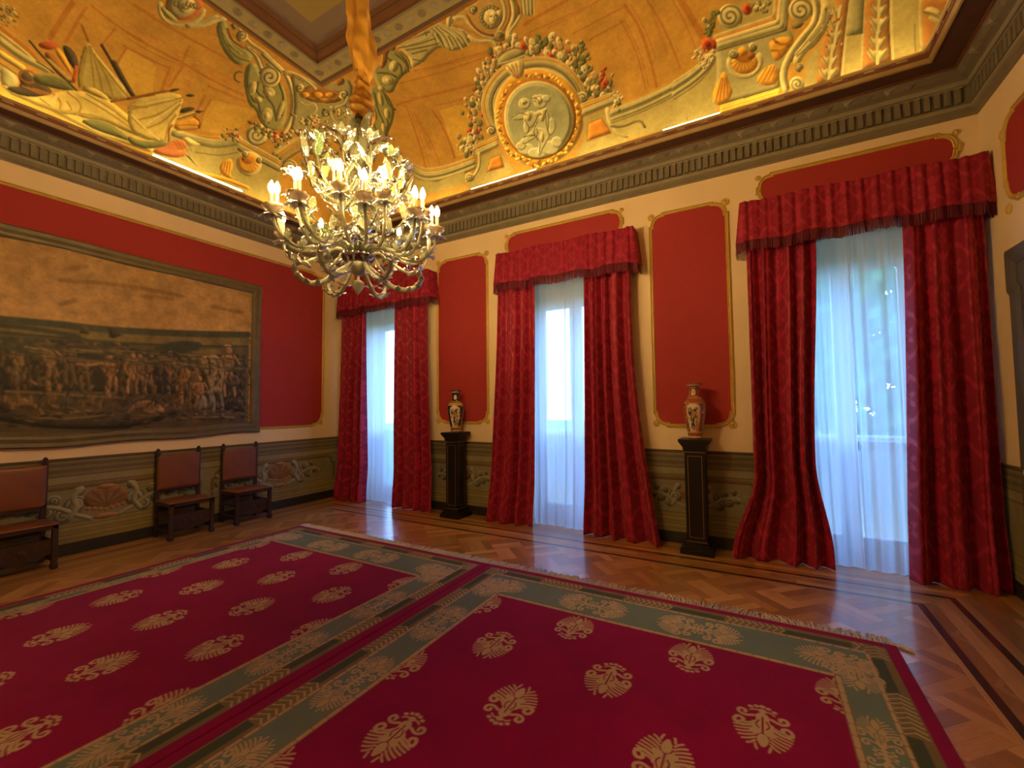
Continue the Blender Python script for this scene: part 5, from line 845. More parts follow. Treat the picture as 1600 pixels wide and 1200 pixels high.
for wall, L in (('b', RW), ('l', RD), ('r', RD)):
    n = int((L - .16) / pitch)
    for i in range(n):
        s0 = .08 + i * pitch
        mb.cur = 0; wall_box(mb, wall, s0, s0 + .042, .02, .052, 4.293, 4.425)
        mb.cur = 1; wall_box(mb, wall, s0 - .012, s0 + .054, .02, .056, 4.425, 4.437)
    n = int((L - .5) / .155)
    for i in range(n):                                  # carved leaf tips on the ovolo
        s0 = .27 + i * .155; mb.cur = 1 if i % 2 else 0
        vs = [on_wall(wall, s0 + du, o, z) for du, o, z in ((-.055, .168, 4.54), (.055, .168, 4.54), (.03, .135, 4.505), (0, .095, 4.484), (-.03, .135, 4.505), (0, .165, 4.506))]
        mb.add(vs, [(0, 5, 1), (1, 5, 2), (2, 5, 3), (3, 5, 4), (4, 5, 0)])
    n = int((L - 1.0) / .115)
    for i in range(n):                                  # bead run on the lip
        s0 = .5 + i * .115; mb.cur = 5 if i % 2 else 4
        wall_box(mb, wall, s0, s0 + .075, .425, .450, 4.585, 4.598)
struct(mb.build('trim_1', [M_cornice, M_cornice_pale, M_cornice_red, M_cornice_dark, M_lip, M_cornice_red]))

# painted cove above the cornice
CO, CA, CB, CZ, SL = 1.65, 1.53, 1.37, 4.63, 2.28
def cove_pt(s): th = s / SL * PI / 2; return CO - CA * np.cos(th), CZ + CB * np.sin(th)
def cove(name, wall, L, res, flip, code):
    cv = Canvas(0, L, 0, SL, res, PAL['field'])
    cv.mottle(.14, (7, 3), 5)
    if code is None:
        for k_ in range(int(L / 1.4)): cv.rect(.5 + k_ * 1.4, 1.3 + k_ * 1.4, .75, 1.6, PAL['field2'])
        cv.rect(0, L, 0, .45, PAL['stone2']); cv.line([(0, .5), (L, .5)], .09, PAL['stoneL']); cv.line([(0, .42), (L, .42)], .04, PAL['stoneD'])
    else:
        cv.rect(0, L, 0, .16, PAL['stone2'])
        paint(cv, code, {'W': 0, 'L': 1}[wall])
        cv.line([(0, SL - .02), (L, SL - .02)], .05, PAL['brown'])
    cv.mottle(.20, (44, 12), 9); cv.mottle(.16, (190, 70), 10, 2)
    off, z = cove_pt(cv.v); off = off[:, None] * np.ones(cv.nu); z = z[:, None] * np.ones(cv.nu)
    u = np.clip(cv.u[None, :] * np.ones((cv.nv, 1)), off, L - off)
    X = {'W': (u, -off, z), 'L': (off, -u, z), 'R': (RW - off, -u, z), 'F': (u, -(RD - off), z)}[wall]
    return struct(grid_mesh(name, np.stack(X, -1), cv.c, M_fresco))
cove('ceiling_cove_back', 'W', RW, FRES, False, FRESCO)
cove('ceiling_cove_left', 'L', RD, FRES, False, FRESCO)
cove('ceiling_cove_right', 'R', RD, .04, True, None)
cove('ceiling_cove_front', 'F', RW, .04, True, None)

# frame round the flat of the ceiling, with carved band and brown moulding
M_cband = mat('carved_band_paint', (.27, .22, .10), .8, var=.2, scale=10)
M_cbrown = mat('brown_ceiling_moulding', (.15, .06, .022), .7, var=.2, scale=8)
M_cdark = mat('dark_ceiling_line', (.08, .045, .02), .8)
M_cpurple = mat('mauve_grey_ceiling_band', (.16, .11, .085), .85, var=.1, scale=3)
M_cfield = mat('ochre_ceiling_field', (.24, .17, .05), .85, var=.12, scale=2)
prof = [(1.64, 6.0, 2), (1.67, 5.985, 2), (1.70, 5.99, 0), (1.86, 6.02, 0), (1.87, 6.01, 5), (1.895, 6.015, 1), (1.90, 6.05, 1), (1.94, 6.06, 1), (1.955, 6.09, 2), (1.97, 6.10, 1), (1.99, 6.14, 3)]
mb = rect_sweep('frame', prof, None)
for wall, L in (('b', RW), ('l', RD), ('r', RD), ('f', RW)):
    n = int((L - 3.6) / .17); st = (L - 3.6) / n
    for i in range(n + 1):
        s0 = 1.80 + i * st; mb.cur = 4 if i % 2 else 5
        c = on_wall(wall, s0, 1.78, 6.0); w_ = .055
        ring = [(c[0] + w_ * math.cos(a) , c[1] + w_ * .9 * math.sin(a), c[2] + .004) for a in np.linspace(0, 2 * PI, 9)[:-1]]
        mb.add(ring + [(c[0], c[1], c[2] - .022)], [(i_, (i_ + 1) % 8, 8) for i_ in range(8)])
struct(mb.build('trim_2', [M_cband, M_cbrown, M_cdark, M_cpurple, M_cornice_pale, M_cornice]))
mb = MB(); z = 6.14
mb.cur = 0; i0, i1 = 1.99, 2.24
for a in ([(i0, -i0), (RW - i0, -i0), (RW - i1, -i1), (i1, -i1)], [(i0, -(RD - i0)), (i1, -(RD - i1)), (RW - i1, -(RD - i1)), (RW - i0, -(RD - i0))],
          [(i0, -i0), (i1, -i1), (i1, -(RD - i1)), (i0, -(RD - i0))], [(RW - i0, -i0), (RW - i0, -(RD - i0)), (RW - i1, -(RD - i1)), (RW - i1, -i1)]):
    mb.add([(p[0], p[1], z) for p in a], [(0, 1, 2, 3)])
mb.cur = 1; mb.box(i1, -(RD - i1), z, RW - i1, -i1, z + .1)
mb.cur = 0; mb.box(-.3, -RD - .3, 6.3, RW + .3, WT, 6.4)   # roof slab over the vault keeps daylight out
for wx in ((-.3, -.1), (RW + .1, RW + .3)): mb.box(wx[0], -RD - .3, 4.7, wx[1], WT, 6.35)
mb.box(-.3, .1, 4.7, RW + .3, WT, 6.35); mb.box(-.3, -RD - .3, 4.7, RW + .3, -RD - .1, 6.35)
struct(mb.build('ceiling', [M_cpurple, M_cfield]))

# ------------------------------------------------------------------ painted dado and baseboards
DZ = 1.05
D_base = (.20, .18, .11)
def scroll(cv, u, v, r, st, dr, col, dk):
    cv.disc((u, v), (r, 0), (0, r), col)
    t = [(st + dr * 3.4 * PI * i / 30, 1 - .88 * i / 30) for i in range(31)]
    cv.line([(u + r * q * math.cos(a), v + r * q * math.sin(a)) for a, q in t], .016, dk)
def cartouche(cv, c, v=.54, w=1.0, shell=True):
    g, gl, dk = (.235, .225, .165), (.25, .24, .18), (.10, .09, .055)
    cv.relief = .8
    ru, rul = (.20, .095, .045), (.28, .16, .07)
    for sg in (-1, 1):
        for du, dv, r, st, dr in ((.26, -.02, .10, 0, 1), (.36, -.12, .085, 2, -1), (.50, -.06, .075, 1, 1), (.44, .06, .06, 0, -1), (.62, -.02, .05, 3, 1), (.56, .09, .045, 1, -1), (.24, .13, .05, 2, 1)):
            scroll(cv, c + sg * du * w, v + dv * w, r * w, st if sg > 0 else PI - st, dr * sg, g, dk)
        cv.line(chaikin([(c + sg * .12 * w, v - .2 * w), (c + sg * .28 * w, v - .12 * w), (c + sg * .4 * w, v - .02 * w), (c + sg * .58 * w, v + .02 * w), (c + sg * .7 * w, v - .04 * w)], False, 2), .05 * w, gl)
        cv.line(chaikin([(c + sg * .22 * w, v + .16 * w), (c + sg * .30 * w, v + .06 * w), (c + sg * .24 * w, v - .04 * w), (c + sg * .32 * w, v - .16 * w)], False, 2), .055 * w, gl)
        for i in range(5):
            cv.disc((c + sg * (.52 + .05 * i) * w, v + (.02 + .03 * (-1) ** i) * w), (.024 * w, .01), (-.008, .016 * w), gl)
    if shell:
        cv.disc((c, v + .02 * w), (.20 * w, 0), (0, .14 * w), ru)
        for i in range(-4, 5):
            a = PI / 2 + i * .36; cv.line([(c, v - .06 * w), (c + .19 * w * math.cos(a), v + .02 * w + .13 * w * math.sin(a))], .012, rul if i % 2 else dk)
        for i in range(-3, 4): cv.disc((c + i * .052 * w, v - .115 * w + .012 * abs(i) * w), (.03 * w, 0), (0, .024 * w), rul)
        cv.disc((c, v + .15 * w), (.09 * w, 0), (0, .028 * w), rul)
        cv.disc((c, v - .19 * w), (.12 * w, 0), (0, .03 * w), rul)
    cv.relief = 0.0
def dado(name, wall, s0, s1, carts, frames):
    cv = Canvas(s0, s1, .10, DZ, .008, D_base)
    cv.rect(s0, s1, .86, DZ, (.145, .12, .075))
    for z_, w_, c_ in ((1.04, .018, (.08, .055, .03)), (1.02, .012, (.22, .18, .11)), (.985, .02, (.105, .088, .055)), (.955, .012, (.19, .16, .10)), (.92, .03, (.115, .095, .06)), (.885, .012, (.175, .15, .09)), (.862, .012, (.09, .07, .045)), (.82, .075, (.24, .205, .12)), (.775, .012, (.10, .075, .04))):
        cv.line([(s0 - .1, z_), (s1 + .1, z_)], w_, c_)
    cv.rect(s0, s1, .10, .345, (.22, .185, .085))
    for z_, c_ in ((.345, .45), (.30, .6), (.285, 1.35), (.25, .62), (.215, .55), (.20, 1.3), (.165, .6), (.125, .6)): cv.line([(s0 - .1, z_), (s1 + .1, z_)], .009, tuple(q * c_ for q in (.22, .185, .085)))
    for a, b in frames:
        r = .11; pth = [(a, .36), (a, .60), (a + .05, .64), (a + .05, .69), (a + .12, .735), (b - .12, .735), (b - .05, .69), (b - .05, .64), (b, .60), (b, .36)]
        cv.line(pth, .045, (.16, .105, .05)); cv.line([(p[0] + .01, p[1] - .012) for p in pth], .012, (.075, .055, .03))
    for c, w_, sh in carts: cartouche(cv, c, .55, w_, sh)
    cv.mottle(.22, (max(2, int((s1 - s0) * 3)), 3), 4)
    s_, z_ = np.meshgrid(cv.u, cv.v); o = np.full_like(s_, .012); zz = z_.copy()
    X = {'b': (s_, -o, zz), 'l': (o, -s_, zz), 'r': (RW - o, -s_, zz)}[wall]
    return struct(grid_mesh(name, np.stack(X, -1), cv.c, M_dado))
dado('trim_3', 'l', .012, RD, [(1.11, 1.0, True), (2.18, .62, False), (3.24, 1.0, True), (5.2, 1.0, True)], [(.10, 2.1), (2.26, 4.3), (4.4, 6.2)])
SEG = [(.0, .62), (1.82, 3.88), (5.08, 6.90), (8.10, RW)]
dado('trim_4', 'b', .012, .62, [], [])
dado('trim_5', 'b', 1.82, 3.88, [(2.80, .72, True)], [(2.10, 3.5)])
dado('trim_6', 'b', 5.08, 6.90, [(6.02, .72, True)], [(5.32, 6.7)])
dado('trim_7', 'b', 8.10, RW - .012, [], [])
dado('trim_8', 'r', .012, .42, [], [])
dado('trim_9', 'r', 1.9, RD, [(3.0, 1, True), (5, 1, True)], [(2.1, 4), (4.1, 6)])
mb = MB()
for a, b in SEG: mb.bbox(a, -.024, 0, b, 0.0, .125, .004)
struct(mb.build('baseboard_back', M_black))
struct(MB().bbox(0, -RD, 0, .024, -.024, .125, .004).build('baseboard_left', M_black))
mb = MB(); mb.bbox(RW - .024, -.42, 0, RW, -.024, .125, .004); mb.bbox(RW - .024, -RD, 0, RW, -1.9, .125, .004)
struct(mb.build('baseboard_right', M_black))
mb = MB()                                              # thin chair-rail line on top of the dado
for a, b in SEG: mb.bbox(a, -.022, DZ, b, 0, DZ + .014, .003)
mb.bbox(0, -RD, DZ, .022, -.022, DZ + .014, .003); mb.bbox(RW - .022, -.42, DZ, RW, -.022, DZ + .014, .003)
struct(mb.build('trim_10', mat('dado_rail_paint', (.13, .09, .05), .6)))

# ------------------------------------------------------------------ windows (French doors) and what stands outside
for n_, (a, b) in enumerate(WINX):
    root = struct(thing('window_%d' % (n_ + 1), ((a + b) / 2, .40, 0)))
    og = root.location
    f = MB(); y0, y1 = .35, .45
    f.box(a, y0, 0, a + .045, y1, 3.25); f.box(b - .045, y0, 0, b, y1, 3.25); f.box(a, y0, 3.06, b, y1, 3.25); f.box(a, y0, 0, b, y1, .04)
    f.build('window_frame', M_white, root, og)
    c = (a + b) / 2
    for p, q in ((a + .045, c - .002), (c + .002, b - .045)):
        l = MB(); w_ = .085
        l.bbox(p, .37, .04, p + w_, .43, 3.06); l.bbox(q - w_, .37, .04, q, .43, 3.06)
        l.bbox(p + w_, .372, .04, q - w_, .428, .2); l.bbox(p + w_, .372, 1.09, q - w_, .428, 1.19); l.bbox(p + w_, .372, 2.98, q - w_, .428, 3.06)
        lf = l.build('window_leaf', M_white, root, og)
        g = MB(); g.box(p + w_ - .005, .397, .19, q - w_ + .005, .403, 1.10); g.box(p + w_ - .005, .397, 1.18, q - w_ + .005, .403, 2.99)
        g.build('glass_pane', M_glass, lf, og)
    bar = MB(); bar.tube([(c, .362, .3), (c, .362, 2.8)], .008, 8); bar.box(c - .03, .33, 1.02, c + .03, .37, 1.06); bar.build('window_bolt', M_gilt, root, og)
    # low stone parapet outside each window
    w_ = MB(); w_.bbox(a - .25, 1.0, -.3, b + .25, 1.2, 1.12, .01); w_.bbox(a - .3, .95, 1.12, b + .3, 1.25, 1.2, .015)
    tag(w_.build('balcony_parapet', M_stone_out, None, ((a + b) / 2, 1.1, -.3)), 'pale stone parapet outside the %s window' % ('far left', 'middle', 'right')[n_], 'parapet', 'parapets outside the windows')
M_lawn = mat('grass_ground', (.10, .16, .04), .95, var=.3, scale=2)
struct(MB().box(-30, .5, -.45, 40, 45, -.30).build('ground_outside', M_lawn))

M_bark = mat('tree_bark', (.10, .075, .05), .9, var=.3, scale=12, bmp=.4)
def leaf_mat(name, c):
    M = bpy.data.materials.new(name); M.use_nodes = True; t = M.node_tree; b = t.nodes['Principled BSDF']; o = t.nodes['Material Output']
    n = noise(t, 1.5, 4); mx = t.nodes.new('ShaderNodeMixRGB'); mx.inputs[1].default_value = tuple(q * .5 for q in c) + (1,); mx.inputs[2].default_value = tuple(min(1, q * 1.7) for q in c) + (1,)
    t.links.new(n.outputs['Fac'], mx.inputs[0]); t.links.new(mx.outputs[0], b.inputs['Base Color']); b.inputs['Roughness'].default_value = .6
    tl = t.nodes.new('ShaderNodeBsdfTranslucent'); t.links.new(mx.outputs[0], tl.inputs[0])
    ms = t.nodes.new('ShaderNodeMixShader'); ms.inputs[0].default_value = .45; t.links.new(b.outputs[0], ms.inputs[1]); t.links.new(tl.outputs[0], ms.inputs[2]); t.links.new(ms.outputs[0], o.inputs[0])
    return M
M_leaf = leaf_mat('tree_leaves', (.13, .32, .14))
def tree(x, y, h, r, seed, label):
    rg = np.random.RandomState(seed); root = thing('garden_tree', (x, y, -.3), label, 'tree', 'trees outside the right window'); og = (x, y, -.3)
    t_ = MB(); t_.tube([(x, y, -.3), (x + .1, y, h * .3), (x - .05, y + .1, h * .6), (x, y, h * .85)], [.16, .13, .09, .04], 10)
    for i in range(6):
        a = rg.rand() * 6.28; z0 = h * (.3 + .08 * i); t_.tube([(x, y, z0), (x + r * .4 * math.cos(a), y + r * .4 * math.sin(a), z0 + .5), (x + r * .8 * math.cos(a), y + r * .8 * math.sin(a), z0 + .9)], [.06, .04, .015], 6)
    t_.build('trunk', M_bark, root, og)
    n = 3600; f = MB(); c = rg.randn(n, 3); c /= np.linalg.norm(c, axis=1)[:, None]; c *= (.35 + .65 * rg.rand(n, 1) ** .5) * np.array((r, r, h * .5))
    c += np.array((x, y, h * .56)); c += rg.randn(n, 3) * .1
    for p in c:
        d = Vector(rg.randn(3)).normalized(); e_ = d.orthogonal().normalized(); g_ = d.cross(e_); s_ = .15 + .10 * rg.rand()
        P = Vector(p); f.add([P - e_ * s_, P - g_ * s_ * .5, P + e_ * s_, P + g_ * s_ * .5], [(0, 1, 2, 3)])
    f.build('foliage', M_leaf, root, og)
tree(8.1, 5.4, 6.4, 2.0, 1, 'leafy green tree straight outside the right window')
tree(12.6, 8.0, 7.0, 2.1, 2, 'leafy green tree outside and to the right of the right window')
tree(7.6, 10.4, 8.0, 2.4, 3, 'leafy green tree farther back outside the right window')

# ------------------------------------------------------------------ red wall panels with gilt mouldings and rosettes
def outline(a, b, c, d, r, n=7):
    p = []
    def arc(cx, cz, a0, a1): return [(cx + (r - .018) * math.cos(t), cz + (r - .018) * math.sin(t)) for t in np.linspace(a0, a1, n)]
    p += [(a + r, c)] ; p += [(b - r, c)] + arc(b - r, c + r, -PI / 2, 0) + [(b, c + r)]
    p += [(b, d - r)] + arc(b - r, d - r, 0, PI / 2) + [(b - r, d)]
    p += [(a + r, d)] + arc(a + r, d - r, PI / 2, PI) + [(a, d - r)]
    p += [(a, c + r)] + arc(a + r, c + r, PI, 1.5 * PI)
    return p
def wall_fn(wall):
    return {'b': lambda u, v, o: (u, -o, v), 'l': lambda u, v, o: (o, -u, v), 'r': lambda u, v, o: (RW - o, -u, v)}[wall]
def panel(wall, a, b, c, d, r, label, group):
    fn = wall_fn(wall); og = fn((a + b) / 2, c, 0)
    root = thing('wall_panel', og, label, 'wall panel', group)
    pts = outline(a, b, c, d, r)
    MB().extrude_poly(pts, lambda u, v, w: fn(u, v, w), .006).build('red_field', M_red, root, og)
    f = MB(); frame_sweep(f, pts, [(-.008, 0), (-.006, .016), (.004, .022), (.011, .010), (.019, .010), (.024, .018), (.031, .012), (.034, 0)], fn)
    f.build('gilt_frame', M_gilt, root, og)
def rosette(wall, u, v, r, label):
    fn = wall_fn(wall); m_ = MB(); n = 20; prof = [(r, 0), (r, .008), (r * .86, .014), (r * .72, .009), (r * .6, .008), (r * .45, .018), (r * .2, .024), (.001, .025)]
    vs = []; fs = []
    for q, o in prof:
        for i in range(n):
            t = 2 * PI * i / n; vs.append(fn(u + q * math.cos(t), v + q * math.sin(t), o))
    for j in range(len(prof) - 1):
        for i in range(n): k_ = (i + 1) % n; fs.append((j * n + i, j * n + k_, j * n + n + k_, j * n + n + i))
    m_.add(vs, fs)
    tag(m_.build('wall_rosette', M_gilt, None, fn(u, v, 0), smooth=True), label, 'rosette', 'gilt rosettes on the walls')
for a, b, nm in ((2.305, 3.265, 'behind the far vase'), (5.605, 6.465, 'behind the near vase')):
    panel('b', a, b, 1.33, 3.895, .15, 'tall red wall panel in a gilt frame ' + nm, 'red panels between the windows')
    for u, v, p in ((a + .025, 3.865, 'top left'), (b - .025, 3.865, 'top right'), (a + .025, 1.365, 'bottom left'), (b - .025, 1.365, 'bottom right')):
        rosette('b', u, v, .041, 'gilt rosette at the %s corner of the tall panel %s' % (p, nm))
for a, b, nm in ((.36, 2.06, 'far left'), (3.57, 5.29, 'middle'), (6.75, 8.37, 'right')):
    panel('b', a, b, 3.735, 4.075, .135, 'low red wall panel above the curtain pelmet of the %s window' % nm, 'red panels above the windows')
    for u, p in ((a + .02, 'left'), (b - .02, 'right')): rosette('b', u, 4.05, .028, 'small gilt rosette at the %s end of the panel above the %s window' % (p, nm))
panel('l', .33, 6.1, 1.27, 3.95, .20, 'very wide red wall panel behind the battle painting', 'red panel on the left wall')
rosette('l', .375, 1.33, .041, 'gilt rosette at the lower corner of the wide red panel, beside a curtain')
rosette('l', .375, 3.90, .041, 'gilt rosette at the upper corner of the wide red panel behind the chandelier')
panel('r', .41, 1.9, 3.15, 3.88, .17, 'red wall panel with gilt frame high on the right wall', 'red panel over the door')
rosette('r', .40, 3.76, .041, 'gilt rosette beside the upper part of the right wall panel')
rosette('r', .43, 3.13, .041, 'gilt rosette below the corner of the right wall panel')

# dark painted doorway on the right wall
door = struct(thing('door_1', (RW, -1.15, 0)))
f = MB(); fn = wall_fn('r')
frame_sweep(f, [(.43, 0), (.43, 2.42), (.385, 2.46), (.385, 2.80), (1.92, 2.80), (1.92, 2.46), (1.87, 2.42), (1.87, 0)], [(0, 0), (0, .03), (-.03, .045), (-.09, .035), (-.13, .02), (-.13, 0)], fn, closed=False)
f.build('door_frame', mat('dark_olive_door_paint', (.085, .075, .05), .6, var=.2), door, door.location)
f = MB(); f.box(RW - .02, -1.76, 0, RW, -.54, 2.445)
for y_ in (-1.70, -1.11):
    for z0, z1 in ((.15, .95), (1.1, 2.3)): f.bbox(RW - .035, y_, z0, RW - .02, y_ + .5, z1, .01)
f.build('door_leaf', mat('dark_grey_door_paint', (.075, .068, .052), .55, var=.2), door, door.location)
f = MB(); f.box(RW - .012, -1.90, 2.44, RW, -.40, 2.79); f.build('door_overpanel', mat('dark_green_grey_paint', (.085, .08, .06), .65), door, door.location)
f = MB(); f.lathe([(.012, 0), (.012, .03), (.028, .04), (.03, .06), (.001, .075)], (0, 0, 0), 12); f.v = [(RW - .02 - p[2], -.62 + p[0], 1.05 + p[1]) for p in f.v]; f.build('door_knob', M_gilt, door, door.location)

# ------------------------------------------------------------------ curtains
def fabric_mat(name, dark, light, rough=.75, sheen=.25):
    M, t, b = new_mat(name)
    a = t.nodes.new('ShaderNodeVertexColor'); a.layer_name = 'Col'; sp = t.nodes.new('ShaderNodeSeparateColor'); t.links.new(a.outputs['Color'], sp.inputs[0])
    mx = t.nodes.new('ShaderNodeMixRGB'); mx.inputs[1].default_value = dark + (1,); mx.inputs[2].default_value = light + (1,); t.links.new(sp.outputs[0], mx.inputs[0])
    t.links.new(mx.outputs[0], b.inputs['Base Color'])
    r = t.nodes.new('ShaderNodeMapRange'); r.inputs['To Min'].default_value = rough; r.inputs['To Max'].default_value = rough - .28; t.links.new(sp.outputs[0], r.inputs['Value']); t.links.new(r.outputs[0], b.inputs['Roughness'])
    b.inputs['Sheen Weight'].default_value = sheen; b.inputs['Sheen Tint'].default_value = (1, .3, .3, 1); b.inputs['Specular IOR Level'].default_value = .35
    bump(t, b, noise(t, 160, 2).outputs['Fac'], .12, .003)
    return M
M_damask = fabric_mat('crimson_damask', (.220, .0026, .027), (.345, .0095, .042))
M_fringe = mat('dark_crimson_fringe', (.105, .003, .020), .8, var=.3, scale=60)

def damask(u, v):
    """ogee lattice with a palmette in every cell; u, v in metres of cloth"""
    pu, pv = .40, .58
    def cell(u, v):
        x = (u / pu + .5) % 1.0 - .5; y = (v / pv + .5) % 1.0 - .5; return x, y
    x, y = cell(u, v); x2, y2 = cell(u + pu / 2, v + pv / 2)
    og_ = np.abs(np.abs(x) - (.25 + .25 * np.cos(2 * PI * y)))
    g = (og_ < .055 + .03 * np.cos(12 * PI * y)).astype(float)
    for X, Y in ((x, y), (x2, y2)):
        r = np.hypot(X * 1.05, Y * 1.25); th = np.arctan2(X, Y)
        pal = r < .17 + .07 * np.cos(6 * th)
        hole = (r < .10 + .03 * np.cos(6 * th)) & (r > .055)
        g = np.maximum(g, (pal & ~hole).astype(float))
        bud = np.hypot(X / .07, (np.abs(Y) - .33) / .09) < 1
        g = np.maximum(g, bud.astype(float))
    return g

def smooth01(t): t = np.clip(t, 0, 1); return t * t * (3 - 2 * t)
def drape(name, xt, xb, zt, zb, y0, seed, label, group, wide=1.5, amp=.060, folds=5, edge=None, mt=None, pat=True, floor_push=.05, solid=.005):
    """hanging cloth: xt / xb = edges at the top / on the floor; edge(v) may bend the two edges"""
    rg = np.random.RandomState(seed)
    nu, nv = (150, 230) if pat else (110, 120)
    u = np.linspace(0, 1, nu)[None, :]; v = np.linspace(0, 1, nv)[:, None]
    l = xt[0] + (xb[0] - xt[0]) * v ** 1.6; r = xt[1] + (xb[1] - xt[1]) * v ** 1.6
    if edge is not None: dl, dr = edge(v); l = l + dl; r = r + dr
    ph = rg.rand() * 6.28; w1 = .09 * np.sin(2 * PI * u * 1.3 + ph) + .03 * np.sin(2 * PI * v * .6 + 3 * u + ph)
    uu = u + w1 * .5 * np.sin(PI * u)
    f = np.sin(2 * PI * folds * uu + ph) + .35 * np.sin(2 * PI * folds * 2.1 * uu + ph * 2 + .8 * v) + .25 * np.sin(2 * PI * 2 * uu + 2 * ph + 1.2 * v)
    am = amp * (.55 + .45 * smooth01(v * 1.4)) * (.75 + .5 * rg.rand())
    x = l + (r - l) * (u + .012 * np.cos(2 * PI * folds * uu + ph))
    y = y0 - am * f - floor_push * smooth01((v - .8) / .2)
    z = zt + (zb - zt) * v + np.zeros_like(u)
    X = np.stack([x + 0 * y, y + 0 * x, z + 0 * x], -1)
    c = np.zeros((nv, nu, 3))
    if pat: c[:] = damask(u * wide + 0 * v, v * (zt - zb) + 0 * u)[..., None]
    o = grid_mesh(name, X, c, mt or M_damask, None, (float((xb[0] + xb[1]) / 2), y0, max(zb, 0)))
    if solid:
        md = o.modifiers.new('thickness', 'SOLIDIFY'); md.thickness = solid; md.offset = 0
    return tag(o, label, 'curtain', group)

WN = ('far left', 'middle', 'right')
DR = [((.285, .88), (.17, .93)), ((1.58, 2.25), (1.60, 2.37)), ((3.56, 4.13), (3.37, 4.08)), ((4.82, 5.42), (4.79, 5.70)), ((6.63, 7.24), (6.40, 7.27)), ((7.91, 8.44), (7.82, 8.46))]
for i, (xt, xb) in enumerate(DR):
    w_ = WN[i // 2]; sd = 'left' if i % 2 == 0 else 'right'
    ed = None
    if i == 4: ed = lambda v: (.23 * (v ** 1.6 - smooth01((v - .74) / .26)), -.10 * smooth01(v / .72) * (1 - smooth01((v - .70) / .26)))
    if i == 3: ed = lambda v: (0 * v, -.05 * np.sin(PI * v))
    drape('damask_drape', xt, xb, 3.36, .004, -.172, 20 + i, 'crimson damask drape hanging on the %s side of the %s window' % (sd, w_), 'crimson damask drapes', folds=(4, 4, 3, 4, 4, 3)[i], edge=ed, wide=1.25)

def sheer_mat():
    M = bpy.data.materials.new('white_sheer'); M.use_nodes = True; t = M.node_tree; t.nodes.clear(); ln = t.links.new
    o = t.nodes.new('ShaderNodeOutputMaterial'); tr = t.nodes.new('ShaderNodeBsdfTransparent'); tl = t.nodes.new('ShaderNodeBsdfTranslucent'); df = t.nodes.new('ShaderNodeBsdfDiffuse')
    w = noise(t, 130, 2); cr_ = t.nodes.new('ShaderNodeMapRange'); cr_.inputs['To Min'].default_value = SHT - .05; cr_.inputs['To Max'].default_value = SHT + .05; ln(w.outputs['Fac'], cr_.inputs['Value'])
    tl.inputs[0].default_value = (.86, .90, .94, 1); df.inputs[0].default_value = (.50, .51, .53, 1); tr.inputs[0].default_value = (1, 1, 1, 1)
    m1 = t.nodes.new('ShaderNodeMixShader'); m1.inputs[0].default_value = .30; ln(tl.outputs[0], m1.inputs[1]); ln(df.outputs[0], m1.inputs[2])
    m2 = t.nodes.new('ShaderNodeMixShader'); ln(cr_.outputs[0], m2.inputs[0]); ln(m1.outputs[0], m2.inputs[1]); ln(tr.outputs[0], m2.inputs[2]); ln(m2.outputs[0], o.inputs[0])
    return M
M_sheer = sheer_mat()
SH = [((.68, 1.25), (.72, 1.27)), ((1.25, 1.78), (1.26, 1.76)), ((3.98, 4.49), (4.0, 4.45)), ((4.48, 5.02), (4.44, 5.0)), ((7.0, 7.52), (7.10, 7.54)), ((7.51, 8.02), (7.53, 8.0))]
for i, (xt, xb) in enumerate(SH):
    w_ = WN[i // 2]; sd = 'left' if i % 2 == 0 else 'right'
    drape('sheer_curtain', xt, xb, 3.34, .006, -.012 - .030 * (i % 2), 50 + i, 'white translucent sheer curtain, %s half of the %s window' % (sd, w_), 'white sheer curtains', amp=.014, folds=4, mt=M_sheer, pat=False, floor_push=.03, solid=0)

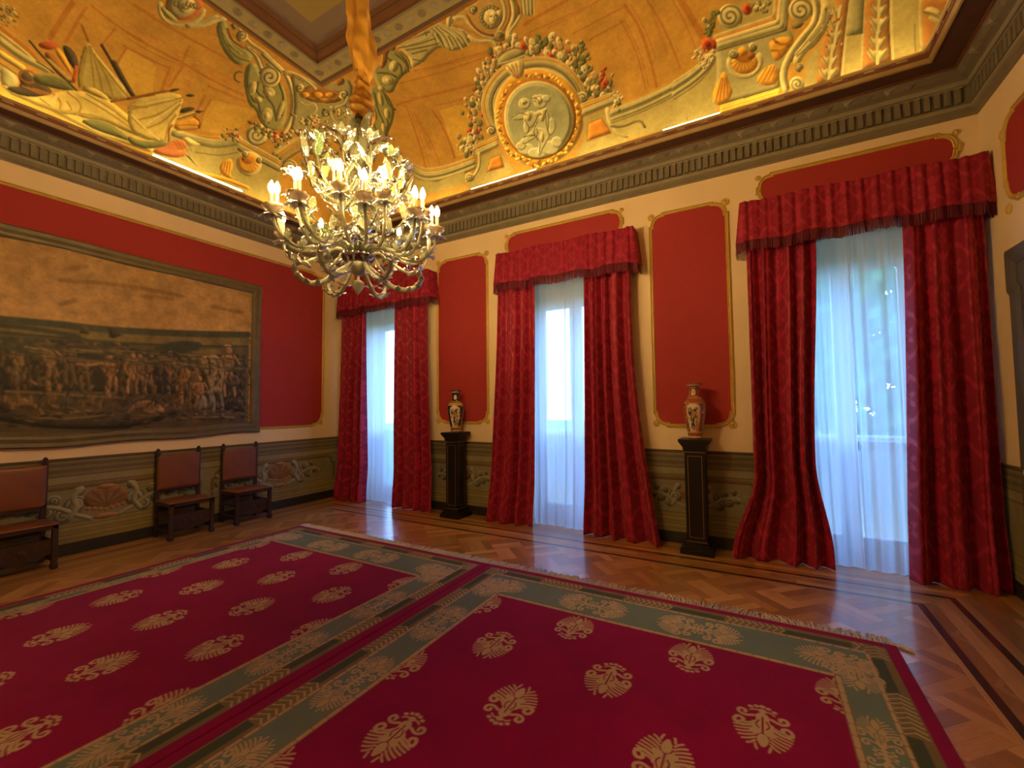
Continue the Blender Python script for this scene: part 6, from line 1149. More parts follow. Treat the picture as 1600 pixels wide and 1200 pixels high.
def pelmet(x0, x1, seed, label):
    """gathered pelmet with two returns to the wall and a hanging fringe"""
    rg = np.random.RandomState(seed); zt, zb, d = 3.72, 3.285, .24
    L = (x1 - x0) + 2 * d; nu, nv = int(L / .008), 46
    s = np.linspace(0, L, nu)[None, :]; v = np.linspace(0, 1, nv)[:, None]; ph = rg.rand() * 6
    px_ = np.clip(s - d, 0, x1 - x0) + x0; py_ = -np.minimum(d, np.minimum(s, L - s))
    gather = .010 * np.sin(2 * PI * s / .105 + ph + 1.7 * np.sin(s * 3)) + .012 * np.sin(2 * PI * s / .31 + ph) * v + .006 * np.sin(2 * PI * s / .058 + 2 * np.sin(4 * s)) * (1 - .6 * v)
    front = smooth01((s - d) / .06) * smooth01((L - d - s) / .06)
    flare = .035 * v
    side = np.where(s < d, -1, np.where(s > L - d, 1, 0))
    x = px_ + side * (gather * .3 + flare * 1.3); y = py_ - (gather + flare) * front
    z = zt + (zb - zt) * v + .012 * np.sin(2 * PI * s / .5 + ph) * v + .010 * np.sin(s * 9) * (1 - v) * front
    x = np.minimum(x, RW - .005)
    X = np.stack([x + 0 * z, np.minimum(y + 0 * z, -.004), z + 0 * x], -1)
    c = np.zeros((nv, nu, 3)); c[:] = damask(s * 1.6 + 0 * v, v * .5 + 0 * s)[..., None] * .8
    og = ((x0 + x1) / 2, 0, zb)
    o = grid_mesh('curtain_pelmet', X, c, M_damask, None, og); md = o.modifiers.new('thickness', 'SOLIDIFY'); md.thickness = .006; md.offset = 0
    tag(o, label, 'pelmet', 'crimson pelmets over the windows')
    tp = MB(); tp.box(x0 + .01, -d + .02, zt - .05, min(x1 - .01, RW - .02), -.004, zt - .03); tp.build('pelmet_board', M_fringe, o, og)
    f = MB(); bot = X[-1]
    for i in range(0, nu - 1):
        p = Vector(bot[i]); q = Vector(bot[i + 1]); dl = .105 + .018 * rg.rand(); j = .004 * rg.randn()
        mid = (p + q) / 2; t_ = (q - p) * (.36 + .1 * rg.rand()); n = Vector((t_.y, -t_.x, 0)).normalized() * .004
        a, b_ = mid - t_, mid + t_; up = Vector((0, 0, .035)); dn = Vector((j, j * .5, -dl + .005))
        f.add([a + up - n, b_ + up - n, b_ + n + dn, a + n + dn], [(0, 1, 2, 3)])
        if i % 3 == 0: f.add([p + up * .9 - n * 3, q + up * .9 - n * 3, q - n * 3, p - n * 3], [(0, 1, 2, 3)])
    fr = f.build('fringe', M_fringe, o, og); fr['kind'] = 'stuff'
    return o
pelmet(.26, 2.31, 1, 'gathered crimson pelmet with dark fringe over the far left window')
pelmet(3.55, 5.46, 2, 'gathered crimson pelmet with dark fringe over the middle window')
pelmet(6.59, 8.47, 3, 'gathered crimson pelmet with dark fringe over the right window')

# ------------------------------------------------------------------ pedestals and vases
M_ebony = mat('ebonised_wood', (.009, .007, .006), .38, var=.3, scale=8, spec=.3)
M_inlay = mat('brass_inlay', (.30, .20, .09), .4, metal=.5, var=.2)
def pedestal(cx, cy, label):
    r = thing('display_pedestal', (cx, cy, 0), label, 'pedestal', 'black pedestals'); og = (cx, cy, 0)
    def sq(m_, h, z0, z1, b=.004): m_.bbox(cx - h, cy - h, z0, cx + h, cy + h, z1, b)
    b = MB(); sq(b, .165, 0, .055); sq(b, .150, .055, .075); sq(b, .135, .075, .10); sq(b, .122, .10, .125); b.build('base', M_ebony, r, og)
    s_ = MB(); sq(s_, .102, .125, 1.08); s_.build('shaft', M_ebony, r, og)
    c = MB(); sq(c, .112, 1.08, 1.10); sq(c, .118, 1.10, 1.125)
    for k_ in range(5): sq(c, .120 + .007 * k_, 1.125 + .011 * k_, 1.136 + .011 * k_, .001)
    sq(c, .158, 1.18, 1.215, .005); c.build('cap', M_ebony, r, og)
    t_ = MB(); i_ = .072; w_ = .0045
    for a in range(4):
        ca, sa = math.cos(a * PI / 2), math.sin(a * PI / 2)
        def pt(u, o, z): return (cx + ca * u - sa * (-o), cy + sa * u + ca * (-o), z)
        for u0, u1, z0, z1 in ((-i_, -i_ + w_, .17, 1.035), (i_ - w_, i_, .17, 1.035), (-i_, i_, .17, .175), (-i_, i_, 1.03, 1.035)):
            P = [pt(u0, .1025, z0), pt(u1, .1025, z0), pt(u1, .1025, z1), pt(u0, .1025, z1), pt(u0, .101, z0), pt(u1, .101, z0), pt(u1, .101, z1), pt(u0, .101, z1)]
            t_.add(P, [(0, 1, 2, 3), (0, 4, 5, 1), (1, 5, 6, 2), (2, 6, 7, 3), (3, 7, 4, 0)])
        for z0, h in ((.125, .1045), (1.072, .1045)):
            t_.add([pt(-h, h, z0), pt(h, h, z0), pt(h, h, z0 + .007), pt(-h, h, z0 + .007)], [(0, 1, 2, 3)])
    t_.build('inlay_lines', M_inlay, r, og)
pedestal(2.82, -.215, 'tall black pedestal with thin inlay lines between the far left and middle windows')
pedestal(6.08, -.225, 'tall black pedestal with thin inlay lines between the middle and right windows')

M_porcelain = mat_attr('painted_porcelain', rough=.16, var=.05, scale=30, fine=90, bmp=0, spec=.55, coat=.5)
VP = [(.066, 0), (.072, .012), (.070, .03), (.074, .06), (.088, .13), (.104, .21), (.117, .29), (.122, .345), (.118, .385), (.098, .425), (.070, .452), (.054, .475), (.050, .505), (.052, .54), (.060, .568), (.078, .588), (.088, .596), (.088, .606), (.078, .607), (.055, .58), (.045, .54)]
def vase(cx, cy, z0, turn, dark, label):
    zz = np.array([p[1] for p in VP]); rr = np.array([p[0] for p in VP]); t = np.linspace(0, len(VP) - 1, 200)
    r_ = np.interp(t, np.arange(len(VP)), rr); z_ = np.interp(t, np.arange(len(VP)), zz)
    for _ in range(3): r_[1:-1] = (r_[:-2] + 2 * r_[1:-1] + r_[2:]) / 4
    n = 221; th = np.linspace(0, 2 * PI, n)
    cv = Canvas(0, 2 * PI, 0, 1, .012, (.5, .4, .3)); cv.nu, cv.nv = n, 200; cv.u = th; cv.v = np.linspace(0, 1, 200); cv.du = 2 * PI / (n - 1); cv.dv = 1 / 199.; cv.res = .008
    orange, cream, blue, gold, green, rose = (.30, .075, .035), (.58, .53, .45), (.02, .025, .05), (.45, .28, .07), (.10, .14, .06), (.5, .16, .10)
    cv.c = np.empty((200, n, 3)); cv.c[:] = blue if dark else orange
    rg = np.random.RandomState(5 + dark)
    for i in range(240):
        q = (rg.rand() * 2 * PI, rg.rand()); c = (gold, rose, cream, orange if dark else blue)[rg.randint(4)]
        cv.disc(q, (.05 + .05 * rg.rand(), 0), (0, .006 + .006 * rg.rand()), c)
    tz = lambda z: float(np.interp(z, [0, .012, .03, .06, .13, .21, .29, .345, .385, .425, .452, .475, .505, .54, .568, .588, .596], np.arange(17))) / (len(VP) - 1)
    for k_ in range(4):                                 # cartouche panels with painted garden
        c = (turn + k_ * PI / 2) % (2 * PI); pw = .62 if k_ % 2 == 0 else .30
        for q in (c, c - 2 * PI, c + 2 * PI):
            for g_, col in ((1.10, gold), (1.0, cream)):
                cv.poly([(q + pw * g_ * a, tz(.075 + .30 * (.5 + b * .5 * (1 if g_ == 1 else 1.05)))) for a, b in ((-.75, -1), (.75, -1), (.95, -.2), (1, .5), (.85, .85), (.4, 1), (-.4, 1), (-.85, .85), (-1, .5), (-.95, -.2))], col)
            if pw > .5:
                rp = np.random.RandomState(3 + k_)
                for i in range(70):
                    a, b = rp.randn() * .38, rp.rand(); cl = ((green, green, rose, gold, blue) if dark else (rose, orange, gold, green, blue))[rp.randint(5)]
                    cv.disc((q + a * pw, tz(.10 + .23 * b)), (.055 + .05 * rp.rand(), 0), (0, .010 + .009 * rp.rand()), cl)
    for z, w_, c in ((.02, .05, cream), (.045, .05, orange), (.07, .018, gold), (.395, .03, gold), (.41, .06, gold if dark else orange), (.445, .02, gold), (.50, .14, blue if dark else orange), (.585, .06, cream)):
        cv.line([(-.1, tz(z)), (2 * PI + .1, tz(z))], w_ * .8, c)
    for k_ in range(4):
        for q in (turn + k_ * PI / 2, turn + k_ * PI / 2 - 2 * PI): cv.disc((q, tz(.505)), (.42, 0), (0, .05), cream); cv.disc((q, tz(.505)), (.2, 0), (0, .026), gold)
    X = np.stack([cx + r_[:, None] * np.cos(th), cy + r_[:, None] * np.sin(th), z0 + z_[:, None] + 0 * th], -1)
    X = X[:, ::1]
    return tag(grid_mesh('porcelain_vase', X, cv.c, M_porcelain, None, (cx, cy, z0)), label, 'vase', 'porcelain vases on the pedestals')
vase(2.82, -.215, 1.216, 5.25, 1, 'dark blue and cream painted porcelain vase on the farther black pedestal')
vase(6.08, -.225, 1.216, 4.75, 0, 'orange-red and cream painted porcelain vase on the nearer black pedestal')

# ------------------------------------------------------------------ leather chairs against the left wall
M_leather = mat('brown_leather', (.165, .052, .024), .42, var=.25, scale=9, bmp=.12, bscale=90)
M_walnut = mat('dark_walnut', (.032, .013, .010), .42, var=.35, scale=12, bmp=.06, bscale=60)
def make_chair(cy, w, label):
    r = thing('leather_chair', (.27, cy, 0), label, 'chair', 'leather chairs along the left wall'); og = (.27, cy, 0); h = w / 2
    bx, fx = .065, .475
    for s_ in (-1, 1):
        y = cy + s_ * (h - .022); m_ = MB(); m_.bbox(bx, y - .02, 0, bx + .042, y + .02, 1.03, .004); m_.build('rear_post', M_walnut, r, og)
        m_ = MB(); m_.bbox(bx - .003, y - .024, 1.03, bx + .045, y + .024, 1.048, .004); m_.bbox(bx + .003, y - .018, 1.048, bx + .039, y + .018, 1.088, .006); m_.bbox(bx + .010, y - .011, 1.088, bx + .032, y + .011, 1.096, .003); m_.build('finial', M_walnut, r, og)
        m_ = MB(); m_.bbox(fx - .045, y - .022, 0, fx, y + .022, .44, .004); m_.bbox(fx - .055, y - .026, 0, fx + .008, y + .026, .05, .005); m_.build('front_leg', M_walnut, r, og)
        m_ = MB(); m_.bbox(bx + .04, y - .013, .07, fx - .043, y + .013, .115, .003); m_.bbox(bx + .04, y - .011, .24, fx - .043, y + .011, .275, .003); m_.build('side_stretcher', M_walnut, r, og)
    m_ = MB(); y0, y1 = cy - h + .044, cy + h - .044; n = 14
    pts = [(y0, .30)] + [(y1, .30)] + [(y1, .15)] + [(y1 + (y0 - y1) * i / n, .15 - .045 * math.sin(PI * i / n) + .012 * math.sin(6 * PI * i / n)) for i in range(1, n)] + [(y0, .15)]
    m_.extrude_poly(pts, lambda u, v, o: (fx - .038 + o, u, v), .02)
    for k_ in range(5): m_.lathe([(.03 - .004 * abs(k_ - 2), 0), (.022, .006), (.001, .008)], (0, 0, 0), 10); v = m_.v[-30:]; m_.v[-30:] = [(fx - .018 + p[2], cy + p[0] + (k_ - 2) * (h * .34), .21 + p[1]) for p in v]
    m_.build('carved_front_rail', M_walnut, r, og)
    for z0, z1 in ((.555, .60), (.30, .345)):
        m_ = MB(); m_.bbox(bx + .006, y0, z0, bx + .034, y1, z1, .003); m_.build('back_rail', M_walnut, r, og)
    m_ = MB(); m_.bbox(bx + .0, cy - h + .004, .40, fx, cy + h - .004, .44, .004); m_.build('seat_frame', M_walnut, r, og)
    n = 16; u, v = np.meshgrid(np.linspace(-1, 1, n), np.linspace(-1, 1, n))
    # padded leather seat and sling back: domed slabs
    def pad(name, fn, th):
        d = (1 - u ** 4) * (1 - v ** 4); m2 = MB(); top = [fn(a, b, c * th + .012) for a, b, c in zip(u.ravel(), v.ravel(), d.ravel())]; bot = [fn(a, b, 0) for a, b in zip(u.ravel(), v.ravel())]
        f = []
        for j in range(n - 1):
            for i in range(n - 1): q = j * n + i; f.append((q, q + 1, q + n + 1, q + n)); f.append((q + n * n, q + n * n + n, q + n * n + n + 1, q + n * n + 1))
        rim = [i for i in range(n)] + [j * n + n - 1 for j in range(1, n)] + [n * n - 1 - i for i in range(1, n)] + [(n - 1 - j) * n for j in range(1, n - 1)]
        for a, b in zip(rim, rim[1:] + rim[:1]): f.append((b, a, a + n * n, b + n * n))
        m2.add(top + bot, f); return m2.build(name, M_leather, r, og, smooth=True)
    pad('seat', lambda a, b, c: (bx + .035 + (fx + .012 - bx - .035) * (a + 1) / 2, cy + b * (h + .004), .44 + c), .022)
    pad('backrest', lambda a, b, c: (bx + .030 + c, cy + b * (h - .012), .575 + .22 + a * .22), .012)
    return r
make_chair(-1.775, .50, 'brown leather side chair with finials, nearest to the far left window')
make_chair(-2.545, .50, 'brown leather side chair with finials, under the right half of the battle painting')
make_chair(-4.0, .50, 'brown leather side chair cut off by the left edge of the photo')

# ------------------------------------------------------------------ battle painting on the left wall
PY0, PY1, PZ0, PZ1 = 1.475, 5.9, 1.225, 3.50
M_canvas = mat_attr('old_canvas', rough=.55, var=.16, scale=7, fine=70, bmp=.12, spec=.3)
cv = Canvas(PY0 + .06, PY1 - .06, PZ0 + .06, PZ1 - .04, .0075, (.40, .235, .092))
zz = np.clip((cv.v - 2.15) / 1.2, 0, 1)[:, None, None]
cv.c *= (1.08 - .25 * zz)
cv.mottle(.25, (8, 2), 3); paint(cv, BATTLE, 2, 1.3)
rg = np.random.RandomState(4); pk = [PAL[q] for q in ('pfig1', 'pfig2', 'pfig3', 'pfig4', 'pdark', 'pdark', 'pgold', 'pfar2')]
for i in range(1500):                                   # small broken brushwork through the crowd and the ground
    y = PY0 + .1 + (PY1 - PY0 - .2) * rg.rand(); z = 1.42 + .76 * rg.rand() ** .9; t_ = rg.rand() * PI; r_ = .008 + .016 * rg.rand()
    cl = np.array(pk[rg.randint(8)]) * (.55 + .5 * rg.rand()) * (1 if z > 1.62 else .6)
    if z > 1.62: t_ = PI / 2 + .5 * rg.randn()
    else: t_ = .25 * rg.randn()
    cv.disc((y, z), (r_ * 1.9 * math.cos(t_), r_ * 1.9 * math.sin(t_)), (-r_ * .45 * math.sin(t_), r_ * .45 * math.cos(t_)), tuple(cl))
for i in range(260):
    y = PY0 + .1 + (PY1 - PY0 - .2) * rg.rand(); z = 2.14 + .20 * rg.rand(); cv.disc((y, z), (.05 + .08 * rg.rand(), 0), (0, .006 + .006 * rg.rand()), tuple(np.array(PAL[('pfar', 'pfar2', 'pfield', 'pland')[rg.randint(4)]]) * (.7 + .5 * rg.rand())))
for _ in range(2): cv.c[1:-1, 1:-1] = (cv.c[1:-1, 1:-1] * 2 + cv.c[:-2, 1:-1] + cv.c[2:, 1:-1] + cv.c[1:-1, :-2] + cv.c[1:-1, 2:]) / 6
cv.mottle(.4, (50, 24), 8); cv.mottle(.25, (160, 80), 12, 2)
ys, zs = np.meshgrid(cv.u, cv.v)
def sag(y, z): return .050 + .010 * np.sin(y * 2.1 + 1) + .008 * np.sin(y * 5.3 + z * 2)
root = thing('battle_painting', (0, (PY0 + PY1) / -2, PZ0), 'large old painting of an ancient battlefield with crowd and fallen soldiers', 'painting'); og = tuple(root.location)
grid_mesh('canvas', np.stack([sag(ys, zs), -ys, zs], -1), cv.c, M_canvas, root, og)
M_frame = mat('worn_olive_gilt_frame', (.108, .084, .042), .5, var=.5, scale=6, bmp=.25, bscale=30)
f = MB(); pth = []; n = 40
bot = [(PY0 + (PY1 - PY0) * i / n, PZ0 + .012 * math.sin(i * .55) + .010 * math.sin(i * .23 + 1) - (.03 * i / n)) for i in range(n + 1)]
top = [(PY1 + (PY0 - PY1) * i / n, PZ1 + .006 * math.sin(i * .4) + .05 * (1 - i / n) - .025) for i in range(n + 1)]
frame_sweep(f, bot + [(PY1, 2.3)] + top + [(PY0 + .012, 2.6), (PY0 + .006, 1.8)], [(-.004, 0), (-.004, .055), (.012, .072), (.05, .066), (.09, .078), (.118, .074), (.135, .060), (.142, .045)], lambda u, v, o: (o, -u, v))
f.build('frame', M_frame, root, og, smooth=False)
f = MB(); f.box(.004, -PY1 + .1, PZ0 + .1, .03, -PY0 - .1, PZ1 - .1); f.build('stretcher_panel', M_walnut, root, og)

# ------------------------------------------------------------------ rugs
M_rug = mat_attr('wool_pile', rough=.95, var=.10, scale=6, fine=300, bmp=.35, spec=.02, sheen=.08)
R_red, R_dark, R_sage, R_gold, R_gd, R_green = (.225, .0025, .062), (.10, .003, .014), (.13, .18, .165), (.42, .315, .20), (.21, .15, .085), (.055, .072, .055)
def motif(cv, c, w, h, flip, col, dk, rot=0, clip=None):
    """palmette: comb of leaflets round a pointed leaf, scrolls and small balls below"""
    ca, sa = math.cos(rot), math.sin(rot); sy = -1 if flip else 1
    def T(x, y): x, y = x * w, y * h * sy; return (c[0] + x * ca - y * sa, c[1] + x * sa + y * ca)
    def V(x, y): a, b = T(x, y), T(0, 0); return (a[0] - b[0], a[1] - b[1])
    def st(p, wd, cl=col): cv.line(chaikin([T(*q) for q in p], False, 2), wd * w, cl)
    for i in range(8):
        y = .50 - i * .062; x1 = .47 * math.sqrt(max(.02, 1 - (y / .51) ** 2))
        for s_ in (-1, 1): st([(s_ * .12, y - .11), (s_ * (.12 + x1) / 2, y - .05), (s_ * x1, y - .02)], .042)
    cv.poly(chaikin([T(*q) for q in ((0, .46), (.11, .28), (.05, .16), (-.05, .16), (-.11, .28))], True, 1), col)
    cv.poly(chaikin([T(*q) for q in ((-.24, .16), (-.1, .2), (0, .12), (.1, .2), (.24, .16), (.14, .04), (.2, -.06), (.1, -.1), (.12, -.24), (0, -.32), (-.12, -.24), (-.1, -.1), (-.2, -.06), (-.14, .04))], True, 1), col)
    cv.line([T(0, .14), T(0, -.2)], .035 * w, dk)
    for s_ in (-1, 1):
        st([(s_ * .16, .02), (s_ * .36, .10), (s_ * .48, .02), (s_ * .42, -.09), (s_ * .30, -.06), (s_ * .33, .01)], .065)
        st([(s_ * .14, -.2), (s_ * .30, -.14), (s_ * .42, -.20), (s_ * .38, -.29), (s_ * .27, -.27), (s_ * .29, -.22)], .06)
        st([(s_ * .06, .05), (s_ * .12, -.02), (s_ * .06, -.12)], .03, dk)
        for x, y in ((.10, -.43), (.20, -.385)): cv.disc(T(s_ * x, y), V(.048, 0), V(0, .03), col)
        st([(0, -.3), (s_ * .1, -.36), (s_ * .2, -.31)], .035)
    cv.disc(T(0, -.45), V(.05, 0), V(0, .035), col); cv.disc(T(0, -.35), V(.07, 0), V(0, .04), col)
def rug(x0, x1, fx0, lat, label, seed):
    y0, y1 = -1.615, -6.15; res = .005 if seed == 12 else .006; cv = Canvas(x0, x1, y1, y0, res, R_red); L = 2.32; fx1 = fx0 + L; fy0, fy1 = -2.19, y1 + .57
    m1 = Canvas.rect
    gx0, gx1, gy0, gy1 = x0 + .075, x1 - .075, y1 + .085, y0 - .075
    cv.rect(gx0, gx1, gy0, gy1, R_gd); sx0, sx1, sy0, sy1 = gx0 + .115, gx1 - .115, gy0 + .125, gy1 - .125
    # guard border: alternating dark green blocks and gold chevrons
    def guard(a, b, fixed, horiz, inn):
        L_ = b - a; n = int(round(L_ / .775)); p = L_ / n
        for i in range(n):
            c = a + p * (i + .5)
            def R(u0, u1, v0, v1, col):
                cv.rect(u0, u1, v0, v1, col) if horiz else cv.rect(v0, v1, u0, u1, col)
            lo, hi = min(fixed, fixed + inn), max(fixed, fixed + inn)
            R(c - p / 2, c + p / 2, lo, hi, (.17, .135, .065)); R(c - .19, c + .19, lo + .012, hi - .04, R_green)
            for k_ in range(18):
                s0 = c - p / 2 + p * k_ / 18
                if abs(s0 - c) < .20: continue
                for (m0, m1_) in ((lo + .012, (lo + hi) / 2), (hi - .012, (lo + hi) / 2)):
                    pp = [(s0, m0), (s0 + .03, m1_)]; cv.line(pp if horiz else [(q[1], q[0]) for q in pp], .011, R_gold)
                pp = [(s0 + .012, lo + .02), (s0 + .035, (lo + hi) / 2)]; cv.line(pp if horiz else [(q[1], q[0]) for q in pp], .006, R_green)
    guard(gx0, gx1, gy1, True, -.115); guard(gx0, gx1, gy0, True, .115); guard(gy0, gy1, gx0, False, .115); guard(gy0, gy1, gx1, False, -.115)
    cv.rect(sx0, sx1, sy0, sy1, R_sage)
    def dash(a, b, w_=.018):
        a, b = np.array(a), np.array(b); L_ = np.hypot(*(b - a)); n = int(L_ / .085)
        cv.line([a, b], w_ * 1.5, R_gd)
        for i in range(n): cv.line([a + (b - a) * (i + .12) / n, a + (b - a) * (i + .82) / n], w_, R_gold)
    for q in ((sx0, sy0, sx1, sy0), (sx1, sy0, sx1, sy1), (sx1, sy1, sx0, sy1), (sx0, sy1, sx0, sy0)): dash(q[:2], q[2:])
    bx0, bx1, by1, by0 = (sx0 + fx0) / 2, (sx1 + fx1) / 2, (sy1 + fy0) / 2, (sy0 + fy1) / 2
    wx0, wx1, wy = fx0 - sx0, sx1 - fx1, sy1 - fy0
    def bm(cx, cy, horiz, wid):
        for s_ in (0, 1):
            rot = (PI / 2 if horiz else 0) ; o = .13 if s_ else -.13
            c = (cx + (o if horiz else 0), cy + (0 if horiz else o))
            motif(cv, c, min(.30, wid * .92), .30, (s_ == 1) if horiz else (s_ == 0), R_gold, R_sage, rot)
    P = .775
    for k_ in range(0, 4):
        if k_ in (0, 3): continue
        bm(fx0 + P * k_, by1, True, wy); bm(fx0 + P * k_, by0, True, wy)
    yy = fy0 - .60
    while yy > fy1 + .2: bm(bx0, yy, False, wx0); bm(bx1, yy, False, wx1); yy -= P
    for cx, cy in ((bx0, by1), (bx1, by1), (bx0, by0), (bx1, by0)):
        dx = 1 if cx < (x0 + x1) / 2 else -1; dy = 1 if cy < (y0 + y1) / 2 else -1
        motif(cv, (cx + dx * .13, cy), .27, .34, dx > 0, R_gold, R_sage, PI / 2); motif(cv, (cx, cy + dy * .13), .26, .34, dy < 0, R_gold, R_sage, 0)
        motif(cv, (cx, cy), .24, .24, dy < 0, R_gold, R_sage, dx * dy * PI / 4)
    # red field with rows of palmettes, half motifs cut by the edges
    fl = Canvas(fx0, fx1, fy1, fy0, res, R_red); r = 0; yy = -2.395
    while yy > fy1 - .1:
        for k_ in range(5):
            xx = fx0 + (.0 if r % 2 == 0 else P / 2) + P * k_ + lat
            if xx < fx1 + .1: motif(fl, (xx, yy), .27, .35, r % 2 == 1, R_gold, R_red)
        yy -= .4555; r += 1
    i0 = int(round((fx0 - cv.u0) / cv.du)); j0 = int(round((fy1 - cv.v0) / cv.dv))
    cv.c[j0:j0 + fl.nv, i0:i0 + fl.nu] = fl.c
    for q in ((fx0, fy0, fx1, fy0), (fx1, fy0, fx1, fy1), (fx1, fy1, fx0, fy1), (fx0, fy1, fx0, fy0)): dash(q[:2], q[2:], .024)
    cv.mottle(.10, (20, 30), seed)
    # mesh: gently uneven pile surface with edges turned down to the floor
    u, v = np.meshgrid(cv.u, cv.v); z = .012 + .0022 * np.sin(u * 3.1 + seed) * np.sin(v * 2.3)
    ed = np.minimum(np.minimum(u - x0, x1 - u), np.minimum(v - y1, y0 - v)); z = np.where(ed < 1e-6, .001, z)
    root = grid_mesh('patterned_rug', np.stack([u, v, z], -1), cv.c, M_rug, None, ((x0 + x1) / 2, (y0 + y1) / 2, 0))
    tag(root, label, 'rug', 'crimson patterned rugs')
    f = MB(); rg = np.random.RandomState(seed); xx = x0 + .004
    while xx < x1 - .004:
        Ln = .10 + .03 * rg.rand(); dx = .025 * rg.randn() + .03 * math.sin(xx * 9); z1 = .007 + .004 * rg.rand()
        f.tube([(xx, y0 - .012, .012), (xx + dx * .3, y0 + Ln * .35, .012), (xx + dx * .8 + .008 * rg.randn(), y0 + Ln * .7, z1), (xx + dx, y0 + Ln, .005)], [.0045, .005, .0045, .003], 4)
        xx += .0125
    if seed == 12:
        for k_ in range(12): f.tube([(x1 - .03 + .004 * k_, y0, .012), (x1 + .02, y0 + .02 - .004 * k_, .013), (x1 + .07 + .01 * rg.rand(), y0 - .04 + .01 * rg.randn(), .006)], [.005, .005, .003], 4)
    fr = f.build('fringe', M_tassel, root, tuple(root.location)); fr['kind'] = 'stuff'
M_tassel = mat('wool_fringe', (.50, .44, .39), .95, var=.3, scale=40)
rug(1.27, 4.29, 1.56, 0.0, 'left crimson rug with sage border, under the chandelier and beside the chairs', 11)
rug(4.296, 7.43, 4.725, .0, 'right crimson rug with sage border, in the foreground below the right windows', 12)

# ------------------------------------------------------------------ light strips lying on the cornice
M_strip = emit('led_strip_glow', (1.0, .70, .25), LED)
M_strip_body = mat('white_strip_body', (.7, .7, .68), .5)
def strip(p, q, label, group):
    c = tuple((a + b) / 2 for a, b in zip(p, q)); d = [b - a for a, b in zip(p, q)]; along = 0 if abs(d[0]) > abs(d[1]) else 1; h = .014
    root = thing('strip_light', (c[0], c[1], 4.631), label, 'light', group); og = tuple(root.location)
    b = MB(); t_ = MB()
    e0 = [0, 0]; e0[along] = abs(d[along]) / 2; x, y = e0[0] or .018, e0[1] or .018
    b.bbox(c[0] - x, c[1] - y, 4.631, c[0] + x, c[1] + y, c[2] - .012, .003); b.build('housing', M_strip_body, root, og)
    a_ = Vector(p); b_ = Vector(q); a_[along] += .02 * (1 if a_[along] < b_[along] else -1); b_[along] -= .02 * (1 if a_[along] < b_[along] else -1)
    t_.tube([a_, b_], h, 10); t_.build('glowing_tube', M_strip, root, og)
zv = 4.672
for x0, x1, nm in ((3.22, 4.28, 'below the oval medallion'), (5.84, 6.46, 'between medallion and the right cartouche')):
    strip((x0, -.375, zv), (x1, -.375, zv), 'glowing strip light lying on the window wall cornice ' + nm, 'strip lights on the cornice')
strip((.41, -1.98, zv), (.41, -3.06, zv), 'glowing strip light lying on the left wall cornice', 'strip lights on the cornice')
hid = 'strip light hidden behind the cornice lip'
for x0, x1 in ((.6, 1.7), (1.85, 3.0), (4.45, 5.65), (6.62, 7.35), (7.45, 8.15)): strip((x0, -.26, 4.66), (x1, -.26, 4.66), hid, 'hidden cornice strip lights')
for y0, y1 in ((.6, 1.8), (3.25, 4.4), (4.5, 5.7)): strip((.26, -y0, 4.66), (.26, -y1, 4.66), hid, 'hidden cornice strip lights')
for y0, y1 in ((.7, 1.9), (2.1, 3.3), (3.5, 4.7)): strip((RW - .26, -y0, 4.66), (RW - .26, -y1, 4.66), hid, 'hidden cornice strip lights')
for x0, x1 in ((1, 2.4), (3, 4.4), (5, 6.4)): strip((x0, -RD + .26, 4.66), (x1, -RD + .26, 4.66), hid, 'hidden cornice strip lights')

# ------------------------------------------------------------------ chandelier
def crystal(name, col, tr=.30, gl=.22, rough=.12):
    M = bpy.data.materials.new(name); M.use_nodes = True; t = M.node_tree; t.nodes.clear(); ln = t.links.new
    o = t.nodes.new('ShaderNodeOutputMaterial'); df = t.nodes.new('ShaderNodeBsdfDiffuse'); tl = t.nodes.new('ShaderNodeBsdfTranslucent'); g = t.nodes.new('ShaderNodeBsdfGlossy'); tp = t.nodes.new('ShaderNodeBsdfTransparent')
    n = noise(t, 30, 3); mx = t.nodes.new('ShaderNodeMixRGB'); mx.inputs[1].default_value = tuple(c * .8 for c in col) + (1,); mx.inputs[2].default_value = tuple(min(1, c * 1.15) for c in col) + (1,); ln(n.outputs['Fac'], mx.inputs[0])
    ln(mx.outputs[0], df.inputs[0]); ln(mx.outputs[0], tl.inputs[0]); g.inputs['Roughness'].default_value = rough; tp.inputs[0].default_value = (.95, .97, .93, 1)
    a = t.nodes.new('ShaderNodeMixShader'); a.inputs[0].default_value = .5; ln(df.outputs[0], a.inputs[1]); ln(tl.outputs[0], a.inputs[2])
    b = t.nodes.new('ShaderNodeMixShader'); b.inputs[0].default_value = tr; ln(a.outputs[0], b.inputs[1]); ln(tp.outputs[0], b.inputs[2])
    fr = t.nodes.new('ShaderNodeFresnel'); fr.inputs[0].default_value = 1.5; ad = t.nodes.new('ShaderNodeMath'); ad.operation = 'ADD'; ad.inputs[1].default_value = gl; ln(fr.outputs[0], ad.inputs[0])
    c = t.nodes.new('ShaderNodeMixShader'); ln(ad.outputs[0], c.inputs[0]); ln(b.outputs[0], c.inputs[1]); ln(g.outputs[0], c.inputs[2]); ln(c.outputs[0], o.inputs[0])
    return M
M_crys = crystal('clear_glass', (.33, .35, .22), .50, .06)
M_crysg = crystal('pale_green_glass', (.22, .36, .12), .40, .06)
M_milk = crystal('milky_ribbed_glass', (.52, .51, .37), .16, .0, .3)
M_cupg = crystal('rosy_glass_cup', (.34, .25, .17), .20, .05)
M_silver = mat('mirror_metal', (.32, .30, .33), .12, metal=1.0, var=.05)
M_candle = mat('ivory_candle_sleeve', (.30, .20, .09), .5, var=.06)
M_bulb = emit('bulb_glow', (1.0, .64, .24), BULB)
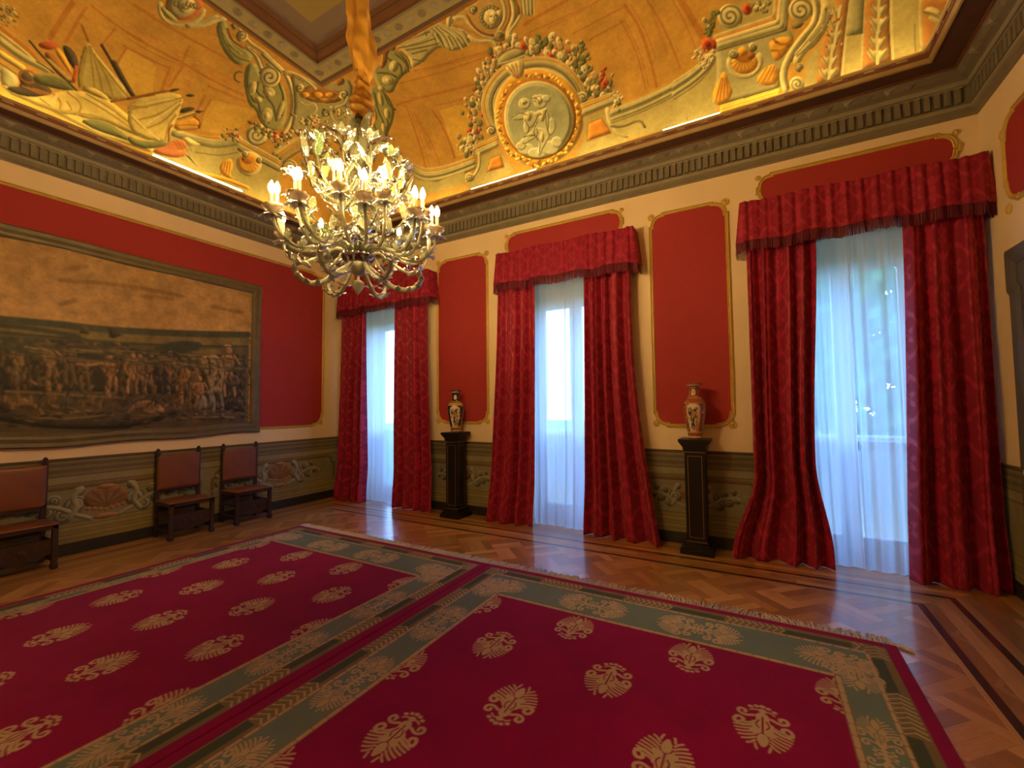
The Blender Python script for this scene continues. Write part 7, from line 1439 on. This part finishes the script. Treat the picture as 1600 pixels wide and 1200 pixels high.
M_cloth = mat('gold_silk', (.56, .29, .03), .5, var=.2, scale=14, sheen=.1)
hx, hy = 4.15, -3.17
ch = thing('chandelier', (hx, hy, 2.44), 'ornate blown glass chandelier with candle bulbs hanging from a gold silk sleeve', 'chandelier'); co = (hx, hy, 2.44)
def pol(r, a, z): return (hx + r * math.cos(a), hy + r * math.sin(a), z)
# silk sleeve over the chain
zs_ = np.linspace(3.74, 6.13, 300); rad = np.interp(zs_, [3.74, 3.76, 3.82, 3.90, 3.95, 4.00, 4.06, 4.12, 4.20, 4.35, 4.55, 4.8, 5.3, 6.0, 6.13], [.070, .092, .086, .074, .052, .058, .046, .066, .084, .086, .080, .070, .062, .055, .06])
nu = 96; th = np.linspace(0, 2 * PI, nu); tw = np.interp(zs_, [3.74, 4.05, 4.2, 6.1], [0, 5.5, 6.6, 7.6])
T_, Z_ = np.meshgrid(th, zs_); up_ = 1 / (1 + np.exp(-(Z_ - 4.10) / .03))
wr = (1 - up_) * (.16 * np.sin(T_ * 2 + 95 * Z_ * 1.0) + .10 * np.sin(3 * T_ - 60 * Z_ + 1) + .05 * np.sin(7 * T_ + 140 * Z_)) + up_ * (.24 * np.sin(3 * T_ + tw[:, None] * 1.5 + 2 * np.sin(5 * Z_)) + .12 * np.sin(5 * T_ + 9 * Z_ + 1) + .05 * np.sin(11 * T_ + 4 * Z_) + .05 * np.sin(40 * Z_ + 2 * T_))
rr = rad[:, None] * (1 + wr); sway = .016 * np.sin(zs_ * 5)[:, None]
wav = np.zeros_like(rr); wav[0] = .012 * np.sin(5 * th)
so = grid_mesh('silk_sleeve', np.stack([hx + .015 + rr * np.cos(th) + sway, hy + rr * np.sin(th) + sway * .4, zs_[:, None] + wav], -1), None, M_cloth, ch, co)
so['label'] = 'twisted gold silk sleeve'
m_ = MB(); m_.lathe([(.11, 0), (.12, .02), (.09, .05), (.05, .075)], (hx + .01, hy, 6.06), 20); m_.build('ceiling_rose', M_gilt, ch, co)
# stem: ball, balusters, shafts
m_ = MB(); m_.lathe([(.03, 2.72), (.06, 2.74), (.075, 2.78), (.05, 2.83), (.03, 2.86), (.045, 2.90), (.038, 2.96), (.034, 3.02), (.055, 3.05), (.075, 3.08), (.06, 3.11), (.03, 3.14), (.034, 3.22), (.06, 3.27), (.085, 3.31), (.08, 3.36), (.05, 3.40), (.035, 3.45), (.045, 3.52), (.06, 3.57), (.055, 3.62), (.03, 3.645)], (hx, hy, 0), 24, lob=lambda a, z: .05 * math.cos(10 * a)); m_.build('stem', M_crys, ch, co, smooth=True)
m_ = MB(); m_.sphere((hx, hy, 3.705), .073, 14); m_.build('glass_ball', M_crys, ch, co, smooth=True)
m_ = MB(); m_.lathe([(.03, 2.652), (.075, 2.660), (.105, 2.678), (.120, 2.702), (.122, 2.715), (.112, 2.728), (.07, 2.742), (.03, 2.755)], (hx, hy, 0), 32); o = m_.build('boss_plate', M_silver, ch, co, smooth=True); o['label'] = 'dark mirrored metal boss'
m_ = MB(); m_.lathe([(.022, 2.57), (.05, 2.59), (.072, 2.62), (.078, 2.655), (.05, 2.66)], (hx, hy, 0), 24, lob=lambda a, z: .08 * math.cos(8 * a)); m_.build('lower_cup', M_milk, ch, co, smooth=True)
m_ = MB(); m_.lathe([(.003, 2.425), (.010, 2.438), (.03, 2.464), (.047, 2.497), (.044, 2.518), (.02, 2.532), (.009, 2.54), (.009, 2.575)], (hx, hy, 0), 20, lob=lambda a, z: .04 * math.cos(9 * a + z * 60)); o = m_.build('drop_finial', M_milk, ch, co, smooth=True); o['label'] = 'white glass drop'
AZ = [-121, -106, -91, -77, -53, -38, -24, -4, 12, 27, 42, 70, 101, 147, 172, 205]
def bez(P, n=22):
    P = [np.array(p, float) for p in P]; out = []
    for t in np.linspace(0, 1, n):
        Q = P
        while len(Q) > 1: Q = [a + (b - a) * t for a, b in zip(Q, Q[1:])]
        out.append(tuple(Q[0]))
    return out
for i, azd in enumerate(AZ):
    a = math.radians(azd); lo_ = i % 2; R_ = (.535, .59)[lo_] if azd != -91 else .50; zc = (2.955, 2.885)[lo_]; rg = random.Random(i)
    arm = MB(); path = bez([pol(.06, a, 2.72), pol(.20, a + .05, 2.92), pol(.32, a + .10, 2.56), pol(R_ * .95, a + .06, 2.60), pol(R_, a, zc)], 30)
    arm.tube(path, [.0125 * (1 + .25 * math.sin(k_ * 1.9)) * (1.2 - .4 * k_ / 29) for k_ in range(30)], 8)
    ao = arm.build('arm', M_milk, ch, co, smooth=True)
    for k_ in (7, 12, 17, 22):                          # little leaves pinched along the arm
        lf = MB(); p = path[k_]; d = Vector((math.cos(a + 1.57), math.sin(a + 1.57), 0))
        for s_ in (-1, 1): q = Vector(p) + d * s_ * .055; lf.ribbon(bez([p, (Vector(p) + d * s_ * .035 + Vector((0, 0, .03))), (q + Vector((0, 0, .05 + .03 * rg.random()))), q + d * s_ * .02 + Vector((0, 0, .04))], 8), [.010, .017, .021, .021, .018, .013, .008, .003], (math.cos(a), math.sin(a), .4), .004, .007, 2)
        lf.build('arm_leaf', M_crys, ao, co, smooth=True)
    cl_ = MB()                                          # ruffled collar under the cup
    for k_ in range(6):
        t = 2 * PI * k_ / 6 + i; d = Vector((math.cos(t), math.sin(t), 0)); p = Vector(pol(R_, a, zc - .03))
        cl_.ribbon(bez([p, p + d * .03 + Vector((0, 0, -.02)), p + d * .055, p + d * .07 + Vector((0, 0, -.03))], 7), [.007, .014, .018, .018, .014, .009, .003], (-math.sin(t), math.cos(t), 0), .004, .003, 2)
    cl_.build('cup_collar', M_milk, ao, co, smooth=True)
    x, y, _ = pol(R_, a, 0)
    m_ = MB(); m_.lathe([(.012, -.03), (.02, -.018), (.040, -.006), (.054, .012), (.060, .024), (.052, .02), (.032, .008), (.02, .006)], (x, y, zc), 24, lob=lambda t, z: .10 * math.cos(7 * t) * (z > .0)); m_.build('drip_cup', M_cupg, ao, co, smooth=True)
    m_ = MB(); m_.lathe([(.016, 0), (.017, .006), (.0135, .012), (.0130, .105), (.011, .11)], (x, y, zc + .005), 12); m_.build('candle_sleeve', M_candle, ao, co, smooth=True)
    m_ = MB(); m_.lathe([(.009, 0), (.016, .013), (.0195, .030), (.0175, .047), (.010, .064), (.004, .076), (.001, .080)], (x, y, zc + .112), 14); m_.build('bulb', M_bulb, ao, co, smooth=True)
# drooping leaf scrolls underneath
for i in range(6):
    a = math.radians(-41 + 30 + 60 * i); m_ = MB(); R_ = .44 if i % 2 else .40
    path = bez([pol(.05, a, 2.645), pol(.13, a, 2.66), pol(.22, a, 2.36), pol(R_, a, 2.40), pol(R_ + .12, a, 2.60), pol(R_ + .02, a, 2.70), pol(R_ - .08, a, 2.60)], 26)
    m_.tube(path, [.021 * (.55 + .5 * math.sin(PI * (k_ + 2) / 29)) * (1 + .18 * math.sin(k_ * 2.2)) for k_ in range(26)], 8, squash=.7)
    for k_ in (6, 9, 12, 15, 18, 21):
        p = Vector(path[k_]); d = Vector((math.cos(a + 1.57), math.sin(a + 1.57), 0))
        for s_ in (-1, 1): m_.ribbon(bez([p, p + d * s_ * .03 + Vector((0, 0, -.012)), p + d * s_ * .06 + Vector((0, 0, .01))], 6), [.014, .02, .02, .016, .010, .004], (math.cos(a), math.sin(a), 0), .004, .006, 2)
    m_.build('leaf_scroll', M_milk, ch, co, smooth=True)
# crown of leaves, flower sprays
for i in range(9):
    a = 2 * PI * i / 9 + .2; rg = random.Random(40 + i); m_ = MB(); tall = i % 3 != 0
    z0, z1, R_ = (3.40, 3.70 + .06 * rg.random(), .20 + .06 * rg.random()) if tall else (3.42, 3.58, .22)
    path = bez([pol(.05, a, z0), pol(.16, a, z0 + .02), pol(.10, a + .1, z1 - .06), pol(R_, a + .15, z1), pol(R_ + .05, a + .12, z1 - .05)], 18)
    m_.ribbon(path, [.012 + .030 * math.sin(PI * min(1, (k_ + 1) / 15)) for k_ in range(18)], (-math.sin(a), math.cos(a), 0), .006, .005, 5, .25)
    m_.build('crown_leaf', M_crys, ch, co, smooth=True)
for i in range(12):
    a = 2 * PI * i / 12; rg = random.Random(90 + i); m_ = MB(); R_ = .30 + .13 * rg.random(); zt = 3.36 + .16 * rg.random()
    path = bez([pol(.06, a, 3.12), pol(.20, a, 3.06), pol(R_ + .03, a + .05, 3.14), pol(R_, a, zt)], 16)
    m_.tube(path, .009, 6)
    sp = m_.build('flower_stem', M_crys, ch, co, smooth=True)
    c = Vector(path[-1]); f_ = MB()
    for k_ in range(8):                                 # blossom: eight curling petals
        t = 2 * PI * k_ / 8; d = Vector((math.cos(t), math.sin(t), .25)); f_.ribbon(bez([c, c + d * .03 + Vector((0, 0, .03)), c + d * .065 + Vector((0, 0, .01)), c + d * .075 + Vector((0, 0, .035))], 7), [.008, .016, .02, .021, .018, .012, .004], (-math.sin(t), math.cos(t), 0), .004, .002, 2)
    f_.sphere(c + Vector((0, 0, .02)), .018, 6); f_.build('blossom', M_crysg if i % 3 == 0 else M_crys, sp, co, smooth=True)
    l_ = MB()
    for k_, sg in ((5, 1), (7, -1), (9, 1), (11, -1), (13, 1)):
        p = Vector(path[k_]); d = Vector((math.cos(a + sg * 1.1), math.sin(a + sg * 1.1), 0)); h = .06 + .07 * rg.random()
        l_.ribbon(bez([p, p + d * .05 + Vector((0, 0, .03)), p + d * .09 + Vector((0, 0, h)), p + d * .12 + Vector((0, 0, h + .01))], 10), [.006, .016, .024, .028, .028, .025, .02, .014, .008, .003], d.cross(Vector((0, 0, 1))), .004, .008, 3, .2)
    l_.build('glass_leaves', M_crysg if i % 4 == 1 else M_crys, sp, co, smooth=True)
for i in range(10):                                     # lower sprays between the arms
    a = 2 * PI * i / 10 + .2; rg = random.Random(200 + i); R_ = .40 + .10 * rg.random(); m_ = MB()
    path = bez([pol(.07, a, 2.86), pol(.20, a, 2.80), pol(R_, a, 2.86), pol(R_ + .03, a, 3.02 + .12 * rg.random())], 14)
    m_.tube(path, .008, 6)
    sp = m_.build('flower_stem', M_crys, ch, co, smooth=True); c = Vector(path[-1]); l_ = MB()
    for k_ in range(7):
        t = 2 * PI * k_ / 7 + i; d = Vector((math.cos(t), math.sin(t), .2)); l_.ribbon(bez([c, c + d * .03 + Vector((0, 0, .04)), c + d * .07 + Vector((0, 0, .05)), c + d * .085 + Vector((0, 0, .02))], 8), [.007, .015, .02, .022, .02, .016, .01, .004], (-math.sin(t), math.cos(t), 0), .004, .003, 2)
    for k_, sg in ((4, 1), (6, -1), (8, 1), (10, -1)):
        p = Vector(path[k_]); d = Vector((math.cos(a + sg * 1.2), math.sin(a + sg * 1.2), 0)); l_.ribbon(bez([p, p + d * .05 + Vector((0, 0, .03)), p + d * .09 + Vector((0, 0, .09)), p + d * .11 + Vector((0, 0, .08))], 9), [.006, .016, .022, .026, .025, .022, .016, .01, .003], d.cross(Vector((0, 0, 1))), .004, .008, 3, .2)
    l_.build('glass_leaves', M_crysg if i % 4 == 2 else M_crys, sp, co, smooth=True)
